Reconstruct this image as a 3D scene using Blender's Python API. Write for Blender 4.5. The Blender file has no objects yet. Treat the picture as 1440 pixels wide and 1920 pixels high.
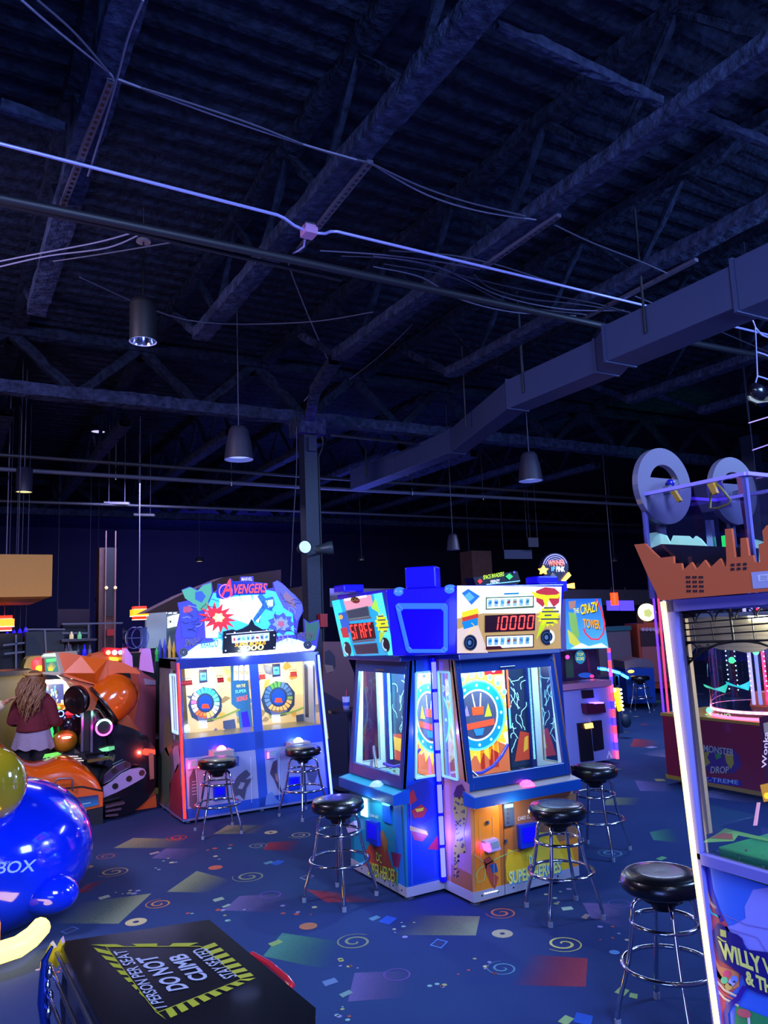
import bpy, bmesh, math, random
from mathutils import Vector, Matrix, noise
random.seed(7)
SC = bpy.context.scene
COL = SC.collection

# ------------------------------------------------------------------ camera
EYE = Vector((0.0, 0.0, 1.9))
FPX = 1448.0
_up = Vector((-0.0393, -0.9891, 0.1414)).normalized()          # world up seen in camera axes (x right, y down, z forward)
_vl = Vector((-832.0, 240.0, FPX)); _vr = Vector((2550.0, 106.0, FPX))
_up = _vr.cross(_vl).normalized()
if _up.y > 0: _up = -_up
_u = (_vr - _up * _vr.dot(_up)).normalized()                   # room X axis
_v = _u.cross(_up).normalized()
if _v.dot(_vl) < 0: _v = -_v                                   # room Y axis
C2W = Matrix((_u, _v, _up))                                    # camera vector -> room vector
right = C2W @ Vector((1, 0, 0)); upv = C2W @ Vector((0, -1, 0)); back = C2W @ Vector((0, 0, -1))
cd = bpy.data.cameras.new('camera'); cam = bpy.data.objects.new('camera', cd); COL.objects.link(cam)
mw = Matrix((right, upv, back)).transposed().to_4x4(); mw.translation = EYE
cam.matrix_world = mw
cd.sensor_fit = 'VERTICAL'; cd.sensor_height = 36.0; cd.lens = 36.0 * FPX / 1920.0
cd.clip_start = 0.05; cd.clip_end = 200
SC.camera = cam
# ------------------------------------------------------------------ exposure, world, added fill lights
SC.view_settings.view_transform = 'Standard'; SC.view_settings.look = 'None'
SC.view_settings.exposure = 0.35; SC.view_settings.gamma = 1.0; SC.view_settings.use_curve_mapping = False
SC.cycles.use_denoising = True; SC.cycles.max_bounces = 8; SC.cycles.diffuse_bounces = 3
SC.cycles.glossy_bounces = 4; SC.cycles.transparent_max_bounces = 24; SC.cycles.caustics_reflective = False
SC.cycles.caustics_refractive = False; SC.cycles.sample_clamp_indirect = 4.0
w = bpy.data.worlds.new('hall_air'); SC.world = w; w.use_nodes = True
w.node_tree.nodes['Background'].inputs[0].default_value = (0.10, 0.14, 0.62, 1)
w.node_tree.nodes['Background'].inputs[1].default_value = 0.16
def area(name, loc, aim, size, energy, color, sy=None):
    l = bpy.data.lights.new(name, 'AREA'); l.energy = energy; l.color = color; l.size = size
    if sy: l.shape = 'RECTANGLE'; l.size_y = sy
    o = bpy.data.objects.new(name, l); COL.objects.link(o); o.location = loc
    o.rotation_euler = (Vector(aim) - Vector(loc)).to_track_quat('-Z', 'Y').to_euler(); return o
area('overhead_fill', (1.0, -2.5, 4.4), (3.5, 5.0, 0.5), 2.2, 640, (0.33, 0.49, 1.0))  # added overhead fill lights, not fixtures of the hall
area('overhead_fill', (7.5, 1.5, 4.2), (4.5, 6.0, 0.0), 1.6, 320, (0.26, 0.45, 1.0))
area('overhead_fill', (-1.5, 5.5, 4.3), (1.2, 8.6, 0.5), 1.0, 190, (0.70, 0.60, 0.95))
area('overhead_fill', (3.0, 13.4, 4.4), (3.2, 14.5, 0.0), 1.2, 120, (0.45, 0.45, 1.0))
area('overhead_fill', (9.5, 8.5, 4.25), (10.0, 9.5, 0.0), 1.5, 220, (0.40, 0.50, 0.9))
area('overhead_fill', (8.0, 23.0, 3.6), (9.0, 30.0, 1.2), 3.0, 420, (0.12, 0.10, 1.0))
area('overhead_fill', (26.0, 16.0, 3.6), (34.0, 17.0, 1.2), 3.0, 420, (0.12, 0.10, 1.0))
area('floor_bounce_fill', (-0.6, 0.2, 0.5), (3.5, 5.0, 6.5), 1.8, 85, (0.19, 0.29, 1.0))  # added upward fill standing in for light bounced off the floor
area('floor_bounce_fill', (6.5, 13.0, 2.6), (6.5, 13.5, 6.5), 2.0, 80, (0.16, 0.2, 1.0))
def point(name, loc, energy, color, r=0.05):
    l = bpy.data.lights.new(name, 'POINT'); l.energy = energy; l.color = color; l.shadow_soft_size = 0.012
    o = bpy.data.objects.new(name, l); COL.objects.link(o); o.location = loc; return o

# ------------------------------------------------------------------ pixel <-> room helpers (frame 1440 x 1920)
def ray(x, y): return C2W @ Vector((x - 720.0, y - 960.0, FPX))
def PF(x, y, z=0.0): d = ray(x, y); return EYE + d * ((z - EYE.z) / d.z)
def PU(x, y, u): d = ray(x, y); return EYE + d * (u / d.x)
def PV(x, y, v): d = ray(x, y); return EYE + d * (v / d.y)
def PD(x, y, dist): d = ray(x, y); return EYE + d * (dist / FPX)

# ------------------------------------------------------------------ materials
MATS = {}
def srgb(c):
    if isinstance(c, str):
        c = c.lstrip('#'); c = tuple(int(c[i:i + 2], 16) / 255 for i in (0, 2, 4))
    return tuple((x / 12.92 if x <= 0.04045 else ((x + 0.055) / 1.055) ** 2.4) for x in c)
def nodes(name):
    m = bpy.data.materials.new(name); m.use_nodes = True
    nt = m.node_tree; b = nt.nodes['Principled BSDF']; MATS[name] = m
    return m, nt, b
def mat(name, color, rough=0.5, metal=0.0, emit=0.0, coat=0.0, bump=0.0, scale=40.0, ecol=None, var=0.0, spec=None):
    if name in MATS: return MATS[name]
    m, nt, b = nodes(name); c = srgb(color)
    b.inputs['Base Color'].default_value = (*c, 1); b.inputs['Roughness'].default_value = rough
    b.inputs['Metallic'].default_value = metal; b.inputs['Coat Weight'].default_value = coat
    b.inputs['Coat Roughness'].default_value = 0.06
    if spec is not None: b.inputs['Specular IOR Level'].default_value = spec
    if emit:
        e = srgb(ecol) if ecol else c
        b.inputs['Emission Color'].default_value = (*e, 1); b.inputs['Emission Strength'].default_value = emit
    if bump or var:
        tc = nt.nodes.new('ShaderNodeTexCoord'); n = nt.nodes.new('ShaderNodeTexNoise')
        n.inputs['Scale'].default_value = scale; n.inputs['Detail'].default_value = 4
        nt.links.new(tc.outputs['Object'], n.inputs['Vector'])
        if bump:
            bp = nt.nodes.new('ShaderNodeBump'); bp.inputs['Strength'].default_value = bump; bp.inputs['Distance'].default_value = 0.02
            nt.links.new(n.outputs['Fac'], bp.inputs['Height']); nt.links.new(bp.outputs['Normal'], b.inputs['Normal'])
        if var:
            mx = nt.nodes.new('ShaderNodeMix'); mx.data_type = 'RGBA'
            mx.inputs[6].default_value = (*[x * (1 - var) for x in c], 1); mx.inputs[7].default_value = (*[min(1, x * (1 + var)) for x in c], 1)
            nt.links.new(n.outputs['Fac'], mx.inputs[0]); nt.links.new(mx.outputs[2], b.inputs['Base Color'])
    return m
def glow(color, k=1.0, sample=False):
    """a backlit or self-lit surface"""
    n = 'glow_%s_%g' % (color.strip('#'), k)
    if n in MATS: return MATS[n]
    m = mat(n, color, 0.35, emit=k)
    if not sample: m.cycles.emission_sampling = 'NONE'
    return m
def lamp(color, k):
    n = 'lamp_%s_%g' % (color.strip('#'), k)
    if n in MATS: return MATS[n]
    return mat(n, color, 0.4, emit=k)
def ink(color, rough=0.45): return mat('ink_' + color.strip('#'), color, rough)
def glass(name, tint='#ffffff', refl=0.08, alpha=0.0):
    if name in MATS: return MATS[name]
    m, nt, b = nodes(name); nt.nodes.remove(b); out = nt.nodes['Material Output']
    t = nt.nodes.new('ShaderNodeBsdfTransparent'); t.inputs[0].default_value = (*srgb(tint), 1)
    g = nt.nodes.new('ShaderNodeBsdfGlossy'); g.inputs['Roughness'].default_value = 0.04
    lw = nt.nodes.new('ShaderNodeLayerWeight'); lw.inputs[0].default_value = 0.25
    mr = nt.nodes.new('ShaderNodeMapRange'); mr.inputs[3].default_value = refl; mr.inputs[4].default_value = 0.6
    mx = nt.nodes.new('ShaderNodeMixShader')
    nt.links.new(lw.outputs['Fresnel'], mr.inputs[0]); nt.links.new(mr.outputs[0], mx.inputs[0])
    nt.links.new(t.outputs[0], mx.inputs[1]); nt.links.new(g.outputs[0], mx.inputs[2])
    nt.links.new(mx.outputs[0], out.inputs[0]); return m
GLASS = glass('clear_glass'); ACRYL = glass('clear_acrylic', '#f0f0fc', 0.06)
CHROME = mat('chrome', '#d8d8dc', 0.12, 1.0)
STEEL = mat('brushed_steel', '#9a9ca6', 0.35, 0.9)
VINYL = mat('black_vinyl', '#0c0c10', 0.28, coat=0.3, bump=0.05, scale=90)
BLACK = mat('black_plastic', '#08080a', 0.35)
RUBBER = mat('dark_rubber', '#17181c', 0.7)
WHITE = mat('white_paint', '#c9c9d4', 0.45)
PIPE = mat('black_painted_pipe', '#1e1f28', 0.5)
DBLUE = mat('deep_blue_laminate', '#0b2f86', 0.35, coat=0.3)
def fuzz(name, color):
    m, nt, b = nodes(name); b.inputs['Roughness'].default_value = 0.95; b.inputs['Specular IOR Level'].default_value = 0.1
    tc = nt.nodes.new('ShaderNodeTexCoord'); n = nt.nodes.new('ShaderNodeTexNoise'); n.inputs['Scale'].default_value = 14; n.inputs['Detail'].default_value = 8
    r = nt.nodes.new('ShaderNodeValToRGB'); c = srgb(color)
    r.color_ramp.elements[0].position = 0.3; r.color_ramp.elements[0].color = (*[x * 0.45 for x in c], 1)
    r.color_ramp.elements[1].position = 0.7; r.color_ramp.elements[1].color = (*[x * 1.4 for x in c], 1)
    bp = nt.nodes.new('ShaderNodeBump'); bp.inputs['Strength'].default_value = 1.0; bp.inputs['Distance'].default_value = 0.04
    nt.links.new(tc.outputs['Object'], n.inputs['Vector']); nt.links.new(n.outputs['Fac'], r.inputs[0])
    nt.links.new(r.outputs[0], b.inputs['Base Color']); nt.links.new(n.outputs['Fac'], bp.inputs['Height']); nt.links.new(bp.outputs['Normal'], b.inputs['Normal'])
    return m
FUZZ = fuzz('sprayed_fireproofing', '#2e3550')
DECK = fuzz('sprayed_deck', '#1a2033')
def grad(name, c0, c1, emit=0.0, speckle=0.0):
    """colour runs from c0 to c1 across the U coordinate (printed gradient)"""
    if name in MATS: return MATS[name]
    m, nt, b = nodes(name); b.inputs['Roughness'].default_value = 0.6
    uv = nt.nodes.new('ShaderNodeUVMap'); sp = nt.nodes.new('ShaderNodeSeparateXYZ'); mx = nt.nodes.new('ShaderNodeMix'); mx.data_type = 'RGBA'
    mx.inputs[6].default_value = (*srgb(c0), 1); mx.inputs[7].default_value = (*srgb(c1), 1)
    nt.links.new(uv.outputs[0], sp.inputs[0])
    if speckle:
        tc = nt.nodes.new('ShaderNodeTexCoord'); n = nt.nodes.new('ShaderNodeTexNoise'); n.inputs['Scale'].default_value = 160
        nt.links.new(tc.outputs['Object'], n.inputs['Vector'])
        ma = nt.nodes.new('ShaderNodeMath'); ma.operation = 'MULTIPLY_ADD'; ma.inputs[1].default_value = speckle; ma.use_clamp = True
        nt.links.new(n.outputs['Fac'], ma.inputs[0]); 
        sb = nt.nodes.new('ShaderNodeMath'); sb.operation = 'SUBTRACT'; sb.inputs[1].default_value = speckle * 0.5
        nt.links.new(sp.outputs[0], sb.inputs[0]); nt.links.new(sb.outputs[0], ma.inputs[2]); nt.links.new(ma.outputs[0], mx.inputs[0])
        b.inputs['Roughness'].default_value = 0.95; b.inputs['Specular IOR Level'].default_value = 0.1
    else: nt.links.new(sp.outputs[0], mx.inputs[0])
    nt.links.new(mx.outputs[2], b.inputs['Base Color'])
    if speckle:
        tr = nt.nodes.new('ShaderNodeBsdfTransparent'); ms = nt.nodes.new('ShaderNodeMixShader'); out = nt.nodes['Material Output']
        b.inputs['Base Color'].default_value = (*srgb(c1), 1); nt.links.remove(b.inputs['Base Color'].links[0])
        nt.links.new(ma.outputs[0], ms.inputs[0]); nt.links.new(tr.outputs[0], ms.inputs[1]); nt.links.new(b.outputs[0], ms.inputs[2]); nt.links.new(ms.outputs[0], out.inputs[0])
    if emit:
        nt.links.new(mx.outputs[2], b.inputs['Emission Color']); b.inputs['Emission Strength'].default_value = emit
        m.cycles.emission_sampling = 'NONE'
    return m

# ------------------------------------------------------------------ mesh builder
ORG = {}
_TXT = {}
def text_geo(s, bold=0.012):
    key = (s, bold)
    if key in _TXT: return _TXT[key]
    cu = bpy.data.curves.new('lettering', 'FONT'); cu.body = s; cu.resolution_u = 3; cu.offset = bold; cu.fill_mode = 'FRONT'
    ob = bpy.data.objects.new('lettering', cu); COL.objects.link(ob)
    dg = bpy.context.evaluated_depsgraph_get(); me = bpy.data.meshes.new_from_object(ob.evaluated_get(dg))
    vs = [v.co.copy() for v in me.vertices]; fs = [tuple(p.vertices) for p in me.polygons]
    bpy.data.meshes.remove(me); bpy.data.objects.remove(ob); bpy.data.curves.remove(cu)
    x0 = min(v.x for v in vs); x1 = max(v.x for v in vs); y0 = min(v.y for v in vs); y1 = max(v.y for v in vs)
    vs = [((v.x - x0) / (x1 - x0), (v.y - y0) / (y1 - y0)) for v in vs]
    _TXT[key] = (vs, fs); return _TXT[key]
class MB:
    def __init__(s, T=None): s.v = []; s.f = []; s.m = []; s.sm = []; s.uv = {}; s.T = T or Matrix.Identity(4); s.ms = []
    def mi(s, m):
        if m not in s.ms: s.ms.append(m)
        return s.ms.index(m)
    def add(s, vs, fs, m, smooth=False, uvs=None):
        b = len(s.v); k = s.mi(m)
        s.v += [s.T @ Vector(p) for p in vs]
        for i, f in enumerate(fs):
            if uvs: s.uv[len(s.f)] = uvs[i]
            s.f.append([b + j for j in f]); s.m.append(k); s.sm.append(smooth)
    def box(s, x0, x1, y0, y1, z0, z1, m):
        s.add([(x0, y0, z0), (x1, y0, z0), (x1, y1, z0), (x0, y1, z0), (x0, y0, z1), (x1, y0, z1), (x1, y1, z1), (x0, y1, z1)],
              [(0, 3, 2, 1), (4, 5, 6, 7), (0, 1, 5, 4), (1, 2, 6, 5), (2, 3, 7, 6), (3, 0, 4, 7)], m); return s
    def hexa(s, p, m):
        s.add(p, [(0, 3, 2, 1), (4, 5, 6, 7), (0, 1, 5, 4), (1, 2, 6, 5), (2, 3, 7, 6), (3, 0, 4, 7)], m); return s
    def prism(s, pts, d, m, m2=None, smooth=False):
        n = len(pts); d = Vector(d); P = [Vector(p) for p in pts]
        s.add(P + [p + d for p in P], [tuple(range(n)), tuple(range(2 * n - 1, n - 1, -1))], m)
        s.add(P + [p + d for p in P], [(i, (i + n), (i + 1) % n + n, (i + 1) % n) for i in range(n)], m2 or m, smooth); return s
    def tube(s, pts, r, m, seg=8, closed=False, taper=None, squash=1.0):
        P = [Vector(p) for p in pts]; n = len(P); rings = []; prev = None
        for i in range(n):
            if closed: t = (P[(i + 1) % n] - P[i - 1])
            else: t = P[min(i + 1, n - 1)] - P[max(i - 1, 0)]
            t.normalize()
            if prev is None:
                a = Vector((0, 0, 1)) if abs(t.z) < 0.9 else Vector((1, 0, 0)); a = (a - t * a.dot(t)).normalized()
            else: a = (prev - t * prev.dot(t)).normalized()
            prev = a; b = t.cross(a); rr = r if taper is None else taper[i]
            rings.append([P[i] + a * (rr * squash * math.cos(2 * math.pi * k / seg)) + b * (rr * math.sin(2 * math.pi * k / seg)) for k in range(seg)])
        vs = [p for R_ in rings for p in R_]; fs = []
        for i in range(n if closed else n - 1):
            j = (i + 1) % n
            for k in range(seg): fs.append((i * seg + k, i * seg + (k + 1) % seg, j * seg + (k + 1) % seg, j * seg + k))
        s.add(vs, fs, m, True)
        if not closed: s.add(rings[0], [tuple(range(seg))[::-1]], m); s.add(rings[-1], [tuple(range(seg))], m)
        return s
    def bar(s, a, b, w, h, m, up=(0, 0, 1)):
        a = Vector(a); b = Vector(b); t = (b - a).normalized(); u_ = Vector(up); 
        if abs(t.dot(u_)) > 0.98: u_ = Vector((1, 0, 0))
        x = t.cross(u_).normalized() * (w / 2); z = x.normalized().cross(t).normalized() * (h / 2)
        s.hexa([a - x - z, a + x - z, b + x - z, b - x - z, a - x + z, a + x + z, b + x + z, b - x + z], m); return s
    def fuzzbar(s, a, b, w, h, m, step=0.09, amp=0.018):
        a = Vector(a); b = Vector(b); L = (b - a).length; n = max(2, int(L / step)); t = (b - a).normalized()
        u_ = Vector((0, 0, 1)) if abs(t.z) < 0.95 else Vector((1, 0, 0))
        x = t.cross(u_).normalized(); z = x.cross(t).normalized(); seg = 8; vs = []; fs = []
        prof = [(-1, -1), (0, -1.1), (1, -1), (1.05, 0), (1, 1), (0, 1.1), (-1, 1), (-1.05, 0)]
        for i in range(n + 1):
            c = a.lerp(b, i / n)
            for (px_, pz_) in prof:
                p = c + x * (px_ * w / 2) + z * (pz_ * h / 2)
                d = noise.noise(p * 7.0) * amp * 1.6 + noise.noise(p * 23.0) * amp
                vs.append(p + (p - c).normalized() * d)
        for i in range(n):
            for k in range(seg): fs.append((i * seg + k, i * seg + (k + 1) % seg, (i + 1) * seg + (k + 1) % seg, (i + 1) * seg + k))
        s.add(vs, fs, m, False); return s
    def lathe(s, prof, c, m, seg=24, axis=(0, 0, 1), smooth=True, a0=0, a1=2 * math.pi):
        ax = Vector(axis).normalized(); e = Vector((1, 0, 0)) if abs(ax.x) < 0.9 else Vector((0, 1, 0))
        x = (e - ax * e.dot(ax)).normalized(); y = ax.cross(x); c = Vector(c); vs = []; fs = []
        full = abs(a1 - a0 - 2 * math.pi) < 1e-6; ns = seg if full else seg + 1
        for (r, z) in prof:
            for k in range(ns):
                a = a0 + (a1 - a0) * k / seg; vs.append(c + ax * z + (x * math.cos(a) + y * math.sin(a)) * r)
        for i in range(len(prof) - 1):
            for k in range(seg): k2 = (k + 1) % ns; fs.append((i * ns + k, i * ns + k2, (i + 1) * ns + k2, (i + 1) * ns + k))
        s.add(vs, fs, m, smooth); return s
    def cyl(s, c, r, h, m, seg=24, axis=(0, 0, 1), smooth=True):
        s.lathe([(r, 0), (r, h)], c, m, seg, axis, smooth); s.lathe([(0.0001, 0), (r, 0)], c, m, seg, axis, False); s.lathe([(r, h), (0.0001, h)], c, m, seg, axis, False); return s
    def ball(s, c, r, m, seg=16, sc=(1, 1, 1), rot=None):
        vs = []; fs = []; nr = seg // 2
        for i in range(nr + 1):
            th = math.pi * i / nr
            for k in range(seg):
                a = 2 * math.pi * k / seg; p = Vector((math.sin(th) * math.cos(a) * sc[0], math.sin(th) * math.sin(a) * sc[1], math.cos(th) * sc[2])) * r
                if rot: p = rot @ p
                vs.append(Vector(c) + p)
        for i in range(nr):
            for k in range(seg): fs.append((i * seg + k, (i + 1) * seg + k, (i + 1) * seg + (k + 1) % seg, i * seg + (k + 1) % seg))
        s.add(vs, fs, m, True); return s
    def build(s, name, parent=None, origin=None, bevel=0.0, remesh=0.0, sub=0, smoothit=0, label=None):
        me = bpy.data.meshes.new(name)
        o = Vector(origin) if origin is not None else (ORG.get(parent.name, Vector((0, 0, 0))) if parent else Vector((0, 0, 0)))
        me.from_pydata([tuple(p - o) for p in s.v], [], s.f)
        for m in s.ms: me.materials.append(m)
        me.polygons.foreach_set('material_index', s.m); me.polygons.foreach_set('use_smooth', s.sm)
        if s.uv:
            ul = me.uv_layers.new(name='UVMap')
            for fi, uvs in s.uv.items():
                p = me.polygons[fi]
                for k, li in enumerate(p.loop_indices): ul.data[li].uv = uvs[k]
        me.update(); ob = bpy.data.objects.new(name, me); COL.objects.link(ob)
        if parent: ob.parent = parent
        else: ob.location = o
        ORG[ob.name] = o
        if remesh:
            r = ob.modifiers.new('remesh', 'REMESH'); r.mode = 'VOXEL'; r.voxel_size = remesh; r.use_smooth_shade = True
            if smoothit: q = ob.modifiers.new('smooth', 'SMOOTH'); q.iterations = smoothit; q.factor = 0.6
        if bevel:
            bv = ob.modifiers.new('bevel', 'BEVEL'); bv.width = bevel; bv.segments = 2; bv.limit_method = 'ANGLE'; bv.angle_limit = math.radians(40)
        if sub: q = ob.modifiers.new('sub', 'SUBSURF'); q.levels = sub; q.render_levels = sub
        if label: ob['label'] = label
        return ob
def tag(o, label, cat, group=None, kind=None):
    if label: o['label'] = label
    if cat: o['category'] = cat
    if group: o['group'] = group
    if kind: o['kind'] = kind
    return o
def thing(name, label, cat, loc=(0, 0, 0), group=None):
    o = bpy.data.objects.new(name, None); COL.objects.link(o); o.location = loc; o.empty_display_size = 0.1; ORG[o.name] = Vector(loc)
    return tag(o, label, cat, group)
def dup(root, loc, rotz, label):
    r = root.copy(); COL.objects.link(r); r.location = loc; r.rotation_euler = (0, 0, rotz); r['label'] = label
    for ch in [c for c in bpy.data.objects if c.parent == root]:
        c = ch.copy(); COL.objects.link(c); c.parent = r
        for g in [q for q in bpy.data.objects if q.parent == ch]:
            d = g.copy(); COL.objects.link(d); d.parent = c
    return r
class Panel:
    """flat artwork on a real plane (point, normal), drawn with the pixel frame of the photograph; layers lift by 0.7 mm"""
    def __init__(s, mb, p, n, step=0.0007):
        s.mb = mb; s.p = Vector(p); s.n = Vector(n).normalized(); s.step = step
        if s.n.dot(EYE - s.p) < 0: s.n = -s.n
    def at(s, x, y, l=0):
        d = ray(x, y); q = s.p + s.n * (l * s.step); return EYE + d * ((q - EYE).dot(s.n) / d.dot(s.n))
    def poly(s, pts, m, l=0, uvs=None): s.mb.add([s.at(x, y, l) for x, y in pts], [tuple(range(len(pts)))], m, uvs=[uvs] if uvs else None)
    def quadg(s, pts, m, l=0): s.poly(pts, m, l, [(0, 0), (0, 1), (1, 1), (1, 0)])
    def blob(s, x, y, rx, ry, m, l=0, n=20, rot=0.0, jag=0.0):
        ps = []
        for k in range(n):
            a = 2 * math.pi * k / n; j = 1 - jag * (k % 2); X = rx * j * math.cos(a); Y = ry * j * math.sin(a)
            ps.append((x + X * math.cos(rot) - Y * math.sin(rot), y + X * math.sin(rot) + Y * math.cos(rot)))
        s.poly(ps, m, l)
    def ring(s, x, y, rx, ry, w_, m, l=0, n=28, a0=0, a1=360, rot=0.0):
        A = []; B = []
        for k in range(n + 1):
            a = math.radians(a0 + (a1 - a0) * k / n)
            for L_, q in ((A, 1), (B, 1 - w_)):
                X = rx * q * math.cos(a); Y = ry * q * math.sin(a); L_.append(s.at(x + X * math.cos(rot) - Y * math.sin(rot), y + X * math.sin(rot) + Y * math.cos(rot), l))
        s.mb.add(A + B, [(i, i + 1, n + 2 + i, n + 1 + i) for i in range(n)], m)
    def line(s, pts, w_, m, l=0):
        n = len(pts); A = []; B = []
        for i in range(n):
            x0, y0 = pts[max(i - 1, 0)]; x1, y1 = pts[min(i + 1, n - 1)]; dx, dy = x1 - x0, y1 - y0; L_ = math.hypot(dx, dy) or 1
            nx, ny = -dy / L_ * w_ / 2, dx / L_ * w_ / 2; A.append(s.at(pts[i][0] + nx, pts[i][1] + ny, l)); B.append(s.at(pts[i][0] - nx, pts[i][1] - ny, l))
        s.mb.add(A + B, [(i, i + 1, n + i + 1, n + i) for i in range(n - 1)], m)
    def text(s, t, bl, br, tl, m, l=1, bold=0.012):
        """bl, br, tl = pixel corners of the lettering"""
        vs, fs = text_geo(t, bold); P = []
        for (a, b) in vs: P.append(s.at(bl[0] + (br[0] - bl[0]) * a + (tl[0] - bl[0]) * b, bl[1] + (br[1] - bl[1]) * a + (tl[1] - bl[1]) * b, l))
        s.mb.add(P, fs, m)
    def seg7(s, t, bl, br, tl, m, l=1, gap=0.3, wd=0.16):
        S = {'1': 'bc', '0': 'abcdef', 'S': 'afgcd', 'T': 'aef', 'A': 'abcefg', 'F': 'aefg', '3': 'abgcd', '-': 'g'}
        n = len(t); cw = 1.0 / (n + (n - 1) * gap)
        def Q(a, b): return (bl[0] + (br[0] - bl[0]) * a + (tl[0] - bl[0]) * b, bl[1] + (br[1] - bl[1]) * a + (tl[1] - bl[1]) * b)
        hy = wd * 0.62; 
        for i, ch in enumerate(t):
            x0 = i * cw * (1 + gap); 
            R_ = {'a': (0.14, 0.86, 1 - hy, 1), 'd': (0.14, 0.86, 0, hy), 'g': (0.18, 0.82, 0.5 - hy / 2, 0.5 + hy / 2), 'f': (0, wd * 1.2, 0.53, 0.97), 'b': (1 - wd * 1.2, 1, 0.53, 0.97), 'e': (0, wd * 1.2, 0.03, 0.47), 'c': (1 - wd * 1.2, 1, 0.03, 0.47)}
            for g in S.get(ch, ''):
                a, b, c, d = R_[g]; s.poly([Q(x0 + a * cw, c), Q(x0 + b * cw, c), Q(x0 + b * cw, d), Q(x0 + a * cw, d)], m, l)
def lines_of_text(pan, x0, x1, y0, n, dy, m, l=2, w_=1.0, rnd=0.25, slope=0.0):
    """rows of print too small to read"""
    for i in range(n):
        a = x0 + (x1 - x0) * random.random() * rnd; b = x1 - (x1 - x0) * random.random() * rnd; y = y0 + i * dy
        pan.line([(a, y + slope * (a - x0)), (b, y + slope * (b - x0))], w_, m, l)
# =================================================================== the setting
ROOM = (-9.0, 34.0, -6.0, 30.0)
def carpet_mat():
    m, nt, b = nodes('carpet_pile'); b.inputs['Roughness'].default_value = 0.95; b.inputs['Specular IOR Level'].default_value = 0.15
    tc = nt.nodes.new('ShaderNodeTexCoord'); n = nt.nodes.new('ShaderNodeTexNoise'); n.inputs['Scale'].default_value = 220; n.inputs['Detail'].default_value = 3
    n2 = nt.nodes.new('ShaderNodeTexNoise'); n2.inputs['Scale'].default_value = 0.8; n2.inputs['Detail'].default_value = 3
    mx = nt.nodes.new('ShaderNodeMix'); mx.data_type = 'RGBA'; mx.inputs[6].default_value = (*srgb('#18244a'), 1); mx.inputs[7].default_value = (*srgb('#344e7c'), 1)
    m2 = nt.nodes.new('ShaderNodeMix'); m2.data_type = 'RGBA'; m2.blend_type = 'MULTIPLY'; m2.inputs[0].default_value = 0.5
    r = nt.nodes.new('ShaderNodeValToRGB'); r.color_ramp.elements[0].position = 0.35; r.color_ramp.elements[0].color = (0.55, 0.45, 0.8, 1); r.color_ramp.elements[1].position = 0.65; r.color_ramp.elements[1].color = (0.75, 1.0, 1.0, 1)
    bp = nt.nodes.new('ShaderNodeBump'); bp.inputs['Strength'].default_value = 0.4; bp.inputs['Distance'].default_value = 0.004
    nt.links.new(tc.outputs['Object'], n.inputs['Vector']); nt.links.new(tc.outputs['Object'], n2.inputs['Vector']); nt.links.new(n.outputs['Fac'], mx.inputs[0])
    nt.links.new(n2.outputs['Fac'], r.inputs[0]); nt.links.new(mx.outputs[2], m2.inputs[6]); nt.links.new(r.outputs[0], m2.inputs[7])
    nt.links.new(m2.outputs[2], b.inputs['Base Color']); nt.links.new(n.outputs['Fac'], bp.inputs['Height']); nt.links.new(bp.outputs['Normal'], b.inputs['Normal']); return m
CARPET = carpet_mat(); BASEC = '#333c63'
def pile(color): return mat('yarn_' + color.strip('#'), color, 0.95, spec=0.1, var=0.25, scale=150)
def fade(color): return grad('yarn_fade_' + color.strip('#'), BASEC, color, speckle=1.1)
fl = MB(); fl.add([(ROOM[0], ROOM[2], 0), (ROOM[1], ROOM[2], 0), (ROOM[1], ROOM[3], 0), (ROOM[0], ROOM[3], 0)], [(0, 1, 2, 3)], CARPET)
fp = Panel(fl, (0, 0, 0), (0, 0, 1), 0.0006)
OL, RE, GR, PU_, YE, BL_, TE = '#7d8468', '#8a3848', '#467c6c', '#5f5788', '#918f66', '#2c54a8', '#547f92'
quads = [([(213, 1590), (250, 1571), (350, 1573), (330, 1590)], OL, 0), ([(284, 1609), (311, 1591), (382, 1591), (355, 1613)], PU_, 0),
         ([(493, 1593), (502, 1580), (569, 1575), (551, 1596)], RE, 0), ([(400, 1564), (427, 1547), (502, 1547), (480, 1563)], OL, 0),
         ([(313, 1672), (369, 1633), (432, 1650), (391, 1674)], OL, 0), ([(222, 1732), (284, 1675), (147, 1693), (95, 1731)], OL, 1),
         ([(418, 1707), (449, 1680), (551, 1675), (524, 1711)], PU_, 0), ([(493, 1793), (529, 1749), (640, 1766), (613, 1818)], GR, 0),
         ([(140, 1675), (164, 1658), (205, 1647), (171, 1673)], RE, 0), ([(892, 1754), (900, 1718), (777, 1716), (738, 1753)], OL, 0),
         ([(652, 1878), (665, 1824), (777, 1820), (765, 1870)], PU_, 0), ([(1098, 1850), (1102, 1797), (994, 1790), (960, 1847)], RE, 0),
         ([(1107, 1720), (1092, 1693), (1187, 1695), (1177, 1745)], PU_, 0), ([(612, 1692), (575, 1668), (660, 1676), (725, 1690)], RE, 0),
         ([(1225, 1575), (1218, 1560), (1262, 1552), (1275, 1580)], GR, 0), ([(1200, 1483), (1190, 1463), (1262, 1470), (1268, 1484)], PU_, 0),
         ([(1130, 1510), (1140, 1495), (1200, 1496), (1196, 1509)], OL, 1), ([(1182, 1400), (1188, 1385), (1232, 1388), (1238, 1402)], RE, 0)]
for pts, c, k in quads: fp.poly(pts, fade(c), 1 + k, [(1, 0), (1, 1), (0, 1), (0, 0)])
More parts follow.
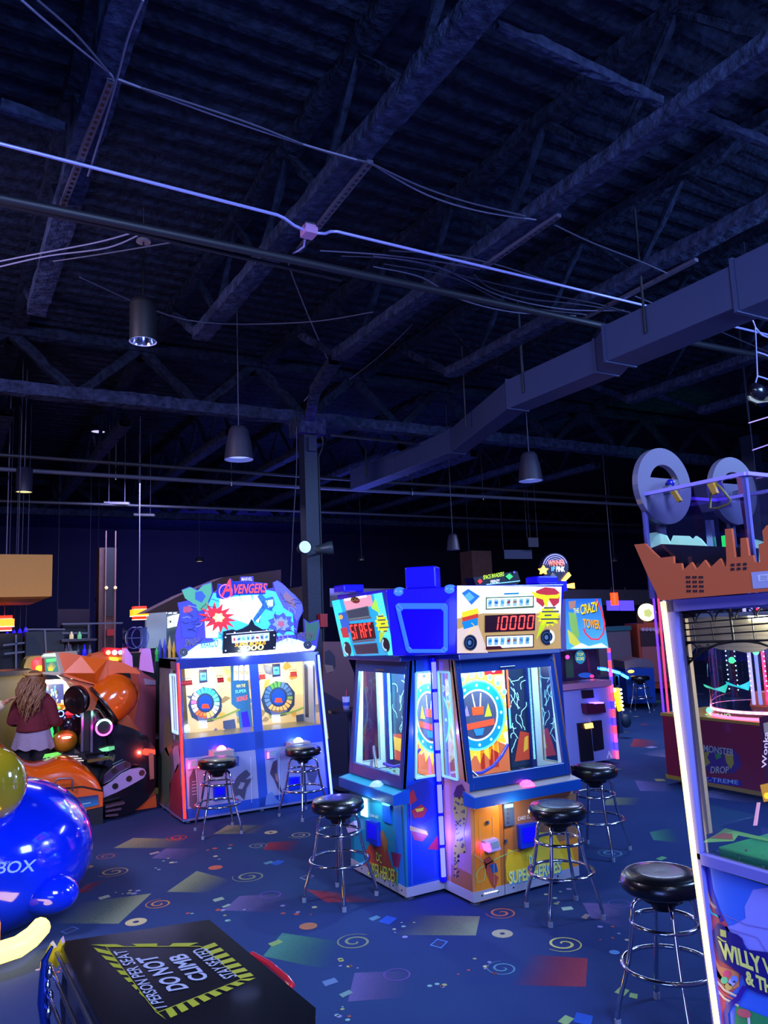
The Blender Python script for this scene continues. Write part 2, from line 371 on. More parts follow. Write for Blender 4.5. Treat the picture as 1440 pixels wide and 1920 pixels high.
def spiral(cx, cy, rp, color, turn=1.9, ph=0.0, wd=0.10, lay=3):
    c = PF(cx, cy); r = (PF(cx + rp, cy) - c).length; n = 46; A = []; B = []
    for i in range(n + 1):
        t = i / n; a = ph + t * turn * 2 * math.pi; rr = r * (1 - t) ** 0.75 * 0.97 + r * 0.05; w_ = r * wd * (0.25 + 1.2 * math.sin(math.pi * (1 - t) ** 0.6) + 0.15)
        for L_, q in ((A, rr + w_ / 2), (B, rr - w_ / 2)): L_.append((c.x + q * math.cos(a), c.y + q * math.sin(a), 0.0006 * lay))
    fl.add(A + B, [(i, i + 1, n + 2 + i, n + 1 + i) for i in range(n)], pile(color))
for s_ in [(665, 1766, 36, OL, 0.4), (940, 1712, 29, '#b86a4f', 2.6), (1057, 1770, 37, '#b9b46a', 3.2), (942, 1816, 31, TE, 1.0), (467, 1644, 30, OL, 2.4), (298, 1695, 25, '#b87a4f', 1.2), (213, 1635, 28, '#a58a63', 3.3),
          (333, 1571, 20, '#c03a2a', 2.0), (200, 1606, 20, '#8a5a66', 0.2), (562, 1566, 22, '#9a9478', 3.0), (482, 1586, 19, '#7a8a86', 4.0), (1146, 1600, 26, TE, 1.0)]: spiral(s_[0], s_[1], s_[2], s_[3], ph=s_[4])
def disc(cx, cy, rp, color, lay=3, hole=0.0, hc=None):
    c = PF(cx, cy); r = (PF(cx + rp, cy) - c).length; z = 0.0006 * lay
    if hole: fl.lathe([(r * hole, 0), (r, 0)], (c.x, c.y, z), pile(color), 22, smooth=False)
    else: fl.lathe([(0.0001, 0), (r, 0)], (c.x, c.y, z), pile(color), 14, smooth=False)
for x, y, r, c, h in [(942, 1751, 20, '#9c9478', 0.25), (255, 1729, 19, '#b9ab7a', 0.3), (508, 1561, 12, '#a8a27a', 0.3), (744, 1828, 26, '#5c4a86', 0.86), (1161, 1695, 22, '#4c4a80', 0.86), (507, 1678, 20, '#5c4a96', 0.86),
                      (578, 1737, 17, '#a8704f', 0), (404, 1627, 13, '#b8604a', 0), (1152, 1786, 10, '#5f92c0', 0), (165, 1626, 9, '#a0805f', 0.3)]: disc(x, y, r, c, 3, h)
def chip(cx, cy, w_, h, color, ang=0.3, lay=3, hollow=False):
    c = PF(cx, cy); W_ = (PF(cx + w_, cy) - c).length
    ps = [(c.x + W_ * (math.cos(ang) * a - math.sin(ang) * b * h), c.y + W_ * (math.sin(ang) * a + math.cos(ang) * b * h), 0.0006 * lay) for a, b in ((-1, -1), (1, -0.8), (1.1, 1), (-0.8, 0.9))]
    fl.add(ps, [(0, 1, 2, 3)], pile(color))
    if hollow: k = [Vector(p) for p in ps]; m_ = sum(k, Vector()) / 4; fl.add([m_ + (p - m_) * 0.8 + Vector((0, 0, 0.0006)) for p in k], [(0, 1, 2, 3)], pile(BASEC))
for x, y, w_, h, c, a in [(702, 1722, 11, .7, TE, .2), (727, 1726, 17, .8, BL_, .5), (1063, 1704, 11, .8, '#8fae9a', -.4), (1098, 1719, 12, .5, '#8a7a78', .4), (195, 1683, 10, .8, '#a8a48a', .2), (409, 1687, 10, .8, '#8fa08a', .1),
                          (618, 1842, 14, .8, '#5f789c', .0), (520, 1618, 13, .8, BL_, .5), (503, 1618, 9, .7, TE, .2), (1061, 1914, 16, .7, '#8aa86a', .3), (1094, 1912, 20, .9, BL_, .6), (648, 1864, 13, .6, '#6f8f8a', .2),
                          (516, 1769, 13, .7, '#7f9a5a', .2), (289, 1600, 9, .6, '#a08a8a', .2), (424, 1699, 9, .5, '#8aa08a', .4), (1240, 1610, 12, .6, '#6aa06a', .1), (1166, 1860, 14, .8, '#8aa86a', .3), (1188, 1868, 10, .8, '#8aa86a', .6)]: chip(x, y, w_, h, c, a)
chip(823, 1770, 17, .8, '#4f7fc0', .5, 3, True); chip(130, 1745, 14, .8, '#4f6fb0', .5, 3, True); chip(575, 1645, 13, .7, '#7f86a8', .3, 3, True)
rd = random.Random(3)
for x, y in [(655, 1810), (835, 1840), (905, 1810), (770, 1745), (1055, 1680), (300, 1625), (415, 1600), (370, 1725), (560, 1700), (1150, 1750), (1180, 1650), (100, 1820), (660, 1900), (240, 1665), (430, 1720)]:
    for k in range(6): disc(x + rd.uniform(-32, 32), y + rd.uniform(-16, 16), rd.uniform(2, 5.5), rd.choice(['#b9b48a', '#a8524a', '#7fa8a0', '#9aa06a', '#8a86b0']), 3)
for k in range(420):                                            # the pattern carries on over the rest of the carpet
    X = rd.uniform(1.0, 20); Y = rd.uniform(1.0, 19)
    if X < 7 and Y < 9.2: continue
    c = rd.choice([OL, RE, GR, PU_, YE, TE, '#8a86b0']); a = rd.uniform(0, 6); s_ = rd.uniform(0.25, 0.5) if k % 3 == 0 else rd.uniform(0.03, 0.1)
    ps = [(X + s_ * math.cos(a + q) * rd.uniform(.8, 1.2), Y + s_ * math.sin(a + q) * rd.uniform(.8, 1.2), 0.0006 + 0.000012 * k) for q in (0, 1.3, 3.1, 4.6)]
    if k % 3 == 0: fl.add(ps, [(0, 1, 2, 3)], fade(c), uvs=[[(0, 0), (0, 1), (1, 1), (1, 0)]])
    else: fl.add(ps, [(0, 1, 2, 3)], pile(c))
floor = fl.build('floor'); tag(floor, 'dark blue arcade carpet printed with spirals, squares and dots', None, kind='structure')

# ---- ceiling deck: corrugated, sprayed with fireproofing
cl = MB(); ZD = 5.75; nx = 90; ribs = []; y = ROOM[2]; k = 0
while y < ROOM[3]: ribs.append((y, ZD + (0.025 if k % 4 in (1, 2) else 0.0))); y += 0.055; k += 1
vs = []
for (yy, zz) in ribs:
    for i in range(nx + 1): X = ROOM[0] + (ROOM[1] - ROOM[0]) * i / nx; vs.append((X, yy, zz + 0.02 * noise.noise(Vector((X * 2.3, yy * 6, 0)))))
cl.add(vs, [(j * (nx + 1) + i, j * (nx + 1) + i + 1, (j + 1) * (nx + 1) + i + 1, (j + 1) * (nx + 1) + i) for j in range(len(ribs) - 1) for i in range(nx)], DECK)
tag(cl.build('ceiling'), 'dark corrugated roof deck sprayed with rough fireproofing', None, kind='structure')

WALLM = mat('wall_dark_navy', '#14151f', 0.8); 
wb = MB(); wb.box(ROOM[0], ROOM[1], ROOM[3], ROOM[3] + 0.2, 0, 5.8, WALLM); tag(wb.build('wall_back'), 'dark painted wall at the far end of the hall', None, kind='structure')
wr = MB(); wr.box(ROOM[1], ROOM[1] + 0.2, ROOM[2], ROOM[3], 0, 5.8, WALLM); tag(wr.build('wall_right'), 'dark painted wall on the far right of the hall', None, kind='structure')
wl = MB(); wl.box(ROOM[0] - 0.2, ROOM[0], ROOM[2], ROOM[3], 0, 5.8, WALLM); tag(wl.build('wall_left'), 'dark painted wall on the left of the hall', None, kind='structure')

# ---- open web roof joists running away from the camera (two bays, either side of the girder)
ZB = 5.0
def joist(u, v0, v1, lab, hook=True):
    r = thing('roof_joist', lab, None, (u, v0, ZB)); r['kind'] = 'structure'
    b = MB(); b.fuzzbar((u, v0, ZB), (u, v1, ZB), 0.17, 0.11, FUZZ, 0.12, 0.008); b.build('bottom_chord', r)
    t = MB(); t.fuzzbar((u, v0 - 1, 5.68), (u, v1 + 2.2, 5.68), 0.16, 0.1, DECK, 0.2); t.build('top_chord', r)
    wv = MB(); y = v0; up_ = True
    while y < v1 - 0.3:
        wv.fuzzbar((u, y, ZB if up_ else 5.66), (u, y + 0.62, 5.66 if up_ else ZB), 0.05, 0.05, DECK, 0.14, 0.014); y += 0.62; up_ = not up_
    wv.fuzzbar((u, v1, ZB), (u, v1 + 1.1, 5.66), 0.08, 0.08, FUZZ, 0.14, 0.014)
    wv.build('web', r); return r
places = ['far left', 'left of the column', 'right of the column', 'above the air duct', 'beyond the air duct', 'over the factory topped machine', 'far right']
for i, u in enumerate([0.69, 2.29, 3.92, 5.5, 7.1, 8.7, 10.3]):
    joist(u, -1.5, 7.75, 'sprayed open web roof joist in front of the girder, %s' % places[i])
for i, u in enumerate([0.69, 2.29, 3.92, 5.5, 7.1, 8.7, 10.3, 11.9]):
    joist(u, 11.6, 19.5, 'sprayed open web roof joist behind the girder, %s' % (places[i] if i < 7 else 'farthest right of all'))
def girder(v, u0, u1, lab, z0=4.93):
    GW = fuzz('sprayed_web', '#1c2234') if 'sprayed_web' not in MATS else MATS['sprayed_web']; r = thing('roof_girder', lab, None, (u0, v, z0)); r['kind'] = 'structure'
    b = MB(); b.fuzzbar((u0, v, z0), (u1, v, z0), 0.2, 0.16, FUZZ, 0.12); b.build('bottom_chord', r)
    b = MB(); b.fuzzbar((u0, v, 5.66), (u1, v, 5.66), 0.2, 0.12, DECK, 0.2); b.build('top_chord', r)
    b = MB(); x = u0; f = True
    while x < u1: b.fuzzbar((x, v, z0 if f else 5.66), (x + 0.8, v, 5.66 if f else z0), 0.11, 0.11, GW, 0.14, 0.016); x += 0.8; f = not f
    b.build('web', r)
girder(10.2, -5.0, 22.0, 'sprayed steel girder carried by the column over the machines')
girder(20.5, -6.0, 30.0, 'sprayed steel girder far behind the column')
for (a, b_, lab) in [((930, 45), (1240, 192), 'thin sprayed bridging bar between joists, top right'), ((0, 195), (120, 240), 'thin sprayed bridging bar left of the first joist'), ((1290, 208), (1440, 270), 'thin sprayed bridging bar at the right edge')]:
    m_ = MB(); m_.fuzzbar(PF(*a, 5.1), PF(*b_, 5.1), 0.05, 0.06, FUZZ, 0.1, 0.012); tag(m_.build('roof_bridging'), lab, None, kind='structure')

# ---- columns
cpt = Vector((4.5, 9.95, 0)); CM = mat('column_dark_paint', '#1c2138', 0.5, bump=0.2)
r = thing('steel_column', 'dark painted steel column standing between the two blue prize machines', None, cpt); r['kind'] = 'structure'
m_ = MB(); m_.box(4.40, 4.60, 9.85, 9.87, 0, 4.9, CM); m_.box(4.40, 4.60, 10.03, 10.05, 0, 4.9, CM); m_.box(4.485, 4.515, 9.87, 10.03, 0, 4.9, CM); m_.box(4.40, 4.42, 9.87, 10.03, 0, 4.9, CM); m_.build('shaft', r)
m_ = MB(); m_.box(4.3, 4.7, 9.75, 10.15, 4.6, 4.85, FUZZ); m_.box(4.44, 4.56, 9.78, 9.85, 4.35, 4.55, CM); m_.build('cap', r)
m_ = MB(); m_.tube([(4.64, 9.9, 0), (4.64, 9.9, 4.3), (4.70, 9.9, 4.42), (4.72, 9.9, 4.55), (4.66, 9.9, 4.75)], 0.018, PIPE); m_.build('conduit', r)
COLR = PV(1400, 760, 8.6)
m_ = MB(); m_.fuzzbar((3.95, 7.9, 5.0), (4.2, 9.0, 4.97), .15, .1, FUZZ, .1, .008); m_.fuzzbar((4.2, 9.0, 4.97), (4.48, 9.85, 4.80), .14, .1, FUZZ, .1, .008); m_.build('joist_end_strut', r)
r2 = thing('steel_column', 'dark steel column standing behind the clear topped machine at right', None, (COLR.x, 8.6, 0)); r2['kind'] = 'structure'
m_ = MB(); m_.box(COLR.x - 0.1, COLR.x + 0.12, 8.5, 8.75, 0, 5.0, CM); m_.build('shaft', r2)
def pole_at(x, ytop, ybot, v, wpx, m_, name, lab):
    a = PV(x, ybot, v); wdt = wpx / FPX * (a - EYE).length; zt = PV(x, ytop, v).z
    b = MB(); b.box(a.x - wdt / 2, a.x + wdt / 2, v, v + wdt, 0, zt, m_); return b, a, wdt, zt
BR = mat('brown_stained_wood', '#5a3a34', 0.6, var=0.4, scale=9)
b, a, wd, zt = pole_at(201, 1027, 1170, 14.5, 29, BR, '', '')
rt = thing('clad_column', 'brown clad column with cables and a red alarm box near the bar', None, (a.x, 14.5, 0)); rt['kind'] = 'structure'
b.build('shaft', rt)
b = MB(); b.box(a.x - wd * 0.14, a.x + wd * 0.34, 14.46, 14.5, 2.2, zt, mat('dark_back_panel', '#14131c', 0.6)); b.build('recess_panel', rt)
for dx in (-0.16, 0.40): b = MB(); b.tube([(a.x + wd * dx, 14.44, 1.2), (a.x + wd * dx, 14.44, zt + 0.3)], 0.012, mat('pale_cable', '#8a6a60', 0.5)); b.build('cable', rt)
b = MB(); b.box(a.x - 0.02, a.x + 0.1, 14.4, 14.46, PV(205, 1192, 14.4).z, PV(205, 1180, 14.4).z, mat('alarm_red', '#b01818', 0.4)); b.build('alarm_box', rt)
for zz in (PV(200, 1102, 14.4).z,):
    for dx in (-0.12, 0.40): b = MB(); b.ball((a.x + wd * dx, 14.42, zz), 0.03, glow('#ffd9a0', 0.6)); b.build('fitting', rt)
# bulkheads
b = MB(); c0 = PV(-260, 1118, 11.0); c1 = PV(97, 1118, 11.0); zt = PV(97, 1040, 11.0).z
b.box(c0.x, c1.x, 11.0, 14.0, c1.z, zt, mat('tan_bulkhead', '#ac7c34', 0.7, var=0.15)); tag(b.build('wall_bulkhead'), 'tan bulkhead hanging over the bar at left', None, kind='structure')
b = MB(); P0 = PD(618, 1103, 15.5); P1 = PD(1240, 1109, 26.0); 
b.prism([(P0.x, P0.y, 2.62), (P1.x, P1.y, 2.62), (P1.x, P1.y, 2.12), (P0.x, P0.y, 2.25)], (0.5, 1.0, 0), mat('pale_soffit', '#8a7a86', 0.7))
tag(b.build('wall_soffit'), 'long pale lavender soffit over the snack counter', None, kind='structure')
b = MB(); b.prism([PV(270, 1150, 13), PV(340, 1115, 13), PV(420, 1082, 13), PV(527, 1068, 13), PV(527, 1105, 13), PV(600, 1095, 13), PV(600, 1140, 13), PV(400, 1140, 13)], (0, 0.6, 0), mat('brown_soffit', '#4c3432', 0.8))
tag(b.build('wall_soffit'), 'brown stepped soffit behind the comic book header sign', None, kind='structure')

# =================================================================== services hung from the roof
def duct():
    r = thing('air_duct', 'long rectangular dark air duct crossing the ceiling at right', 'duct', (5.6, 1.5, 4.3))
    DM = mat('duct_dark_paint', '#3c4468', 0.5, spec=0.3); 
    def sec(pts, x0, x1, z0, z1):
        for i in range(len(pts) - 1):
            (a0, y0), (a1, y1) = pts[i], pts[i + 1]; m_ = MB(); k = x1 - x0
            m_.hexa([(a0, y0, z0), (a0 + k, y0, z0), (a1 + k, y1, z0), (a1, y1, z0), (a0, y0, z1), (a0 + k, y0, z1), (a1 + k, y1, z1), (a1, y1, z1)], DM)
            m_.build('duct_section', r, bevel=0.006)
    sec([(5.47, 0.5), (5.47, 3.68)], 0, 0.44, 4.26, 4.70); sec([(5.47, 3.72), (5.47, 5.1)], 0, 0.40, 4.3, 4.66)
    sec([(5.47, 5.12), (5.62, 5.38)], 0, 0.33, 4.3, 4.64); sec([(5.62, 5.4), (5.63, 6.8)], 0, 0.30, 4.3, 4.64); sec([(5.63, 6.82), (6.32, 9.0)], 0, 0.27, 4.3, 4.63); sec([(6.32, 9.02), (6.36, 10.7)], 0, 0.27, 4.3, 4.63); sec([(6.36, 10.72), (6.36, 12.25)], 0, 0.29, 4.3, 4.66)
    for (a, y, k, z0, z1) in [(5.45, 3.68, 0.46, 4.25, 4.71), (5.455, 5.1, 0.42, 4.29, 4.67), (5.61, 5.38, 0.32, 4.29, 4.65), (5.62, 6.79, 0.31, 4.29, 4.65), (6.31, 9.0, 0.29, 4.29, 4.64), (6.35, 10.7, 0.3, 4.29, 4.64)]:
        m_ = MB(); m_.box(a, a + k, y, y + 0.03, z0, z1, DM); m_.build('flange', r)
    for (a, y) in [(5.46, 4.6), (5.62, 6.5), (5.9, 8.0), (6.36, 11.6)]:
        m_ = MB(); m_.tube([(a - 0.01, y, 4.4), (a - 0.01, y, 5.6)], 0.012, PIPE, 6); m_.build('hanger_rod', r)
duct()
COND = mat('pale_conduit', '#b9b6ff', 0.35, 0.3)
r = thing('electrical_conduit', 'bright pale conduit crossing the ceiling with a junction box', 'conduit', PF(580, 435, 4.9))
m_ = MB(); cz = 4.9; m_.tube([PF(-60, 254, cz), PF(520, 403, cz), PF(533, 409, cz), PF(552, 423, cz), PF(572, 432, cz)], 0.012, COND); m_.build('conduit_run', r)
m_ = MB(); m_.tube([PF(594, 437, cz), PF(610, 438, cz), PF(620, 434, cz), PF(632, 434, cz), PF(1222, 576, cz), PF(1480, 637, cz)], 0.012, COND); m_.build('conduit_run', r)
jb = PF(580, 437, 4.88); m_ = MB(); m_.box(jb.x - 0.05, jb.x + 0.05, jb.y - 0.05, jb.y + 0.06, 4.86, 4.93, mat('junction_box_pink', '#d79ad0', 0.4, 0.2)); m_.box(jb.x - 0.05, jb.x + 0.03, jb.y - 0.05, jb.y + 0.05, 4.93, 4.99, STEEL); m_.build('junction_box', r)
m_ = MB(); m_.tube([PF(572, 448, 4.88), PF(570, 462, 4.86), PF(560, 470, 4.86), PF(550, 475, 4.88)], 0.008, COND); m_.build('flexible_lead', r)
def pipe(name, lab, pts, rad, mt, cat='pipe', group=None, fit=None):
    m_ = MB(); m_.tube(pts, rad, mt, 8)
    if fit:
        for q in fit: m_.tube([q + Vector((0, 0, -0.06)), q + Vector((0, 0, 0.01))], rad * 0.5, STEEL, 6); m_.tube([q, q + Vector((0, 0, 1.1))], rad * 0.3, PIPE, 6)
    return tag(m_.build(name), lab, cat, group)
z = 4.82
pipe('sprinkler_pipe', 'thick dark sprinkler pipe just below the pale conduit', [PF(-80, 355, z), PF(270, 428, z), PF(1135, 612, z), PF(1600, 700, z)], 0.035, PIPE)
pipe('cable_tray_rail', 'dark double rail alongside the thick sprinkler pipe', [PF(-80, 366, z), PF(270, 440, z), PF(640, 525, z)], 0.018, PIPE, 'rail')
z = 4.4
pipe('sprinkler_pipe', 'long pale grey pipe low across the hall behind the column', [PF(-40, 877, z), PF(560, 913, z), PF(1220, 948, z)], 0.035, mat('grey_pipe', '#4a4c60', 0.5), fit=[PF(217, 893, z), PF(434, 905, z), PF(773, 923, z), PF(906, 932, z)])
z = 4.5
pipe('sprinkler_pipe', 'thin dark pipe just above the long pale grey pipe', [PF(-40, 850, z), PF(650, 899, z), PF(1220, 936, z)], 0.03, PIPE)
z = 4.2
pipe('sprinkler_pipe', 'thin dark pipe low at left with small fittings', [PF(-40, 938, z), PF(600, 960, z), PF(1200, 985, z)], 0.03, PIPE)
pipe('sprinkler_pipe', 'short dark pipe above the duct end near the column', [PF(620, 815, 4.6), PF(780, 832, 4.6)], 0.02, PIPE)
# perforated strut channels under the joists
for (a, b_, lab) in [((208, 150), (118, 384), 'perforated strut channel under the leftmost joist'), ((694, 303), (560, 470), 'perforated strut channel crossing the junction box'), ((1048, 403), (905, 502), 'perforated strut channel right of the junction box'), ((1306, 487), (1088, 600), 'long plain strut channel above the air duct')]:
    A = PF(*a, 4.93); B = PF(*b_, 4.93); m_ = MB(); m_.bar(A, B, 0.045, 0.03, mat('strut_paint', '#4a4860', 0.5)); n = int((B - A).length / 0.06)
    if 'perf' in lab:
        for i in range(n): c = A.lerp(B, (i + .5) / n); m_.box(c.x - 0.01, c.x + 0.01, c.y - 0.015, c.y + 0.015, c.z - 0.0165, c.z - 0.0152, BLACK)
    tag(m_.build('strut_channel'), lab, 'strut')
CAB = mat('cable_grey', '#6a6884', 0.6); CABD = mat('cable_dark', '#3c3c52', 0.6)
cables = [([(40, 0), (110, 60), (200, 132), (212, 148)], CAB, 'grey cable dropping from the top left corner to the leftmost strut'), ([(70, 0), (140, 62), (206, 138)], CABD, 'darker cable beside the corner cable at top left'),
          ([(268, 0), (240, 70), (220, 145), (190, 250), (165, 330)], CAB, 'cable running down beside the leftmost strut channel'), ([(220, 148), (400, 215), (560, 268), (685, 304)], CAB, 'sagging cable between the first two strut channels'),
          ([(222, 152), (330, 185), (470, 232), (600, 282), (690, 304)], CABD, 'dark companion cable between the first two strut channels'), ([(695, 306), (800, 365), (900, 396), (1005, 412)], CAB, 'lower sagging cable between second and third strut channels'),
          ([(695, 306), (790, 350), (880, 380), (985, 405)], CABD, 'upper sagging cable between second and third strut channels'), ([(1040, 422), (1110, 455), (1200, 490), (1250, 512)], CABD, 'sagging cable from the third to the fourth strut channel'),
          ([(540, 492), (555, 535), (590, 620), (622, 690)], CAB, 'pale cable looping from the ceiling toward the column top'), ([(622, 690), (585, 735), (570, 752)], CAB, 'pale cable end tied at the column top'), ([(870, 500), (800, 580), (720, 660), (655, 712)], CABD, 'thin straight cable running down to the column'),
          ([(150, 520), (350, 600), (560, 605), (700, 585)], CABD, 'thin wire stretched under the second joist'), ([(0, 490), (60, 478), (180, 455), (250, 436)], CAB, 'upper bundle cable reaching the cylinder lamp rose'), ([(0, 500), (90, 480), (200, 465), (262, 440)], CAB, 'lower bundle cable reaching the cylinder lamp rose'),
          ([(100, 490), (200, 475), (320, 455)], CABD, 'short dark cable crossing under the pipe at left'), ([(700, 480), (820, 500), (940, 555), (1060, 580), (1170, 582)], CAB, 'upper loose cable sagging below the pale conduit'), ([(720, 495), (850, 520), (960, 570), (1100, 590)], CABD, 'middle loose cable sagging below the pale conduit'),
          ([(890, 515), (920, 540), (990, 560), (1080, 570), (1180, 585)], CABD, 'lowest loose cable sagging below the pale conduit'), ([(556, 800), (556, 880), (550, 980), (545, 1100)], CABD, 'long cable hanging just left of the column'), ([(440, 600), (443, 700), (446, 800)], CABD, 'cord over the large bell lamp'), ([(730, 470), (840, 478), (930, 496), (1040, 530), (1160, 560)], CABD, 'topmost loose cable close under the pale conduit'), ([(700, 500), (790, 520), (860, 560), (960, 585), (1080, 592)], CAB, 'long loop of cable above the sprinkler pipe'), ([(640, 480), (760, 488), (880, 520), (990, 545), (1120, 570), (1200, 592)], CABD, 'long slack cable from the junction box toward the duct'), ([(600, 470), (720, 478), (830, 492), (900, 505)], CAB, 'short slack cable right of the junction box'), ([(1190, 555), (1300, 600), (1440, 660)], CABD, 'dark cable passing behind the air duct')]
for pts, mt, lab in cables:
    z = 4.95 if pts[0][1] < 790 else None
    if 'bell lamp' in lab: continue
    P = [PF(x, y, 4.92 - 0.0 * i) for i, (x, y) in enumerate(pts)] if z else [PV(x, y, 9.7) for x, y in pts]
    if 'looping' in lab or 'tied' in lab or 'straight cable running' in lab: P = [PV(x, y, 7.2 + 2.2 * (y - 490) / 260) for x, y in pts]
    n = []                                                       # smooth the run
    for i in range(len(P) - 1):
        p0 = P[max(i - 1, 0)]; p1 = P[i]; p2 = P[i + 1]; p3 = P[min(i + 2, len(P) - 1)]
        for k in range(6): t = k / 6; n.append(0.5 * ((2 * p1) + (p2 - p0) * t + (2 * p0 - 5 * p1 + 4 * p2 - p3) * t * t + (3 * p1 - p0 - 3 * p2 + p3) * t ** 3))
    n.append(P[-1]); m_ = MB(); m_.tube(n, 0.007, mt, 6); tag(m_.build('ceiling_cable'), lab, 'cable')

# ---- hanging lamps
SHADE = mat('lamp_shade_dark', '#262335', 0.5); SHIN = mat('lamp_inside_pale', '#b8c0e8', 0.4)
def bell(x, yb, wpx, hpx, dist, lab, top=5.76, e=0.0, dark=False):
    c = PD(x, yb, dist); w_ = wpx / FPX * dist / 2; h = hpx / FPX * dist
    r = thing('pendant_lamp', lab, 'lamp', c, 'bell shaped pendant lamps')
    m_ = MB(); m_.lathe([(w_ * 0.05, h), (w_ * 0.5, h * 0.99), (w_ * 0.66, h * 0.88), (w_ * 0.85, h * 0.5), (w_, 0)], c, SHADE, 28); m_.lathe([(w_ * 0.97, 0.001), (w_ * 0.8, h * 0.5), (w_ * 0.55, h * 0.9), (0.001, h * 0.95)], c, SHIN, 28); m_.build('lamp_shade', r)
    m_ = MB(); m_.lathe([(w_ * 0.9, 0), (0.001, 0)], c + Vector((0, 0, h * 0.12)), glow('#9fb4ff', 0.8) if e else SHIN, 28); m_.build('diffuser', r)
    m_ = MB(); m_.tube([c + Vector((0, 0, h)), (c.x, c.y, top)], 0.006, CABD, 6); m_.build('cord', r)
bell(448, 862, 55, 64, 8.6, 'large dark bell pendant hanging left of the column, glowing inside', e=1); bell(995, 902, 46, 55, 9.4, 'dark bell pendant hanging under the air duct', e=1)
bell(850, 1031, 25, 30, 13.5, 'small distant bell pendant over the blue corner machine'); bell(33, 1066, 23, 26, 10.4, 'small black bell pendant in front of the tan bulkhead')
c = PD(268, 640, 6.9); r = thing('pendant_lamp', 'black cylinder pendant with mirrored reflector at upper left', 'lamp', c)
w_ = 24.5 / FPX * 6.9; h = 82 / FPX * 6.9; m_ = MB(); m_.lathe([(0.02, h), (w_ * 0.9, h * 0.97), (w_, h * 0.86), (w_, 0)], c, mat('lamp_black', '#15131a', 0.5), 32); m_.build('lamp_shade', r)
rf, nt, bb = nodes('mirrored_reflector'); bb.inputs['Metallic'].default_value = 1; bb.inputs['Roughness'].default_value = 0.15; bb.inputs['Base Color'].default_value = (0.85, 0.85, 1, 1)
tc = nt.nodes.new('ShaderNodeTexCoord'); wv = nt.nodes.new('ShaderNodeTexNoise'); wv.inputs['Scale'].default_value = 22; bp = nt.nodes.new('ShaderNodeBump'); bp.inputs['Strength'].default_value = 0.6
nt.links.new(tc.outputs['Object'], wv.inputs['Vector']); nt.links.new(wv.outputs['Fac'], bp.inputs['Height']); nt.links.new(bp.outputs['Normal'], bb.inputs['Normal'])
m_ = MB(); m_.lathe([(w_ * 0.97, 0), (w_ * 0.7, h * 0.3), (0.001, h * 0.5)], c, rf, 32); m_.lathe([(w_ * 1.02, -0.004), (w_ * 0.95, 0.004)], c, mat('lamp_rim', '#c8c8ff', 0.3, emit=0.25), 32); m_.build('reflector', r)
m_ = MB(); m_.ball(c + Vector((0, 0, h * 0.3)), 0.03, lamp('#dfe2ff', 5)); m_.build('bulb', r)
m_ = MB(); top = PD(268, 440, 6.9); m_.tube([c + Vector((0, 0, h)), (c.x, c.y, top.z)], 0.009, BLACK, 6); m_.tube([(c.x, c.y, top.z), (c.x, c.y, 5.76)], 0.006, PIPE, 6); m_.build('stem', r)
m_ = MB(); m_.lathe([(0.001, 0.03), (0.06, 0.02), (0.065, 0)], (c.x, c.y, top.z), mat('rose_pale', '#a8a8b8', 0.3, 0.6)); m_.lathe([(0.065, 0), (0.001, 0)], (c.x, c.y, top.z), mat('rose_pale', '#a8a8b8')); m_.build('ceiling_rose', r)
def can(x, y, wpx, dist, lab, col, k, h=0.35):
    c = PD(x, y, dist); w_ = wpx / FPX * dist / 2; r = thing('can_light', lab, 'lamp', c); m_ = MB(); m_.lathe([(0.01, h), (w_, h), (w_, 0)], c, SHADE, 24); m_.build('housing', r)
    m_ = MB(); m_.lathe([(w_ * 0.96, 0), (0.001, 0)], c + Vector((0, 0, 0.01)), glow(col, k), 24); m_.build('diffuser', r)
    m_ = MB(); m_.tube([c + Vector((0, 0, h)), (c.x, c.y, 5.76)], 0.008, CABD, 6); m_.build('stem', r)
can(184, 810, 25, 14.0, 'round white ceiling light left of the bell lamp', '#c8c8f0', 0.9, 0.05); can(45, 923, 29, 11.0, 'can light with a warm ring at the far left', '#e8d890', 1.3)
can(374, 1053, 14, 20, 'tiny warm ceiling light above the comic book sign', '#e8d8a0', 1.2, 0.1); can(183, 1129, 10, 19, 'tiny warm light beside the clad column', '#ffe0b0', 1.4, 0.1)
can(678, 1050, 12, 20, 'tiny warm light right of the steel column', '#d8c8a0', 0.8, 0.1); can(880, 1046, 11, 20, 'tiny warm light above the tall centre machine', '#e8d8b0', 1.4, 0.1); can(1152, 1052, 11, 21, 'tiny warm light right of the lit star sign', '#f0e0b0', 1.8, 0.1)
# strip fittings
for (x0, y0, x1, y1, d, k, lab) in [(196, 943, 242, 944, 14, 0.5, 'long thin unlit tube fitting above the bar'), (252, 965, 290, 966, 15, 0.2, 'short thin tube fitting above the bar')]:
    m_ = MB(); m_.bar(PD(x0, y0, d), PD(x1, y1, d), 0.08, 0.04, glow('#6a6878', k)); [m_.tube([PD(q, y0, d), (PD(q, y0, d).x, PD(q, y0, d).y, 5.76)], 0.008, CABD, 6) for q in (x0 + 8, x1 - 8)]; tag(m_.build('tube_light'), lab, 'light')
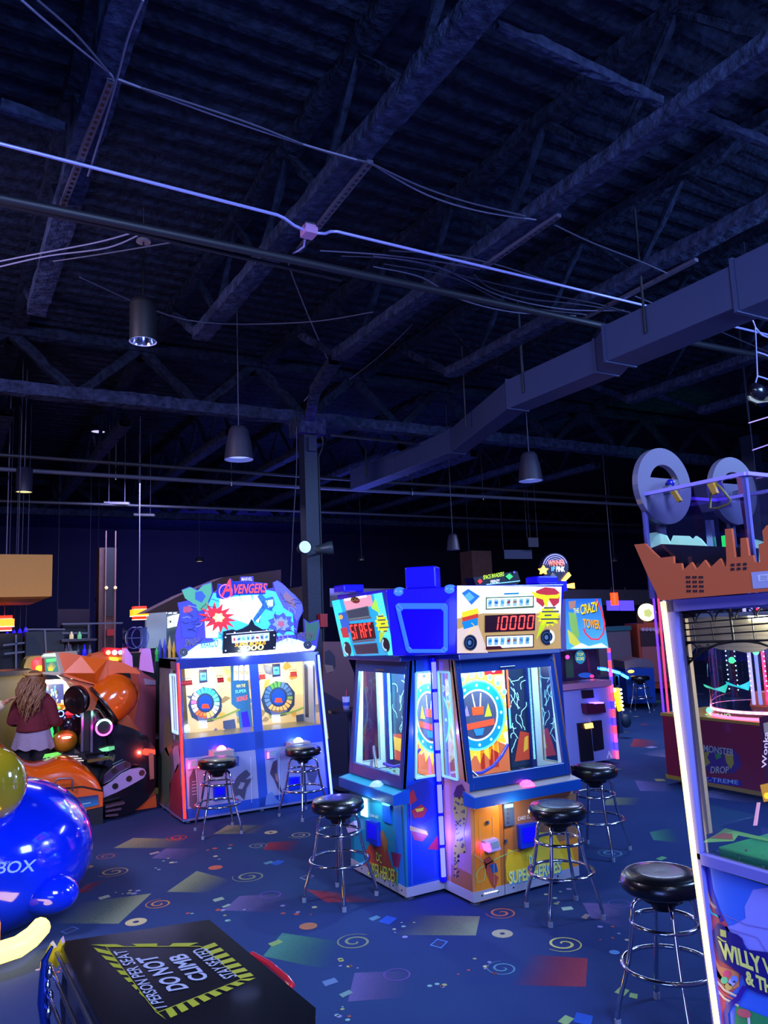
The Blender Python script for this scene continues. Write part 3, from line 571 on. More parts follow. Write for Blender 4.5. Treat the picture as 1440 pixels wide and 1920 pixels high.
# hung panels
for (x0, y0, x1, y1, d, col, lab) in [(108, 1142, 168, 1174, 17, '#5a4856', 'plain mauve board hung behind the bar'), (945, 1031, 997, 1046, 19, '#3a4468', 'wide grey blue panel hung over the tall machines'), (990, 1008, 1009, 1025, 18.5, '#3c3c50', 'small square grey panel near the ceiling')]:
    a = PD(x0, y0, d); b_ = PD(x1, y1, d); m_ = MB(); e_ = (PD(x1, y0, d) - a); m_.prism([a, a + e_, a + e_ + Vector((0, 0, b_.z - a.z)), a + Vector((0, 0, b_.z - a.z))], (0.02, 0.04, 0), mat('board_' + col[1:], col, 0.6)); [m_.tube([q + Vector((0, 0.03, 0)), (q.x, q.y + 0.03, 5.76)], 0.008, CABD, 6) for q in (a, a + e_)]; tag(m_.build('hung_panel'), lab, 'panel')
m_ = MB(); a = PD(905, 1075, 19); m_.box(a.x - 0.3, a.x + 0.3, a.y, a.y + 0.5, 0, PD(905, 1032, 19).z, BR); tag(m_.build('wall_pier'), 'brown pier in the dark behind the lit centre machine', None, kind='structure')
# spot lights on the column
def spot(x, y, dirv, lab, dist=10.15):
    c = PD(x, y, dist); dv = Vector(dirv).normalized(); r = thing('spotlight', lab, 'spotlight', c); m_ = MB(); m_.lathe([(0.001, -0.16), (0.05, -0.15), (0.065, -0.05), (0.085, 0.02), (0.09, 0.08)], c, mat('spot_body', '#3a4a50', 0.4, 0.3), 20, dv); m_.build('housing', r)
    m_ = MB(); m_.lathe([(0.08, 0.07), (0.001, 0.055)], c, glow('#b8d0e8', 0.7), 20, dv); m_.build('lens', r); return r, c
r, c = spot(569, 1027, (-0.1, -1, 0.05), 'round spotlight clamped on the left of the column'); m_ = MB(); m_.tube([c + Vector((0, .05, 0)), (4.4, 9.84, c.z)], 0.015, PIPE); m_.build('arm', r)
r, c = spot(613, 1028, (0.95, -0.5, 0.1), 'spotlight turned sideways on the right of the column'); m_ = MB(); m_.tube([c + Vector((0, .05, 0)), (4.6, 9.84, c.z)], 0.015, PIPE); m_.build('arm', r)
m_ = MB(); a = PV(604, 1162, 9.82); m_.box(a.x - 0.05, a.x + 0.06, 9.77, 9.851, a.z - 0.1, a.z + 0.08, mat('alarm_red', '#b01818', 0.4)); tag(m_.build('alarm_box'), 'red fire alarm box low on the steel column', 'alarm box')
# red and amber lanterns, blue bar lamps
def lantern(x, y, s_, dist, lab, two=True):
    c = PD(x, y, dist); k = s_ / FPX * dist; r = thing('lantern', lab, 'lantern', c, 'square glass lanterns')
    for nm, w_, z0, z1, col, e in [('upper_shade', .40, .22, .42, '#ff3010', 1.6), ('middle_shade', .5, -.22, .22, '#ff8a10', 2.2), ('lower_shade', .38, -.45, -.22, '#ff2808', 1.8)]:
        m_ = MB(); m_.box(c.x - w_ * k, c.x + w_ * k, c.y - w_ * k, c.y + w_ * k, c.z + z0 * k, c.z + z1 * k, glow(col, e, True)); m_.box(c.x - w_ * k * 1.02, c.x + w_ * k * 1.02, c.y - w_ * k * 1.02, c.y + w_ * k * 1.02, c.z + z0 * k - 0.006, c.z + z0 * k + 0.006, lamp('#ffd0b0', 2)); m_.build(nm, r)
    m_ = MB(); m_.tube([c + Vector((0, 0, .42 * k)), (c.x, c.y, 5.76)], 0.008, CAB, 6); m_.build('cord', r)
lantern(261, 1149, 28, 13.5, 'red and amber lantern hanging left of the comic book header'); lantern(8, 1168, 32, 12.0, 'red and amber lantern hanging at the left edge')
c = PD(1152, 1124, 17.5); r = thing('lantern', 'glowing red cylinder lantern in front of the blue screens', 'lantern', c); m_ = MB(); m_.cyl(c - Vector((0, 0, .13)), 0.085, 0.28, lamp('#ff2a08', 5), 20); m_.build('shade', r)
m_ = MB(); m_.tube([c + Vector((0, 0, .15)), (c.x, c.y, 5.76)], 0.008, CAB, 6); m_.build('cord', r)
for x, lab in [(13, 'leftmost'), (26, 'second'), (37, 'third'), (48, 'rightmost')]:
    c = PD(x, 1200 - (x - 13) * 0.25, 12.5); r = thing('bar_lamp', '%s of the four small blue cone lamps over the bar' % lab, 'lamp', c, 'blue cone lamps over the bar'); m_ = MB(); m_.lathe([(0.008, 0.13), (0.022, 0.11), (0.044, 0)], c, lamp('#1408ff', 2.5), 20); m_.build('shade', r)
    m_ = MB(); m_.lathe([(0.042, 0.0), (0.001, 0.0)], c, lamp('#c8c0ff', 3), 20); m_.build('diffuser', r)
    m_ = MB(); m_.tube([c + Vector((0, 0, .13)), (c.x, c.y, 5.76)], 0.005, CABD, 6); m_.build('cord', r)
# =================================================================== stools
def make_stool(lab):
    r = thing('bar_stool', lab, 'stool', (0, 0, 0), 'black seated chrome stools')
    m = MB(); m.lathe([(0.001, 0.677), (0.10, 0.68), (0.152, 0.675), (0.161, 0.669)], (0, 0, 0), VINYL, 36); m.lathe([(0.161, 0.669), (0.168, 0.672), (0.181, 0.658), (0.188, 0.633), (0.186, 0.605), (0.172, 0.592), (0.11, 0.585), (0.001, 0.585)], (0, 0, 0), VINYL, 36); m.build('seat', r)
    m = MB(); m.lathe([(0.10, 0.586), (0.095, 0.55), (0.06, 0.535), (0.05, 0.51), (0.001, 0.51)], (0, 0, 0), BLACK, 24); m.build('swivel_plate', r)
    for k in range(4):
        a = math.pi / 4 + k * math.pi / 2; c, s_ = math.cos(a), math.sin(a)
        prof = [(0.03, 0.565), (0.08, 0.564), (0.118, 0.554), (0.136, 0.535), (0.144, 0.51), (0.150, 0.45), (0.165, 0.36), (0.186, 0.265), (0.196, 0.235), (0.241, 0.10), (0.25, 0.06), (0.254, 0.02)]
        m = MB(); m.tube([(q * c, q * s_, z) for q, z in prof], 0.0115, CHROME, 10); m.build('leg', r)
        m = MB(); m.cyl((0.254 * c, 0.254 * s_, 0.0), 0.015, 0.03, mat('foot_tip_grey', '#80889c', 0.6), 12); m.build('foot_tip', r)
    for nm, R_, z in (('upper_ring', 0.152, 0.45), ('foot_ring', 0.208, 0.262)):
        m = MB(); m.tube([(R_ * math.cos(q * math.pi / 24), R_ * math.sin(q * math.pi / 24), z) for q in range(48)], 0.0105, CHROME, 10, closed=True); m.build(nm, r)
    for lg, ft in zip([c for c in bpy.data.objects if c.parent == r and c.name.startswith('leg')], [c for c in bpy.data.objects if c.parent == r and c.name.startswith('foot_tip')]): ft.parent = lg
    return r
st = make_stool('black seated chrome stool in front of the 10000 score side'); st.location = (3.56, 4.07, 0); st.rotation_euler = (0, 0, -0.28)
sts = [((2.50, 5.17), 0.42, 'black seated chrome stool in front of the STAFF score side'), ((3.27, 7.55), 0.3, 'black seated chrome stool at the right half of the comic cabinet'), ((2.35, 7.47), -0.09, 'black seated chrome stool at the left half of the comic cabinet'),
       ((3.02, 2.75), 0.22, 'nearest black seated stool, half hidden by the warm lit edge'), ((4.68, 4.87), 0.4, 'black seated stool behind the 10000 side, beside its right edge'),
       ((11.85, 10.9), 0.5, 'small distant stool in the aisle, right of its twin'), ((11.45, 11.3), 0.8, 'small distant stool in the aisle, mostly behind its twin')]
for (x, y), a, lab in sts: dup(st, (x, y, 0), a, lab)
# =================================================================== four sided island game (two stations and the corner seen)
ISL = thing('prize_game_island', 'tall plus shaped coin game with STAFF and 10000 score signs and violet corner', 'arcade machine', (3.6, 5.28, 0))
u0, u1, v0 = 3.16, 4.10, 4.50           # station facing the camera's right
lu, lv0, lv1 = 2.85, 4.85, 5.68         # station facing left
CX, CY = 3.63, 5.265
TEAL = mat('teal_printed_side', '#1a6f8c', 0.4, coat=0.3); COPPER = mat('orange_printed_side', '#d08850', 0.4, coat=0.3)
RIMB = mat('violet_blue_moulding', '#1c10d8', 0.3, coat=0.5)
def station(x0, W, fr, label_side):
    """fr: matrix placing local x across, y into the machine, z up"""
    side = COPPER if label_side == 'R' else TEAL
    m = MB(fr); m.box(0, W, 0.0, 0.40, 0.09, 0.70, side); m.build('lower_cabinet', ISL)
    m = MB(fr); m.box(-0.004, W + 0.004, -0.004, 0.5, 0.025, 0.09, mat('kick_strip_pale', '#c8c4d0', 0.4, 0.4))
    for k in range(7): m.cyl((W * (k + .5) / 7, -0.004, 0.058), 0.006, 0.003, BLACK, 8, (0, -1, 0))
    m.build('kick_strip', ISL)
    m = MB(fr); m.hexa([(-0.01, -0.085, 0.64), (W + .01, -0.085, 0.64), (W + .01, 0.05, 0.64), (-0.01, 0.05, 0.64), (-0.01, -0.085, 0.71), (W + .01, -0.085, 0.71), (W + .01, 0.05, 0.735), (-0.01, 0.05, 0.735)], mat('shelf_blue', '#1350a8', 0.3, coat=0.3))
    m.hexa([(0, -0.08, 0.711), (W, -0.08, 0.711), (W, 0.03, 0.733), (0, 0.03, 0.733), (0, -0.08, 0.713), (W, -0.08, 0.713), (W, 0.03, 0.735), (0, 0.03, 0.735)], mat('shelf_top_' + label_side, '#9c8c80' if label_side == 'R' else '#2f9ab8', 0.35)); m.build('control_shelf', ISL, bevel=0.004)
    bx = W * (0.52 if label_side == 'R' else 0.62)
    m = MB(fr); m.lathe([(0.055, 0), (0.05, 0.012), (0.03, 0.03), (0.001, 0.038)], (bx, -0.03, 0.72), lamp('#ff3a9c', 5) if label_side == 'R' else glow('#8fb8e0', 0.5), 20); m.lathe([(0.06, 0), (0.055, 0.004)], (bx, -0.03, 0.72), WHITE, 20); m.build('push_button', ISL)
    # glass frame: leans back between z .73 and 1.62
    FM = mat('window_frame_blue', '#10408c', 0.3, coat=0.4)
    yb, yt, zb, zt, fw = 0.0, 0.10, 0.735, 1.62, 0.055
    def yy(z): return yb + (yt - yb) * (z - zb) / (zt - zb)
    m = MB(fr)
    def fbar(xa, xb, za, zb_):
        m.hexa([(xa, yy(za), za), (xb, yy(za), za), (xb, yy(za) + 0.03, za), (xa, yy(za) + 0.03, za), (xa, yy(zb_), zb_), (xb, yy(zb_), zb_), (xb, yy(zb_) + 0.03, zb_), (xa, yy(zb_) + 0.03, zb_)], FM)
    fbar(0, fw, zb, zt); fbar(W - fw, W, zb, zt); fbar(fw, W - fw, zb, zb + 0.085); fbar(fw, W - fw, zt - 0.10, zt)
    m.box(W / 2 - 0.07, W / 2 + 0.07, yy(1.55) - 0.012, yy(1.55), 1.535, 1.548, STEEL)
    for (a, b) in ((0.03, 1.56), (W - 0.03, 1.57)): m.cyl((a, yy(b) - 0.004, b), 0.008, 0.004, STEEL, 10, (0, -1, 0))
    m.build('window_frame', ISL, bevel=0.003)
    m = MB(fr); a, b = zb + 0.085, zt - 0.10; m.add([(fw, yy(a) + .015, a), (W - fw, yy(a) + .015, a), (W - fw, yy(b) + .015, b), (fw, yy(b) + .015, b)], [(0, 1, 2, 3)], GLASS); m.build('front_window', ISL)
    # side cheeks with a narrow window each
    CK = mat('cabinet_white_inner', '#c4dce0', 0.5)
    for sx, s2 in ((0, 0.016), (W, -0.016)):
        m = MB(fr); xa, xb = min(sx, sx + s2), max(sx, sx + s2)
        outer = side if (label_side == 'R' and sx == 0) or label_side == 'R' else mat('teal_cheek', '#1457a8', 0.35, coat=0.3)
        m.hexa([(xa, yy(zb), zb), (xb, yy(zb), zb), (xb, 0.11, zb), (xa, 0.11, zb), (xa, yy(zt), zt), (xb, yy(zt), zt), (xb, 0.155, zt), (xa, 0.155, zt)], outer)
        m.box(xa, xb, 0.29, 0.40, zb, zt, outer); m.hexa([(xa, 0.10, 0.70), (xb, 0.10, 0.70), (xb, 0.30, 0.70), (xa, 0.30, 0.70), (xa, 0.10, 0.80), (xb, 0.10, 0.80), (xb, 0.30, 0.80), (xa, 0.30, 0.80)], outer)
        m.box(xa, xb, 0.14, 0.30, 1.53, zt, outer); m.build('side_cheek', ISL)
        m = MB(fr); e = 0.006 if sx == 0 else -0.006
        for (p, q) in (((sx - e, 0.11, 0.8), (sx - e, 0.15, 1.53)), ((sx - e, 0.29, 0.8), (sx - e, 0.29, 1.53)), ((sx - e, 0.11, 0.8), (sx - e, 0.29, 0.8)), ((sx - e, 0.15, 1.53), (sx - e, 0.29, 1.53))): m.bar(p, q, 0.014, 0.014, mat('window_trim_cyan', '#a8e8f0', 0.3, emit=0.25))
        m.build('side_window_trim', ISL)
        m = MB(fr); q = sx + s2 * 1.1; LM = mat('inner_liner_white', '#d4f4f4', 0.4)
        for pts in ([(0.035, 0.74), (0.115, 0.74), (0.155, 1.6), (0.13, 1.6)], [(0.285, 0.74), (0.39, 0.74), (0.39, 1.6), (0.285, 1.6)], [(0.115, 0.74), (0.285, 0.74), (0.285, 0.8), (0.115, 0.8)], [(0.15, 1.53), (0.285, 1.53), (0.285, 1.6), (0.155, 1.6)]): m.add([(q, a, b) for a, b in pts], [(0, 1, 2, 3)], LM)
        m.build('inner_liner', ISL)
        m = MB(fr); m.add([(sx + s2 / 2, 0.11, 0.8), (sx + s2 / 2, 0.29, 0.8), (sx + s2 / 2, 0.29, 1.53), (sx + s2 / 2, 0.15, 1.53)], [(0, 1, 2, 3)], GLASS); m.build('side_window', ISL)
    # interior: playfield floor, tall back board
    m = MB(fr); m.box(0.016, W - 0.016, 0.03, 0.40, 0.70, 0.735, mat('playfield_floor', '#7fb0b0', 0.35)); 
    for k in range(46): 
        x = random.uniform(0.08, W - 0.1); y = random.uniform(0.06, 0.34); m.cyl((x, y, 0.736), 0.012, 0.003, mat('token_' + str(k % 3), ['#c8c8b0', '#a8b8c8', '#d0c060'][k % 3], 0.25, 0.9), 10)
    for k in range(16):
        x = random.uniform(W * .45, W - 0.15); y = random.uniform(0.08, 0.3); a = random.uniform(0, 3); cc, ss = math.cos(a), math.sin(a)
        m.add([(x + cc * .04 - ss * .025, y + ss * .04 + cc * .025, 0.745 + k * .0012), (x - cc * .04 - ss * .025, y - ss * .04 + cc * .025, 0.745 + k * .0012), (x - cc * .04 + ss * .025, y - ss * .04 - cc * .025, 0.742 + k * .0012), (x + cc * .04 + ss * .025, y + ss * .04 - cc * .025, 0.742 + k * .0012)], [(0, 1, 2, 3)], ink(random.choice(['#c8d040', '#e8e8e0', '#60b8a0', '#305a80'])))
    m.box(0.1, W * 0.55, 0.10, 0.16, 0.735, 0.775, mat('pusher_dark', '#1a2050', 0.3, 0.5)); m.box(0.1, W * 0.55, 0.095, 0.10, 0.745, 0.752, lamp('#c0c8ff', 2)); m.build('playfield', ISL)
    m = MB(fr); m.box(0.016, W - 0.016, 0.395, 0.41, 0.735, 1.62, mat('back_board', '#1b2740', 0.4)); m.build('back_board', ISL)
    m = MB(fr); m.box(0.05, W - 0.05, 0.06 + .08, 0.09 + .08, 1.60, 1.612, lamp('#c8f4ff', 5)); m.box(0.03, 0.05, 0.36, 0.38, 0.8, 1.55, lamp('#70e8ff', 1.5)); m.box(W - 0.05, W - 0.03, 0.36, 0.38, 0.8, 1.55, lamp('#90f0ff', 2.5)); m.build('interior_light', ISL)
    # header box: flares forward to the top
    m = MB(fr); hy0, hy1, hz0, hz1 = 0.03, -0.055, 1.655, 2.135
    m.hexa([(0, hy0, hz0), (W, hy0, hz0), (W, 0.4, hz0), (0, 0.4, hz0), (-0.01, hy1, hz1), (W + .01, hy1, hz1), (W + .01, 0.4, hz1), (-0.01, 0.4, hz1)], RIMB)
    m.hexa([(0, 0.02, 1.615), (W, 0.02, 1.615), (W, 0.4, 1.615), (0, 0.4, 1.615), (0, 0.03, 1.66), (W, 0.03, 1.66), (W, 0.4, 1.66), (0, 0.4, 1.66)], mat('header_ledge', '#0c2a78', 0.35, coat=0.4)); m.build('header_box', ISL, bevel=0.008)
    return hy0, hy1, hz0, hz1
frR = Matrix.Translation((u0, v0, 0)); frL = Matrix.Translation((lu, lv1, 0)) @ Matrix.Rotation(-math.pi / 2, 4, 'Z')
station(0, u1 - u0, frR, 'R'); station(0, lv1 - lv0, frL, 'L')
# the two stations turned away: plain backs of the plus
m = MB(); m.box(3.27, 4.04, 4.92, 5.62, 0.06, 1.64, mat('core_blue', '#0d2470', 0.4)); m.box(3.24, 4.02, 4.9, 5.64, 1.64, 2.12, RIMB); m.build('core', ISL)
m = MB(); m.box(4.04, 4.40, 4.86, 5.68, 0.03, 2.1, mat('core_blue', '#0d2470', 0.4)); m.build('rear_station', ISL); m = MB(); m.box(3.18, 4.10, 5.64, 6.03, 0.03, 2.1, mat('core_blue', '#0d2470', 0.4)); m.build('rear_station', ISL)
for (x, y) in [(3.2, 4.54), (4.06, 4.54), (2.9, 4.9), (2.9, 5.62), (4.35, 5.6), (3.22, 5.95), (4.35, 4.92), (4.06, 5.98)]:
    m = MB(); m.cyl((x, y, 0), 0.035, 0.012, STEEL, 16); m.cyl((x, y, 0), 0.014, 0.04, STEEL, 10); m.build('levelling_foot', ISL)
# notch walls, corner post with blue light
m = MB(); m.box(lu + .4, u0 + 0.02, lv0, lv0 + 0.02, 0.03, 1.64, mat('notch_blue', '#1530c0', 0.35, coat=0.3)); m.build('corner_panel', ISL)
m = MB(); m.tube([(3.145, 4.835, 0.08), (3.145, 4.835, 1.63)], 0.028, mat('post_blue_plastic', '#1a10e0', 0.3, coat=0.3), 12); m.build('corner_post', ISL)
m = MB()
for k in range(7): m.box(3.112, 3.122, 4.80, 4.81, 0.12 + k * 0.215, 0.31 + k * 0.215, lamp('#3a3cff', 6)); m.box(3.118, 3.142, 4.795, 4.806, 0.12 + k * 0.215, 0.31 + k * 0.215, lamp('#3a3cff', 6))
m.build('corner_light', ISL)
point('corner_light_glow', (3.06, 4.74, 1.1), 7, (0.12, 0.1, 1.0), 0.12); point('corner_light_glow', (3.06, 4.74, 0.4), 4, (0.12, 0.1, 1.0), 0.12)
point('shelf_light', (3.45, 4.36, .60), 1.6, (1, .75, .45), .02); point('shelf_light', (2.74, 5.2, .60), 1.2, (.5, .9, 1.0), .02)
point('station_light', (3.63, 4.66, 1.52), 11, (0.75, 0.95, 1.0), 0.08); point('station_light', (3.02, 5.3, 1.5), 30, (0.6, 0.95, 1.0), 0.08)
# diagonal corner header
A0 = Vector((2.80, 4.83, 1.66)); B0 = Vector((3.14, 4.53, 1.66)); A1 = Vector((2.77, 4.84, 2.13)); B1 = Vector((3.16, 4.46, 2.13)); bk = Vector((0.3, 0.3, 0))
CH = mat('corner_header_blue', '#2414e0', 0.3, coat=0.6)
m = MB(); m.hexa([A0, B0, B0 + bk, A0 + bk, A1, B1, B1 + bk, A1 + bk], CH); m.build('corner_header', ISL, bevel=0.01)
cn = Vector((-1, -1.1, 0.0)).normalized(); cp = Panel(MB(), (A0 + B1) / 2 + cn * 0.012, cn + Vector((0, 0, -0.05)), 0.004)
def rrect(x0, y0, x1, y1, x0b, x1b, r_=5): return [(x0 + r_, y0), (x1 - r_, y0), (x1, y0 + r_), (x1b, y1 - r_), (x1b - r_, y1), (x0b + r_, y1), (x0b, y1 - r_), (x0, y0 + r_)]
out = [cp.at(x, y, 0) for x, y in rrect(742, 1131, 840, 1224, 762, 840)]; inn = [cp.at(x, y, 0) for x, y in rrect(752, 1142, 832, 1217, 768, 832)]
mm = MB(); q = Vector(cn) * 0.018
for i in range(8): j = (i + 1) % 8; mm.hexa([out[i], out[j], inn[j], inn[i], out[i] + q, out[j] + q, inn[j] + q, inn[i] + q], mat('corner_rim_light', '#2a5cff', 0.3, emit=0.9))
mm.build('corner_bezel', ISL, bevel=0.004)
mm = MB(); c2 = Panel(mm, (A0 + B1) / 2 + cn * 0.014, cn + Vector((0, 0, -0.05)), 0.002); c2.poly(rrect(752, 1142, 832, 1217, 768, 832), mat('corner_screen_blue', '#1a08e8', 0.12, emit=0.25)); mm.build('corner_screen', ISL)
t0 = PV(766, 1124, 4.66); tc = (A1 + B1) / 2
ex = (B1 - A1).normalized()
m = MB(); a = tc - ex * 0.125; b = tc + ex * 0.10; m.hexa([a, b, b + bk * 0.4, a + bk * 0.4, a + Vector((0, 0, .155)), b + Vector((0, 0, .155)), b + bk * 0.4 + Vector((0, 0, .155)), a + bk * 0.4 + Vector((0, 0, .155))], RIMB); m.build('corner_topper', ISL, bevel=0.012)
for s_ in (-1, 1): m = MB(); m.ball(tc + ex * 0.185 * s_ + Vector((0.03, 0.02, -0.02)), 0.042, mat('corner_lens_light', '#3a70ff', 0.3, emit=0.8), 16, (1.2, 1.2, 0.9)); m.build('corner_lens', ISL)
for k, (c, sz) in enumerate([(Vector((2.76, 5.4, 2.14)), 0.09), (Vector((3.98, 4.52, 2.14)), 0.10)]): m = MB(); m.box(c.x - sz, c.x + sz, c.y - sz * (1 if k == 0 else .5), c.y + sz, c.z, c.z + 0.06, RIMB); m.build('top_cap', ISL, bevel=0.012)

# ---- header artwork, station facing right (plane leans forward)
def header_plane(front, base_pt, n): return Panel(front, base_pt, n, 0.0012)
nR = Vector((0, -1, -0.177)).normalized(); mR = MB(); hp = Panel(mR, (u0, v0 + 0.03 - 0.004, 1.655), nR, 0.0012)
hp.quadg([(1053, 1100), (857, 1098), (857, 1225), (1050, 1215)], grad('art_cream', '#f4eee2', '#d9b9a0', emit=0.55), 0)
hp.poly([(857, 1160), (905, 1150), (1050, 1150), (1052, 1216), (857, 1225)], glow('#c99a55', 0.45), 1)
hp.poly([(857, 1180), (895, 1168), (915, 1224), (857, 1225)], glow('#e8c4a0', 0.5), 2)
hp.poly([(908, 1100), (1003, 1100), (1003, 1106), (985, 1110), (915, 1110), (908, 1106)], glow('#ffffff', 3.5), 3)
hp.poly([(915, 1108), (1000, 1108), (990, 1122), (918, 1124)], glow('#dff4ff', 0.9), 1)
hp.text('SUPER HEROES', (934, 1111), (972, 1109), (934, 1103), ink('#b89830'), 4); hp.poly([(945, 1112), (973, 1111), (973, 1114), (945, 1115)], ink('#2898b8'), 4)
for (y0, y1, s_) in ((1122, 1143, 0), (1194, 1218, 1)):
    hp.poly([(911, y0 - 2), (1001, y0 - 5), (1001, y1 - 4), (911, y1)], ink('#5c2a28') if s_ else ink('#5a7a3a'), 4)
    hp.poly([(913, y0), (999, y0 - 3), (999, y1 - (6 if s_ else 7)), (913, y1 - 2)], glow('#f4fff8', 0.9), 5)
    for k in range(7):
        x = 919 + k * 11.7; col = ['#28a8c0', '#2080b8', '#58c8c8', '#c84838', '#d89040', '#68b8c0', '#38a880'][k]
        hp.poly([(x - 4, y0 + 2 - k * .4), (x + 4, y0 + 2 - k * .4), (x + 3, y0 + 16 - k * .4), (x - 4.5, y0 + 16 - k * .4)], ink('#c8eef0' if s_ else '#e8f8f4'), 6); hp.blob(x, y0 + 8 - k * .4, 2.8, 4.5, ink(col), 7, 9, 0.5 + k, 0.35)
    if s_: hp.poly([(912, 1212), (938, 1211), (944, 1217), (912, 1218.5)], ink('#6a1820'), 8)
hp.poly([(909, 1154), (1004, 1150), (1003, 1182), (909, 1186)], ink('#3a0818'), 5)
hp.seg7('10000', (922, 1182), (999, 1179), (925, 1156), glow('#ff3a34', 3.2, True), 7, 0.42, 0.15)
# generic flourishes where the photograph has comic figures
hp.poly([(866, 1112), (878, 1104), (900, 1118), (884, 1134)], glow('#2a68c8', 0.7), 2); hp.poly([(870, 1118), (880, 1110), (890, 1120), (880, 1128)], glow('#58a0e8', 0.7), 3)
hp.poly([(866, 1148), (896, 1140), (898, 1150), (867, 1158)], glow('#e8c020', 0.8), 4); hp.poly([(866, 1156), (896, 1148), (897, 1158), (868, 1166)], glow('#c83a28', 0.6), 3); hp.poly([(866, 1166), (896, 1158), (896, 1172), (870, 1180)], glow('#1878b8', 0.7), 3)
hp.poly([(1005, 1108), (1022, 1101), (1040, 1103), (1050, 1112), (1048, 1130), (1038, 1138), (1028, 1122), (1018, 1138), (1006, 1128)], glow('#b83038', 0.6), 2)
hp.poly([(995, 1108), (1012, 1114), (1026, 1116), (1044, 1115), (1052, 1110), (1047, 1122), (1030, 1122), (1024, 1142), (1018, 1124), (1003, 1120)], glow('#d8d020', 0.7), 3)
st_ = [];
for k in range(26): a = k * math.pi / 13; q = 1.0 if k % 2 else 0.68; st_.append((1029 + 23 * q * math.cos(a), 1156 + 20 * q * math.sin(a)))
hp.poly(st_, glow('#c8dc18', 0.9), 3); hp.poly([(1014, 1166), (1024, 1172), (1005, 1200)], glow('#a8c018', 0.8), 3)
for k, (a, b) in enumerate([(1020, 1042), (1016, 1048), (1021, 1034), (1014, 1050), (1024, 1038)]): hp.line([(a, 1140 + k * 7), (b, 1139.5 + k * 7)], 3.0, ink('#7a5a5a'), 4)
for (x, y) in ((882, 1205), (1026, 1195)): hp.blob(x, y, 12.5, 15, ink('#161c30'), 6, 28); hp.ring(x, y, 12.5, 14.5, 0.12, STEEL, 7); hp.ring(x - 1, y, 8, 10, 0.14, ink('#5a7890'), 7); hp.blob(x - 1.5, y, 3.5, 4.5, ink('#7898a8'), 8, 16)
hp.ring(1028, 1194, 12, 14, 0.32, glow('#e8f4ff', 0.8), 8, 20, -70, 70)
for k in range(14): hp.line([(884 + 6 * math.sin(k * .8), 1168 + k * 4), (884 + 6 * math.sin((k + 1) * .8), 1172 + k * 4)], 1.3, glow('#e8b848', 0.7), 5)
mR.build('header_art', ISL)
# station facing left
nL = Vector((-1, 0, -0.177)).normalized(); mL = MB(); hl = Panel(mL, (lu + 0.03 - 0.004, lv0, 1.655), nL, 0.0012)
hl.poly([(622, 1127), (716, 1111), (740, 1228), (645, 1231)], glow('#1a9cc8', 0.75), 0)
hl.poly([(622, 1127), (636, 1124), (664, 1230), (645, 1231)], glow('#28c8d8', 0.9), 1); hl.poly([(700, 1114), (716, 1111), (740, 1228), (728, 1229)], glow('#48d8e0', 0.9), 1)
hl.poly([(643, 1124), (695, 1115), (700, 1136), (650, 1146)], glow('#c88a98', 0.9), 2); hl.poly([(645, 1123), (686, 1116), (688, 1119), (647, 1127)], glow('#ffe0e8', 2.0), 3)
hl.blob(666, 1125, 9, 6, ink('#a83030'), 4, 10, .3); hl.text('DC', (660, 1128), (672, 1126), (660, 1121), ink('#e8d858'), 5)
hl.poly([(648, 1145), (690, 1136), (694, 1157), (653, 1163)], ink('#789888'), 4); hl.poly([(650, 1146.5), (688.5, 1138), (692, 1155.5), (655, 1161)], ink('#4c6068'), 5); hl.line([(655, 1161), (692, 1155.5)], 1.4, ink('#a8d8a0'), 6)
hl.poly([(654, 1170), (700, 1166), (705, 1197), (661, 1202)], ink('#4a0816'), 4); hl.seg7('STAFF', (661, 1199), (701, 1194), (655, 1172), glow('#ff2a24', 3.2, True), 6, 0.35, 0.2)
hl.poly([(662, 1209), (706, 1205), (710, 1225), (668, 1227)], ink('#6c6070'), 4); hl.poly([(664, 1211), (705, 1207), (708.5, 1223.5), (669.5, 1225.5)], ink('#484858'), 5)
for (p, q) in (((654, 1163), (696, 1158)), ((661, 1204), (703, 1200))): hl.line([p, q], 3.4, ink('#8c8088'), 5)
hl.poly([(634, 1150), (652, 1146), (658, 1185), (644, 1190)], glow('#1c60c0', 0.5), 2); hl.poly([(638, 1178), (650, 1176), (655, 1195), (643, 1196)], glow('#c02c38', 0.5), 3); hl.blob(639, 1157, 4, 4.5, glow('#d8b040', 0.6), 4)
st_ = []
for k in range(24): a = k * math.pi / 12; q = 1.0 if k % 2 else 0.7; st_.append((716 + 13 * q * math.cos(a) + (math.sin(a)) * 2, 1169 + 20 * q * math.sin(a)))
hl.poly(st_, glow('#c8dc18', 0.9), 3); hl.poly([(696, 1140), (704, 1120), (712, 1150)], glow('#98d840', 0.8), 3); hl.poly([(711, 1186), (722, 1186), (712, 1206)], glow('#a8c830', 0.7), 3)
for k, (a, b) in enumerate([(709, 719), (707, 722), (712, 720), (708, 726), (715, 722)]): hl.line([(a + k, 1156 + k * 7), (b + k, 1155 + k * 7)], 3, ink('#9a8868'), 4)
for (x, y) in ((651, 1217), (723, 1209)): hl.blob(x, y, 7.5, 14, ink('#161c30'), 6, 24, -0.2); hl.ring(x, y, 7, 12.5, 0.35, glow('#a8d0e8', 0.6), 7, 24, 90, 250, -0.2)
mL.build('header_art', ISL)

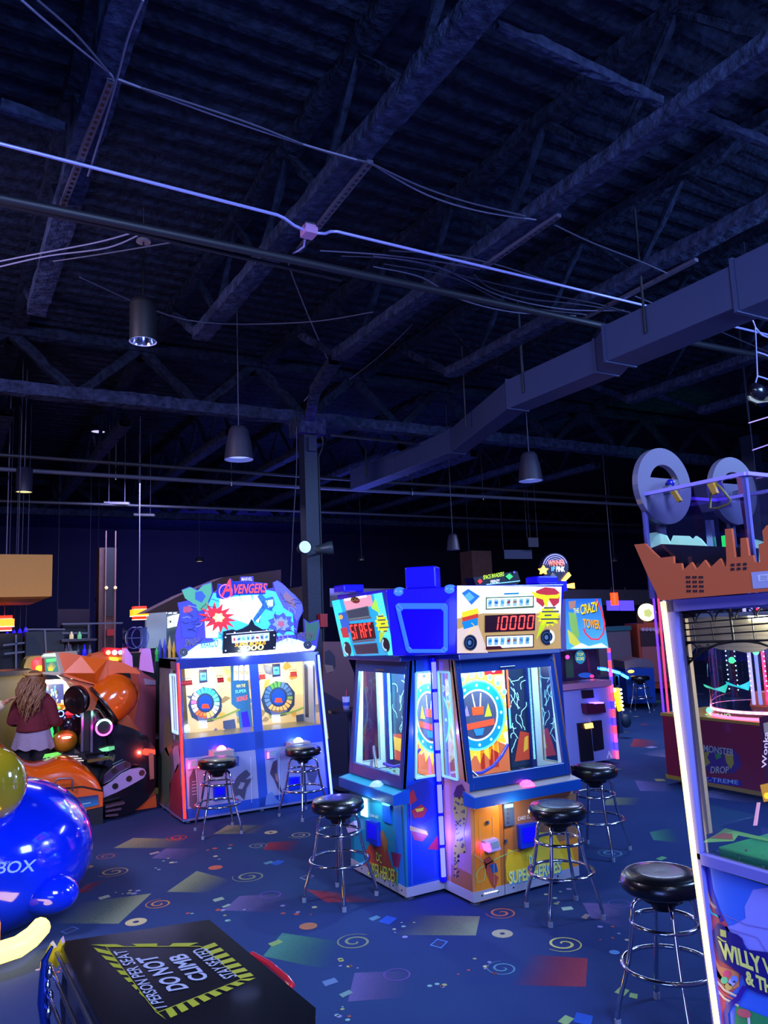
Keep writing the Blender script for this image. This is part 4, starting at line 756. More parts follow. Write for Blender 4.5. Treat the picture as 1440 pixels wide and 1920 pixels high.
# ---- lower front art
mA = MB(); fa = Panel(mA, (u0, v0 - 0.0015, 0.3), (0, -1, 0), 0.0008)
fa.poly([(889, 1518), (940, 1505), (1080, 1488), (1086, 1640), (893, 1693)], mat('front_print_orange', '#f08c20', 0.4, coat=0.3), 0)
fa.poly([(935, 1506), (960, 1503), (965, 1668), (940, 1675)], mat('front_print_brown', '#b86c2c', 0.4), 1); fa.poly([(960, 1503), (1080, 1488), (1081, 1570), (963, 1600)], mat('front_print_umber', '#9c6c48', 0.4), 1)
fa.poly([(948, 1620), (952, 1592), (975, 1598), (1000, 1582), (1010, 1560), (1040, 1562), (1050, 1582), (1072, 1590), (1078, 1615), (1060, 1640), (960, 1665), (950, 1650)], ink('#f0c020'), 2)
fa.poly([(985, 1600), (1015, 1570), (1040, 1580), (1060, 1612), (1000, 1640)], ink('#ffd838'), 3)
fa.line([(889, 1602), (900, 1610), (912, 1620), (908, 1650), (897, 1655), (893, 1640), (900, 1628), (935, 1608), (970, 1593)], 2.2, ink('#b8c060'), 4)
fa.poly([(906, 1612), (918, 1605), (928, 1618), (922, 1634), (935, 1645), (928, 1668), (920, 1655), (912, 1635)], ink('#b84838'), 4); fa.poly([(918, 1622), (930, 1618), (934, 1634), (924, 1638)], ink('#28508c'), 5)
for dx, dy, c in ((1.6, 1.6, '#209cd8'), (0, 0, '#fffb80')):
    fa.text('SUPER HEROES', (955 + dx, 1659 + dy), (1052 + dx, 1636 + dy), (954 + dx, 1634 + dy), ink(c), 5 if dx else 7, .035); fa.text('DC', (993 + dx, 1624 + dy), (1006 + dx, 1621 + dy), (992 + dx, 1603 + dy), ink(c), 5 if dx else 7, .035)
fa.line([(944, 1507), (947, 1678)], 0.8, ink('#3a2a20'), 6); fa.line([(908, 1676), (934, 1670)], 1.6, glow('#ffffff', 1.2), 8)
fa.text('CARD OUT', (971, 1539), (1000, 1533), (971, 1532), ink('#f0f0f0'), 8)
fa.line([(899, 1535), (924, 1531), (927, 1660)], 0.8, ink('#c8a070'), 6); fa.line([(899, 1535), (903, 1668)], 0.8, ink('#c8a070'), 6)
mA.build('front_print', ISL)
def onR(x, y, o=0.0): return PV(x, y, v0 - o)
def fbox(pts, d, mt, name, fn=onR, off=0.002, dv=(0, -1, 0), lab=None, bev=0.0):
    m = MB(); m.prism([fn(x, y, off) for x, y in pts], Vector(dv) * d, mt); return m.build(name, ISL, bevel=bev)
BP = mat('ticket_blue_plastic', '#1238d8', 0.3, coat=0.3)
fbox([(968, 1546), (1002, 1540), (1004, 1583), (971, 1590)], 0.035, BP, 'card_outlet', bev=0.004); fbox([(973, 1551), (998, 1546), (1000, 1574), (975, 1579)], 0.037, mat('outlet_glow_blue', '#1008e8', 0.3, emit=0.35), 'outlet_window')
fbox([(941, 1507), (960, 1504), (962, 1545), (944, 1549)], 0.02, mat('slot_steel', '#7090b8', 0.3, 0.7), 'coin_slot_plate'); fbox([(943, 1508), (958, 1506), (958, 1512), (943, 1514)], 0.023, lamp('#58c8ff', 6), 'slot_light')
for k in range(4): c = onR(953, 1516 + k * 8, 0.024); m = MB(); m.box(c.x - .008, c.x + .008, c.y - .004, c.y, c.z - .012, c.z + .004, STEEL); m.build('slot_flap', ISL)
for (x, y) in ((913, 1542), (947, 1577)): m = MB(); m.cyl(onR(x, y), 0.014, 0.012, STEEL, 16, (0, -1, 0)); m.cyl(onR(x, y, 0.012), 0.006, 0.003, BLACK, 10, (0, -1, 0)); m.build('lock', ISL)
fbox([(902, 1576), (926, 1569), (932, 1590), (908, 1597)], 0.045, mat('reader_lilac', '#c8b8e8', 0.35), 'card_reader', bev=0.004); fbox([(912, 1578), (926, 1573), (929, 1584), (916, 1588)], 0.048, mat('reader_screen', '#7c90a8', 0.2, emit=0.15), 'reader_screen'); fbox([(903, 1580), (909, 1578), (913, 1592), (907, 1594)], 0.049, lamp('#ff30e0', 8), 'reader_light')
# left station lower print
mA = MB(); fb = Panel(mA, (lu - 0.0015, lv0, 0.3), (-1, 0, 0), 0.0008)
fb.poly([(662, 1500), (752, 1512), (760, 1670), (665, 1616)], mat('front_print_teal', '#1c90b4', 0.4, coat=0.3), 0)
fb.poly([(738, 1508), (752, 1511), (760, 1672), (745, 1664)], mat('front_print_blue', '#1c70d0', 0.4), 1)
fb.poly([(684, 1622), (684, 1600), (693, 1582), (704, 1590), (714, 1560), (722, 1570), (728, 1600), (734, 1622), (745, 1640), (746, 1662), (730, 1655)], ink('#c04c30'), 2); fb.poly([(712, 1562), (718, 1556), (728, 1580), (722, 1600)], ink('#c87828'), 3); fb.poly([(733, 1597), (752, 1602), (747, 1628), (738, 1624)], ink('#8c2454'), 3)
fb.poly([(744, 1632), (747, 1632), (746, 1662), (742, 1658)], ink('#28a060'), 4)
for dx, c in ((1.0, '#12586c'), (0, '#f8f850')): fb.text('SUPER HEROES', (690 + dx, 1640 + dx), (740 + dx, 1655 + dx), (690 + dx, 1615 + dx), ink(c), 5 if dx else 7); fb.text('DC', (706 + dx, 1614 + dx), (716 + dx, 1620 + dx), (705 + dx, 1597 + dx), ink(c), 5 if dx else 7)
fb.text('CARD OUT', (694, 1531), (710, 1535), (694, 1526), ink('#f0f0f0'), 8); fb.line([(681, 1636), (747, 1668), (744, 1625)], 0.8, ink('#9cc8c8'), 5)
mA.build('front_print', ISL)
def onL(x, y, o=0.0): return PU(x, y, lu - o)
fbox([(692, 1536), (713, 1542), (714, 1586), (693, 1575)], 0.03, BP, 'card_outlet', onL, dv=(-1, 0, 0)); fbox([(696, 1541), (711, 1546), (711, 1574), (696, 1568)], 0.033, mat('outlet_glow_blue', '#1008e8'), 'outlet_window', onL, dv=(-1, 0, 0))
fbox([(719, 1506), (734, 1510), (735, 1545), (720, 1539)], 0.012, mat('slot_blue', '#1a6ce8', 0.3), 'coin_slot_plate', onL, dv=(-1, 0, 0)); fbox([(719, 1505), (732, 1508), (732, 1511), (720, 1508)], 0.014, lamp('#30d0ff', 6), 'slot_light', onL, dv=(-1, 0, 0))
fbox([(678, 1495), (689, 1498), (690, 1532), (679, 1528)], 0.012, lamp('#a0e8ff', 2.0), 'coin_slot_plate', onL, dv=(-1, 0, 0)); fbox([(657, 1548), (672, 1538), (676, 1556), (661, 1560)], 0.04, mat('reader_lilac', '#c8b8e8'), 'card_reader', onL, dv=(-1, 0, 0))
# side print on the notch faces: plain shapes in the colours of the photograph, no figure
mA = MB(); fc = Panel(mA, (lu, lv0 - 0.0015, 0.3), (0, -1, 0), 0.0008)
fc.poly([(763, 1466), (836, 1450), (838, 1652), (766, 1680)], mat('side_print_blue', '#0c3cae', 0.35, coat=0.3), 0)
fc.poly([(763, 1474), (800, 1462), (822, 1480), (816, 1530), (790, 1546), (766, 1535)], ink('#142c80'), 1); fc.poly([(765, 1490), (775, 1480), (782, 1500), (768, 1510)], ink('#b02828'), 2); fc.poly([(771, 1520), (790, 1508), (801, 1518), (794, 1532), (776, 1534)], ink('#b02828'), 3); fc.poly([(778, 1517), (795, 1514), (793, 1520), (782, 1523)], ink('#d8c028'), 4)
fc.poly([(768, 1548), (800, 1558), (803, 1566), (769, 1557)], ink('#c8a828'), 4); fc.poly([(771, 1558), (802, 1566), (792, 1578), (776, 1574)], ink('#a02c30'), 3); fc.poly([(802, 1592), (822, 1564), (824, 1594)], ink('#a81828'), 3)
fc.line([(770, 1508), (773, 1660), (830, 1645)], 0.8, ink('#5c88d8'), 5); mA.build('side_print', ISL)
mA = MB(); fd = Panel(mA, (u0 - 0.0015, v0, 0.3), (-1, 0, 0), 0.0008)
fd.poly([(846, 1450), (880, 1470), (886, 1690), (845, 1660)], mat('side_print_mauve', '#b47c8c', 0.35, coat=0.3), 0); fd.poly([(846, 1620), (884, 1640), (886, 1688), (846, 1660)], ink('#a8623c'), 1)
pts = [(850, 1490), (858, 1478), (872, 1482), (876, 1520), (870, 1560), (874, 1600), (860, 1600), (854, 1650), (850, 1600), (856, 1550), (848, 1520)]
fd.poly(pts, ink('#b0a030'), 2)
rd = random.Random(5)
for k in range(60): y = rd.uniform(1492, 1645); x = rd.uniform(852, 871 if y < 1600 else 860); fd.blob(x, y, 1.5, 2.4, ink('#3a2c40'), 3, 6, k)
fd.poly([(850, 1490), (856, 1474), (866, 1470), (872, 1482), (862, 1496)], ink('#4c2440'), 4); mA.build('side_print', ISL)

# ---- play boards seen through the glass
mB_ = MB(); pb = Panel(mB_, (u0, v0 + 0.393, 1.2), (0, -1, 0), 0.0025)
XL, XR = 868, 938
def bp(pts, mt, l): pb.poly(pts, mt, l)
X0 = P_ = None
def LX(x, z): 
    """station-local metres -> point on the board"""
    return (u0 + x, v0 + 0.393, z)
class Board:
    def __init__(s, mb, fr, W): s.mb = mb; s.fr = fr; s.W = W; s.flip = False
    def at(s, x, z, l): return s.fr @ Vector((s.W - x if s.flip else x, 0.392 - 0.002 * l, z))
    def poly(s, pts, mt, l): s.mb.add([s.at(x, z, l) for x, z in pts], [tuple(range(len(pts)))], mt)
    def ring(s, x, z, r0, r1, mt, l, n=36, a0=0, a1=360):
        A = [];
        for r_ in (r0, r1):
            for k in range(n + 1): a = math.radians(a0 + (a1 - a0) * k / n); A.append(s.at(x + r_ * math.cos(a), z + r_ * math.sin(a), l))
        s.mb.add(A, [(i, i + 1, n + 2 + i, n + 1 + i) for i in range(n)], mt)
    def text(s, t, x0, z0, w_, h_, mt, l):
        vs, fs = text_geo(t); s.mb.add([s.at(x0 + a * w_, z0 + b * h_, l) for a, b in vs], fs, mt)
def play_board(fr, W, hue):
    mb = MB(); B = Board(mb, fr, W); B.flip = hue == 'L'; wl_ = W * (0.72 if hue == 'R' else 0.5)
    B.poly([(0.02, 0.74), (wl_, 0.74), (wl_, 1.6), (0.02, 1.6)], glow('#efe2c0', 0.75), 1)
    B.poly([(0.02, 0.74), (wl_, 0.74), (wl_, 0.92), (0.5, 1.0), (0.46, 0.9), (0.4, 1.02), (0.36, 0.88), (0.25, 0.96), (0.12, 0.86), (0.02, 0.98)], glow('#c8683c', 0.7), 2)
    for x in (0.42, 0.50, 0.55): B.poly([(x - .02, 0.78), (x + .02, 0.78), (x + .018, 0.98), (x, 1.05), (x - .015, 0.98)], glow('#a82818', 0.7), 3)
    cx, cz = W * (0.42 if hue == 'R' else 0.24), 1.18; st_ = []
    for k in range(44): a = k * math.pi / 22; q = 0.34 if k % 2 else 0.27; st_.append((min(wl_, max(0.02, cx + q * math.cos(a))), cz + q * 1.05 * math.sin(a)))
    B.poly(st_, glow('#d8c030', 0.9), 3)
    B.ring(cx, cz, 0.245, 0.262, glow('#58ffd8', 1.6, True), 5); B.ring(cx, cz, 0.19, 0.247, glow('#1078e8', 1.3, True), 5); B.ring(cx, cz, 0.178, 0.19, glow('#e8f8ff', 1.3), 6)
    B.ring(cx, cz, 0.001, 0.178, mat('wheel_slate', '#46506c', 0.3, emit=0.3), 5); 
    for k in range(12): a = k * math.pi / 6; x, z = cx + 0.22 * math.cos(a), cz + 0.22 * math.sin(a); B.ring(x, z, 0.001, 0.012, glow('#a8f0ff', 1.3), 7, 10)
    for k in range(8): a = math.radians(30 + k * 17); x, z = cx + 0.30 * math.cos(a), cz + 0.30 * math.sin(a); B.ring(x, z, 0.001, 0.02, glow('#58c8d8', 1.2), 7, 12); B.ring(x, z, 0.02, 0.026, glow('#ffffff', 1.2), 7, 12)
    B.poly([(cx - .05, cz + .0), (cx + .05, cz + .0), (cx + .055, cz + .06), (cx - .055, cz + .06)], glow('#e84820', 1.2), 7)
    B.poly([(cx - .03, cz + .06), (cx - .05, cz + .16), (cx - .04, cz + .16), (cx - .02, cz + .06)], glow('#e8f8f8', 1.2), 7); B.poly([(cx + .02, cz + .06), (cx + .03, cz + .16), (cx + .04, cz + .16), (cx + .03, cz + .06)], glow('#e8f8f8', 1.2), 7)
    B.poly([(cx - .15, cz - .06), (cx + .15, cz - .04), (cx + .15, cz - .085), (cx - .15, cz - .105)], glow('#d84828', 1.0), 7)
    B.poly([(cx + .06, cz - .02), (cx + .13, cz - .02), (cx + .10, cz + .08)], glow('#a8b828', 0.9), 7); B.poly([(cx - .14, cz + .0), (cx - .08, cz), (cx - .10, cz + .08)], glow('#8878d8', 0.9), 7)
    B.poly([(cx - .03, cz - .15), (cx + .03, cz - .15), (cx + .05, cz - .10), (cx - .05, cz - .10)], glow('#2878d0', 1.0), 8)
    for (x, z, w_) in ((0.05, 1.47, 0.12), (wl_ - .2, 1.47, 0.17)):
        B.poly([(x - .01, z - .01), (x + w_ + .01, z - .01), (x + w_ + .01, z + .1), (x - .01, z + .1)], glow('#c88838', .8), 6); B.poly([(x, z), (x + w_, z), (x + w_, z + .085), (x, z + .085)], glow('#a01018', .5), 7)
        n = 2 if w_ < .15 else 3
        for k in range(n): xx = x + w_ * (k + .5) / n; zz = z + 0.045 + (0.014 if k % 2 == 0 and n == 3 or k == 1 and n == 2 else -0.012); B.ring(xx, zz, 0.009, 0.018, glow('#ffe0d8', 2.0), 8, 12)
    if hue == 'R': B.text('SUPER', cx - .07, 1.53, .14, .035, glow('#38b8d8', 1.0), 7); B.text('BONUS', cx - .06, 1.49, .12, .03, glow('#38b8d8', 1.0), 7)
    # dark neon panel at the right of the board
    x0, x1 = wl_ + .015, W - 0.05
    B.poly([(x0, 0.76), (x1, 0.76), (x1, 1.6), (x0, 1.6)], mat('neon_board_dark', '#152a4c', 0.3, emit=0.25), 1)
    rd = random.Random(9)
    for k in range(16):
        a = rd.uniform(0, 6); x = rd.uniform(x0 + .03, x1 - .03); z = rd.uniform(0.98, 1.42); pts = []
        for t in range(8): x = min(x1 - .01, max(x0 + .01, x + 0.018 * math.cos(a))); z += 0.02 * math.sin(a); a += rd.uniform(-.8, .8); pts.append((x, z))
        for i in range(7): (xa, za), (xb, zb) = pts[i], pts[i + 1]; d = math.hypot(xb - xa, zb - za) or 1; nx, nz = -(zb - za) / d * .0022, (xb - xa) / d * .0022; B.poly([(xa + nx, za + nz), (xb + nx, zb + nz), (xb - nx, zb - nz), (xa - nx, za - nz)], glow('#9cf0ff', 1.6), 3)
    B.poly([(x0, 1.2), (x0 + .018, 1.2), (x0 + .018, 1.5), (x0, 1.5)], glow('#ff5828', 1.8, True), 4); B.poly([(x0, 1.05), (x0 + .018, 1.05), (x0 + .018, 1.2), (x0, 1.2)], glow('#58a8ff', 1.8), 4)
    B.poly([(x0 + .03, 0.8), (x1 - .02, 0.8), (x1 - .01, 1.0), (x0 + .10, 1.02)], glow('#a83a20', .6), 4); B.poly([(x0 + .12, 0.86), (x1 - .03, 0.88), (x1 - .02, 0.98), (x0 + .14, 0.97)], glow('#c8a030', .6), 5)
    if hue == 'R': mb.add([fr @ Vector(p) for p in [(x1 + .01, 0.39, 0.76), (W - .02, 0.36, 0.76), (W - .02, 0.36, 1.6), (x1 + .01, 0.39, 1.6)]], [(0, 1, 2, 3)], mat('inner_wall_cyan', '#b4ecf0', 0.4, emit=0.35))
    mb.build('play_board', ISL)
    m = MB(fr); pts = [(0.18, .22, .80), (0.3, .24, .79), (0.42, .26, .82), (0.52, .28, .88), (0.60, .3, .95)]; m.tube(pts, 0.012, mat('ramp_violet', '#3a3ab8', 0.25, emit=0.3), 8); m.tube([(0.06, .2, .92), (0.2, .14, .78)], 0.012, CHROME, 8); m.build('coin_ramp', ISL)
play_board(frR, u1 - u0, 'R'); play_board(frL, lv1 - lv0, 'L')
# small boxed sign and the winner sign stand on the island or behind it
m = MB(); B = Panel(m, (0, 4.9, 0), (0, -1, 0), 0.002); pts = [(887, 1083), (970, 1071), (976, 1090), (968, 1097), (893, 1098)]
m.prism([PV(x, y, 4.9) for x, y in pts], (0, 0.12, 0), BLACK); g = thing('boxed_game', 'long black game box lying on top of the 10000 side', 'game box', PV(930, 1097, 4.96)); 
m.build('box', g); m = MB(); B = Panel(m, (0, 4.897, 0), (0, -1, 0), 0.002)
B.text('SPACE INVADERS', (906, 1087), (945, 1080), (906, 1079), glow('#b8d820', 1.0), 2); B.text('FRENZY', (920, 1094), (937, 1092), (920, 1088), glow('#f0f0ff', .9), 2); B.blob(900, 1090, 5, 5, glow('#e83028', 1), 2, 8, 0, .3); B.blob(955, 1081, 7, 6, glow('#38d858', 1), 2, 8, 0, .3); B.blob(964, 1073, 3, 2.5, ink('#8878b8'), 2, 4)
B.line([(912, 1096), (968, 1090), (975, 1089)], 1.6, glow('#78b8ff', 1), 2); m.build('printed_front', g)
# =================================================================== double comic cabinet on the left
AV = thing('pinball_prize_cabinet', 'wide two player blue cabinet with lit comic header and red and blue edge tubes', 'arcade machine', (2.96, 8.4, 0))
ax0, ax1, ay0, ay1 = 2.15, 3.78, 7.93, 8.95
def ayf(z): return ay0 + 0.02 + (0.26) * z / 1.56 if z > 0 else ay0
AVB = mat('comic_cabinet_blue', '#1848b8', 0.35, coat=0.3)
def front(m, xa, xb, za, zb, mt, d=0.02, o=0.0):
    m.hexa([(xa, ayf(za) - o, za), (xb, ayf(za) - o, za), (xb, ayf(za) - o + d, za), (xa, ayf(za) - o + d, za), (xa, ayf(zb) - o, zb), (xb, ayf(zb) - o, zb), (xb, ayf(zb) - o + d, zb), (xa, ayf(zb) - o + d, zb)], mt)
sideM = mat('comic_side_print', '#6c5c70', 0.4, coat=0.2, var=0.6, scale=7)
m = MB()
for x in (ax0, ax1 - 0.02):
    m.prism([(x, ayf(0.05), 0.05), (x, ay1, 0.05), (x, ay1, 0.78), (x, ayf(0.78), 0.78)], (0.02, 0, 0), sideM)
    m.prism([(x, ayf(0.78) + 0.24, 0.78), (x, ay1, 0.78), (x, ay1, 1.60), (x, ayf(1.6) + 0.24, 1.60)], (0.02, 0, 0), sideM)
    m.prism([(x, ayf(1.50), 1.50), (x, ay1, 1.50), (x, ay1, 1.60), (x, ayf(1.6), 1.60)], (0.02, 0, 0), sideM)
m.box(ax0, ax1, ay1 - 0.02, ay1, 0.05, 1.6, mat('comic_back', '#202030', 0.6)); m.box(ax0, ax1, ay0 + 0.3, ay1, 1.58, 1.6, AVB); m.build('cabinet_body', AV)
m = MB(); front(m, ax0, ax1, 0.05, 0.14, AVB); front(m, ax0, ax1, 0.62, 0.80, AVB); front(m, ax0, ax0 + 0.05, 0.05, 1.56, AVB); front(m, ax1 - 0.05, ax1, 0.05, 1.56, AVB)
cxm = (ax0 + ax1) / 2 + 0.03; front(m, cxm - 0.05, cxm + 0.05, 0.05, 1.56, AVB); front(m, ax0, ax1, 1.5, 1.6, mat('comic_top_rail', '#10248c', 0.3, coat=0.3)); m.build('front_frame', AV, bevel=0.003)
m = MB(); m.box(ax0 - 0.004, ax1 + .004, ay0 + 0.02, ay1, 0.03, 0.05, mat('comic_base_edge', '#8890c8', 0.4, 0.4)); m.build('base_edge', AV)
for a, b in ((ax0 + 0.05, cxm - 0.05), (cxm + 0.05, ax1 - 0.05)):
    m = MB(); front(m, a, b, 0.14, 0.62, mat('comic_door_grey', '#8c94c0', 0.4, coat=0.2), 0.012, -0.004); m.build('lower_door', AV)
    m = MB(); m.add([(a, ayf(0.8) + 0.01, 0.8), (b, ayf(0.8) + .01, 0.8), (b, ayf(1.5) + .01, 1.5), (a, ayf(1.5) + .01, 1.5)], [(0, 1, 2, 3)], GLASS); m.build('front_window', AV)
for (x, col, k) in ((ax0 + 0.012, '#ff1c0c', 4.5), (ax1 - 0.012, '#3a48ff', 11)):
    m = MB(); m.tube([(x, ayf(0.06) - 0.022, 0.06), (x, ayf(0.8) - 0.022, 0.80), (x, ayf(1.56) - 0.022, 1.56)], 0.014, lamp(col, k), 10); m.build('edge_tube_light', AV, label='glowing %s edge tube' % ('red' if x < 3 else 'blue'))
    m = MB(); m.tube([(x, ayf(0.06) - 0.006, 0.05), (x, ayf(1.56) - 0.006, 1.57)], 0.02, mat('tube_channel', '#3040a0', 0.4), 8); m.build('tube_channel', AV)
for x in (ax0 + 0.07, cxm, ax1 - 0.07):
    for y in (ay0 + 0.1, ay1 - 0.1): m = MB(); m.cyl((x, y, 0), 0.025, 0.03, mat('caster_clear', '#a0a0b0', 0.3), 12, (0, 0, 1)); m.build('caster', AV)
m = MB(); zs = ((0.86, 1.44)); x = ax0 - 0.004
for a, b in (((x, ayf(.86) + .02, .86), (x, ayf(1.44) + .02, 1.44)), ((x, ayf(.86) + .02, .86), (x, ayf(.8) + .25, .86)), ((x, ayf(1.44) + .02, 1.44), (x, ayf(1.44) + .25, 1.44)), ((x, ayf(.8) + .25, .86), (x, ayf(1.44) + .25, 1.44))): m.bar(a, b, 0.02, 0.02, mat('side_window_lit_trim', '#b8ecff', 0.3, emit=0.5))
m.build('side_window_trim', AV)
m = MB(); m.add([(ax0 + .01, ayf(.78) + .02, .8), (ax0 + .01, ayf(.78) + .24, .8), (ax0 + .01, ayf(1.5) + .24, 1.5), (ax0 + .01, ayf(1.5) + .02, 1.5)], [(0, 1, 2, 3)], GLASS); m.build('side_window', AV)
# play field: backboard leaning with the glass, 0.3 behind it, drawn with the photograph's pixel frame
by = ay0 + 0.62; nB = Vector((0, -1, 0)); m = MB(); m.box(ax0 + .03, ax1 - .03, by, by + 0.02, 0.78, 1.58, mat('comic_board_back', '#806838', 0.5)); m.box(ax0 + .03, ax1 - .03, ay0 + 0.18, by, 0.78, 0.80, mat('comic_tray', '#a8a078', 0.3, 0.2)); m.build('play_board', AV)
m = MB(); bb = Panel(m, (ax0, by - 0.001, 1), nB, 0.002)
YL = grad('comic_yellow', '#fff0b8', '#c89c58', emit=0.7)
bb.poly([(345, 1236), (596, 1222), (616, 1385), (356, 1410)], YL, 0, [(0, 0.1), (0.2, 1), (1, 1), (0.9, 0)])
rd = random.Random(11)
for k in range(40): x = rd.uniform(352, 600); y = rd.uniform(1245, 1370); bb.blob(x, y, rd.uniform(4, 12), rd.uniform(5, 14), glow(rd.choice(['#ffe9a0', '#e8b850', '#a89060', '#d8a048', '#fff0c0', '#98a060', '#586878', '#c8d8d0', '#7898a8']), 0.6), 1, 7, rd.uniform(0, 3), 0.3)
# three bottle shaped prize bay between the halves
for dx in (0, 1):
    ox = 0 if dx == 0 else 137; oy = 0 if dx == 0 else -11
    def q(*p): return [(x + ox, y + oy) for x, y in p]
    bb.poly(q((373, 1256), (388, 1255), (389, 1279), (374, 1281)), ink('#18306c'), 3); bb.poly(q((375, 1262), (386, 1261), (387, 1275), (376, 1276)), glow('#48d8f8', 1.3, True), 4); bb.poly(q((377, 1266), (384, 1265), (385, 1269), (378, 1270)), glow('#1060a8', 1), 5)
    bb.poly(q((338, 1277), (360, 1275), (361, 1284), (339, 1286)), ink('#a01018'), 3); bb.poly(q((407, 1271), (419, 1270), (420, 1279), (408, 1280)), ink('#a01018'), 3)
    bb.seg7('----' if dx == 0 else '0000', (340 + ox, 1284 + oy), (359 + ox, 1282.5 + oy), (340 + ox, 1277.5 + oy), glow('#ff5040', 2.2), 4); bb.seg7('--' if dx == 0 else '00', (409 + ox, 1278.5 + oy), (418 + ox, 1278 + oy), (409 + ox, 1272.5 + oy), glow('#ff5040', 2.2), 4)
    bb.text('TICKETS', (340 + ox, 1275 + oy), (358 + ox, 1273.5 + oy), (340 + ox, 1272 + oy), ink('#2868a8'), 4); bb.text('BONUS', (406 + ox, 1269 + oy), (419 + ox, 1268 + oy), (406 + ox, 1266 + oy), ink('#608030'), 4)
    cx_, cy_ = 385 + ox, 1318 + oy
    bb.blob(cx_, cy_ + 4, 32, 35, ink('#48607c'), 3, 9, 0.35); 
    cols = ['#38e0c8', '#58f0ff', '#88ffd8', '#ffffff', '#ffb060', '#ff7030', '#ff5828', '#ffffff', '#ff60a8', '#ffffff', '#40a8ff', '#38d8e8'] if dx == 0 else ['#5c84b8', '#5878a0', '#80a060', '#f0b060', '#f0b060', '#f0b860', '#f0b060', '#6088b0', '#4878a8', '#5080b0', '#60a848', '#60a848']
    for k in range(20):
        a = k * math.pi / 10 - 1.2; c = cols[int(k * 12 / 20)]; ca, sa = math.cos(a) * 1.2, math.sin(a) * 1.15; w_ = 2.8
        bb.poly([(cx_ + 14 * ca - w_ * sa * .7, cy_ + 16 * sa + w_ * ca * .7), (cx_ + 22 * ca - w_ * sa, cy_ + 25 * sa + w_ * ca), (cx_ + 22 * ca + w_ * sa, cy_ + 25 * sa - w_ * ca), (cx_ + 14 * ca + w_ * sa * .7, cy_ + 16 * sa - w_ * ca * .7)], glow(c, 2.2 if dx == 0 else 0.9, dx == 0), 5)
    bb.blob(cx_, cy_, 13, 15, glow('#2050b0', 0.7), 5, 20); bb.poly([(cx_ - 7, cy_ + 10), (cx_ + 8, cy_ + 10), (cx_ + 5, cy_ + 2), (cx_ - 5, cy_ + 2)], glow('#ff4020', 1.6), 6); bb.poly([(cx_ - 12, cy_ + 33), (cx_ + 12, cy_ + 32), (cx_ + 18, cy_ + 24), (cx_ - 16, cy_ + 25)], ink('#8890b0'), 5)
    bb.poly(q((372, 1348), (388, 1347), (389, 1365), (374, 1366)), glow('#f8f8ff', 0.9), 3); bb.line(q((345, 1372), (375, 1382), (380, 1384)), 1.6, ink('#e8e8f0'), 6); bb.line(q((392, 1384), (406, 1366)), 4, ink('#a8b0c8'), 6)
    bb.poly(q((379, 1373), (391, 1372), (391, 1382), (380, 1383)), glow('#88e838', 1.0), 7); bb.line(q((379, 1377), (391, 1376)), 0.8, ink('#306018'), 8)
    bb.line(q((388, 1350), (404, 1348), (420, 1343), (436, 1336), (450, 1330)), 3.5, glow('#90a850', .6), 5); bb.poly(q((418, 1352), (440, 1348), (444, 1375), (420, 1378)), ink('#687898'), 4); bb.blob(420 + ox, 1371 + oy, 3, 4, glow('#ffffff', 2.5), 7, 10)
    rd = random.Random(20 + dx)
    for k in range(16): bb.blob(rd.uniform(362, 440) + ox, rd.uniform(1384, 1394) + oy, rd.uniform(2, 5), 1.5, mat('chip_' + str(k % 3), ['#b0b8c8', '#686850', '#405860'][k % 3], 0.25, 0.6), 6, 7, rd.uniform(0, 2))
bb.poly([(432, 1243), (462, 1240), (476, 1385), (452, 1390), (446, 1330), (434, 1320)], glow('#3878a8', 0.5), 2)
for k in range(3): x = 438 + k * 10; bb.poly([(x, 1262), (x, 1250), (x + 3, 1245), (x + 6, 1244), (x + 9, 1249), (x + 9, 1261), (x + 9, 1275), (x, 1276)], glow('#f0f0d0', 1.0), 3); bb.text('750', (x + 1, 1265), (x + 8, 1264), (x + 1, 1259), ink('#c89820'), 4)
bb.text('WIN THE', (443, 1290), (460, 1288), (443, 1284), glow('#e8e080', 1), 4); bb.text('SUPER', (441, 1300), (462, 1298), (441, 1294), glow('#78e0c8', 1), 4); bb.text('BONUS', (444, 1316), (464, 1312), (444, 1307), glow('#ff5838', 1.3), 4)
bb.poly([(452, 1336), (464, 1333), (474, 1383), (458, 1386)], lamp('#2418e8', 2.2), 4)
m.build('play_board_art', AV)
m = MB(); m.box(ax0 + .1, cxm - .1, ayf(1.5) + .04, ayf(1.5) + .07, 1.53, 1.545, lamp('#fff0d0', 4)); m.box(cxm + .1, ax1 - .1, ayf(1.5) + .04, ayf(1.5) + .07, 1.53, 1.545, lamp('#fff0d0', 4)); m.build('interior_light', AV)
point('cabinet_interior_light', (2.55, 8.28, 1.42), 3, (1, .9, .75), .05); point('cabinet_interior_light', (3.4, 8.28, 1.42), 3, (1, .9, .75), .05)
LW = mat('comic_liner', '#c4d0e8', .4); m = MB(); m.box(ax1 - .06, ax1 - .04, ayf(1.5) + .04, by - .01, 0.8, 1.5, LW); m.build('inner_wall', AV)
m = MB(); m.add([(ax1 - .061, by - .16, .85), (ax1 - .061, by - .06, .85), (ax1 - .061, by - .06, 1.45), (ax1 - .061, by - .16, 1.45)], [(0, 1, 2, 3)], ink('#3c4468')); m.build('inner_wall_panel', AV)
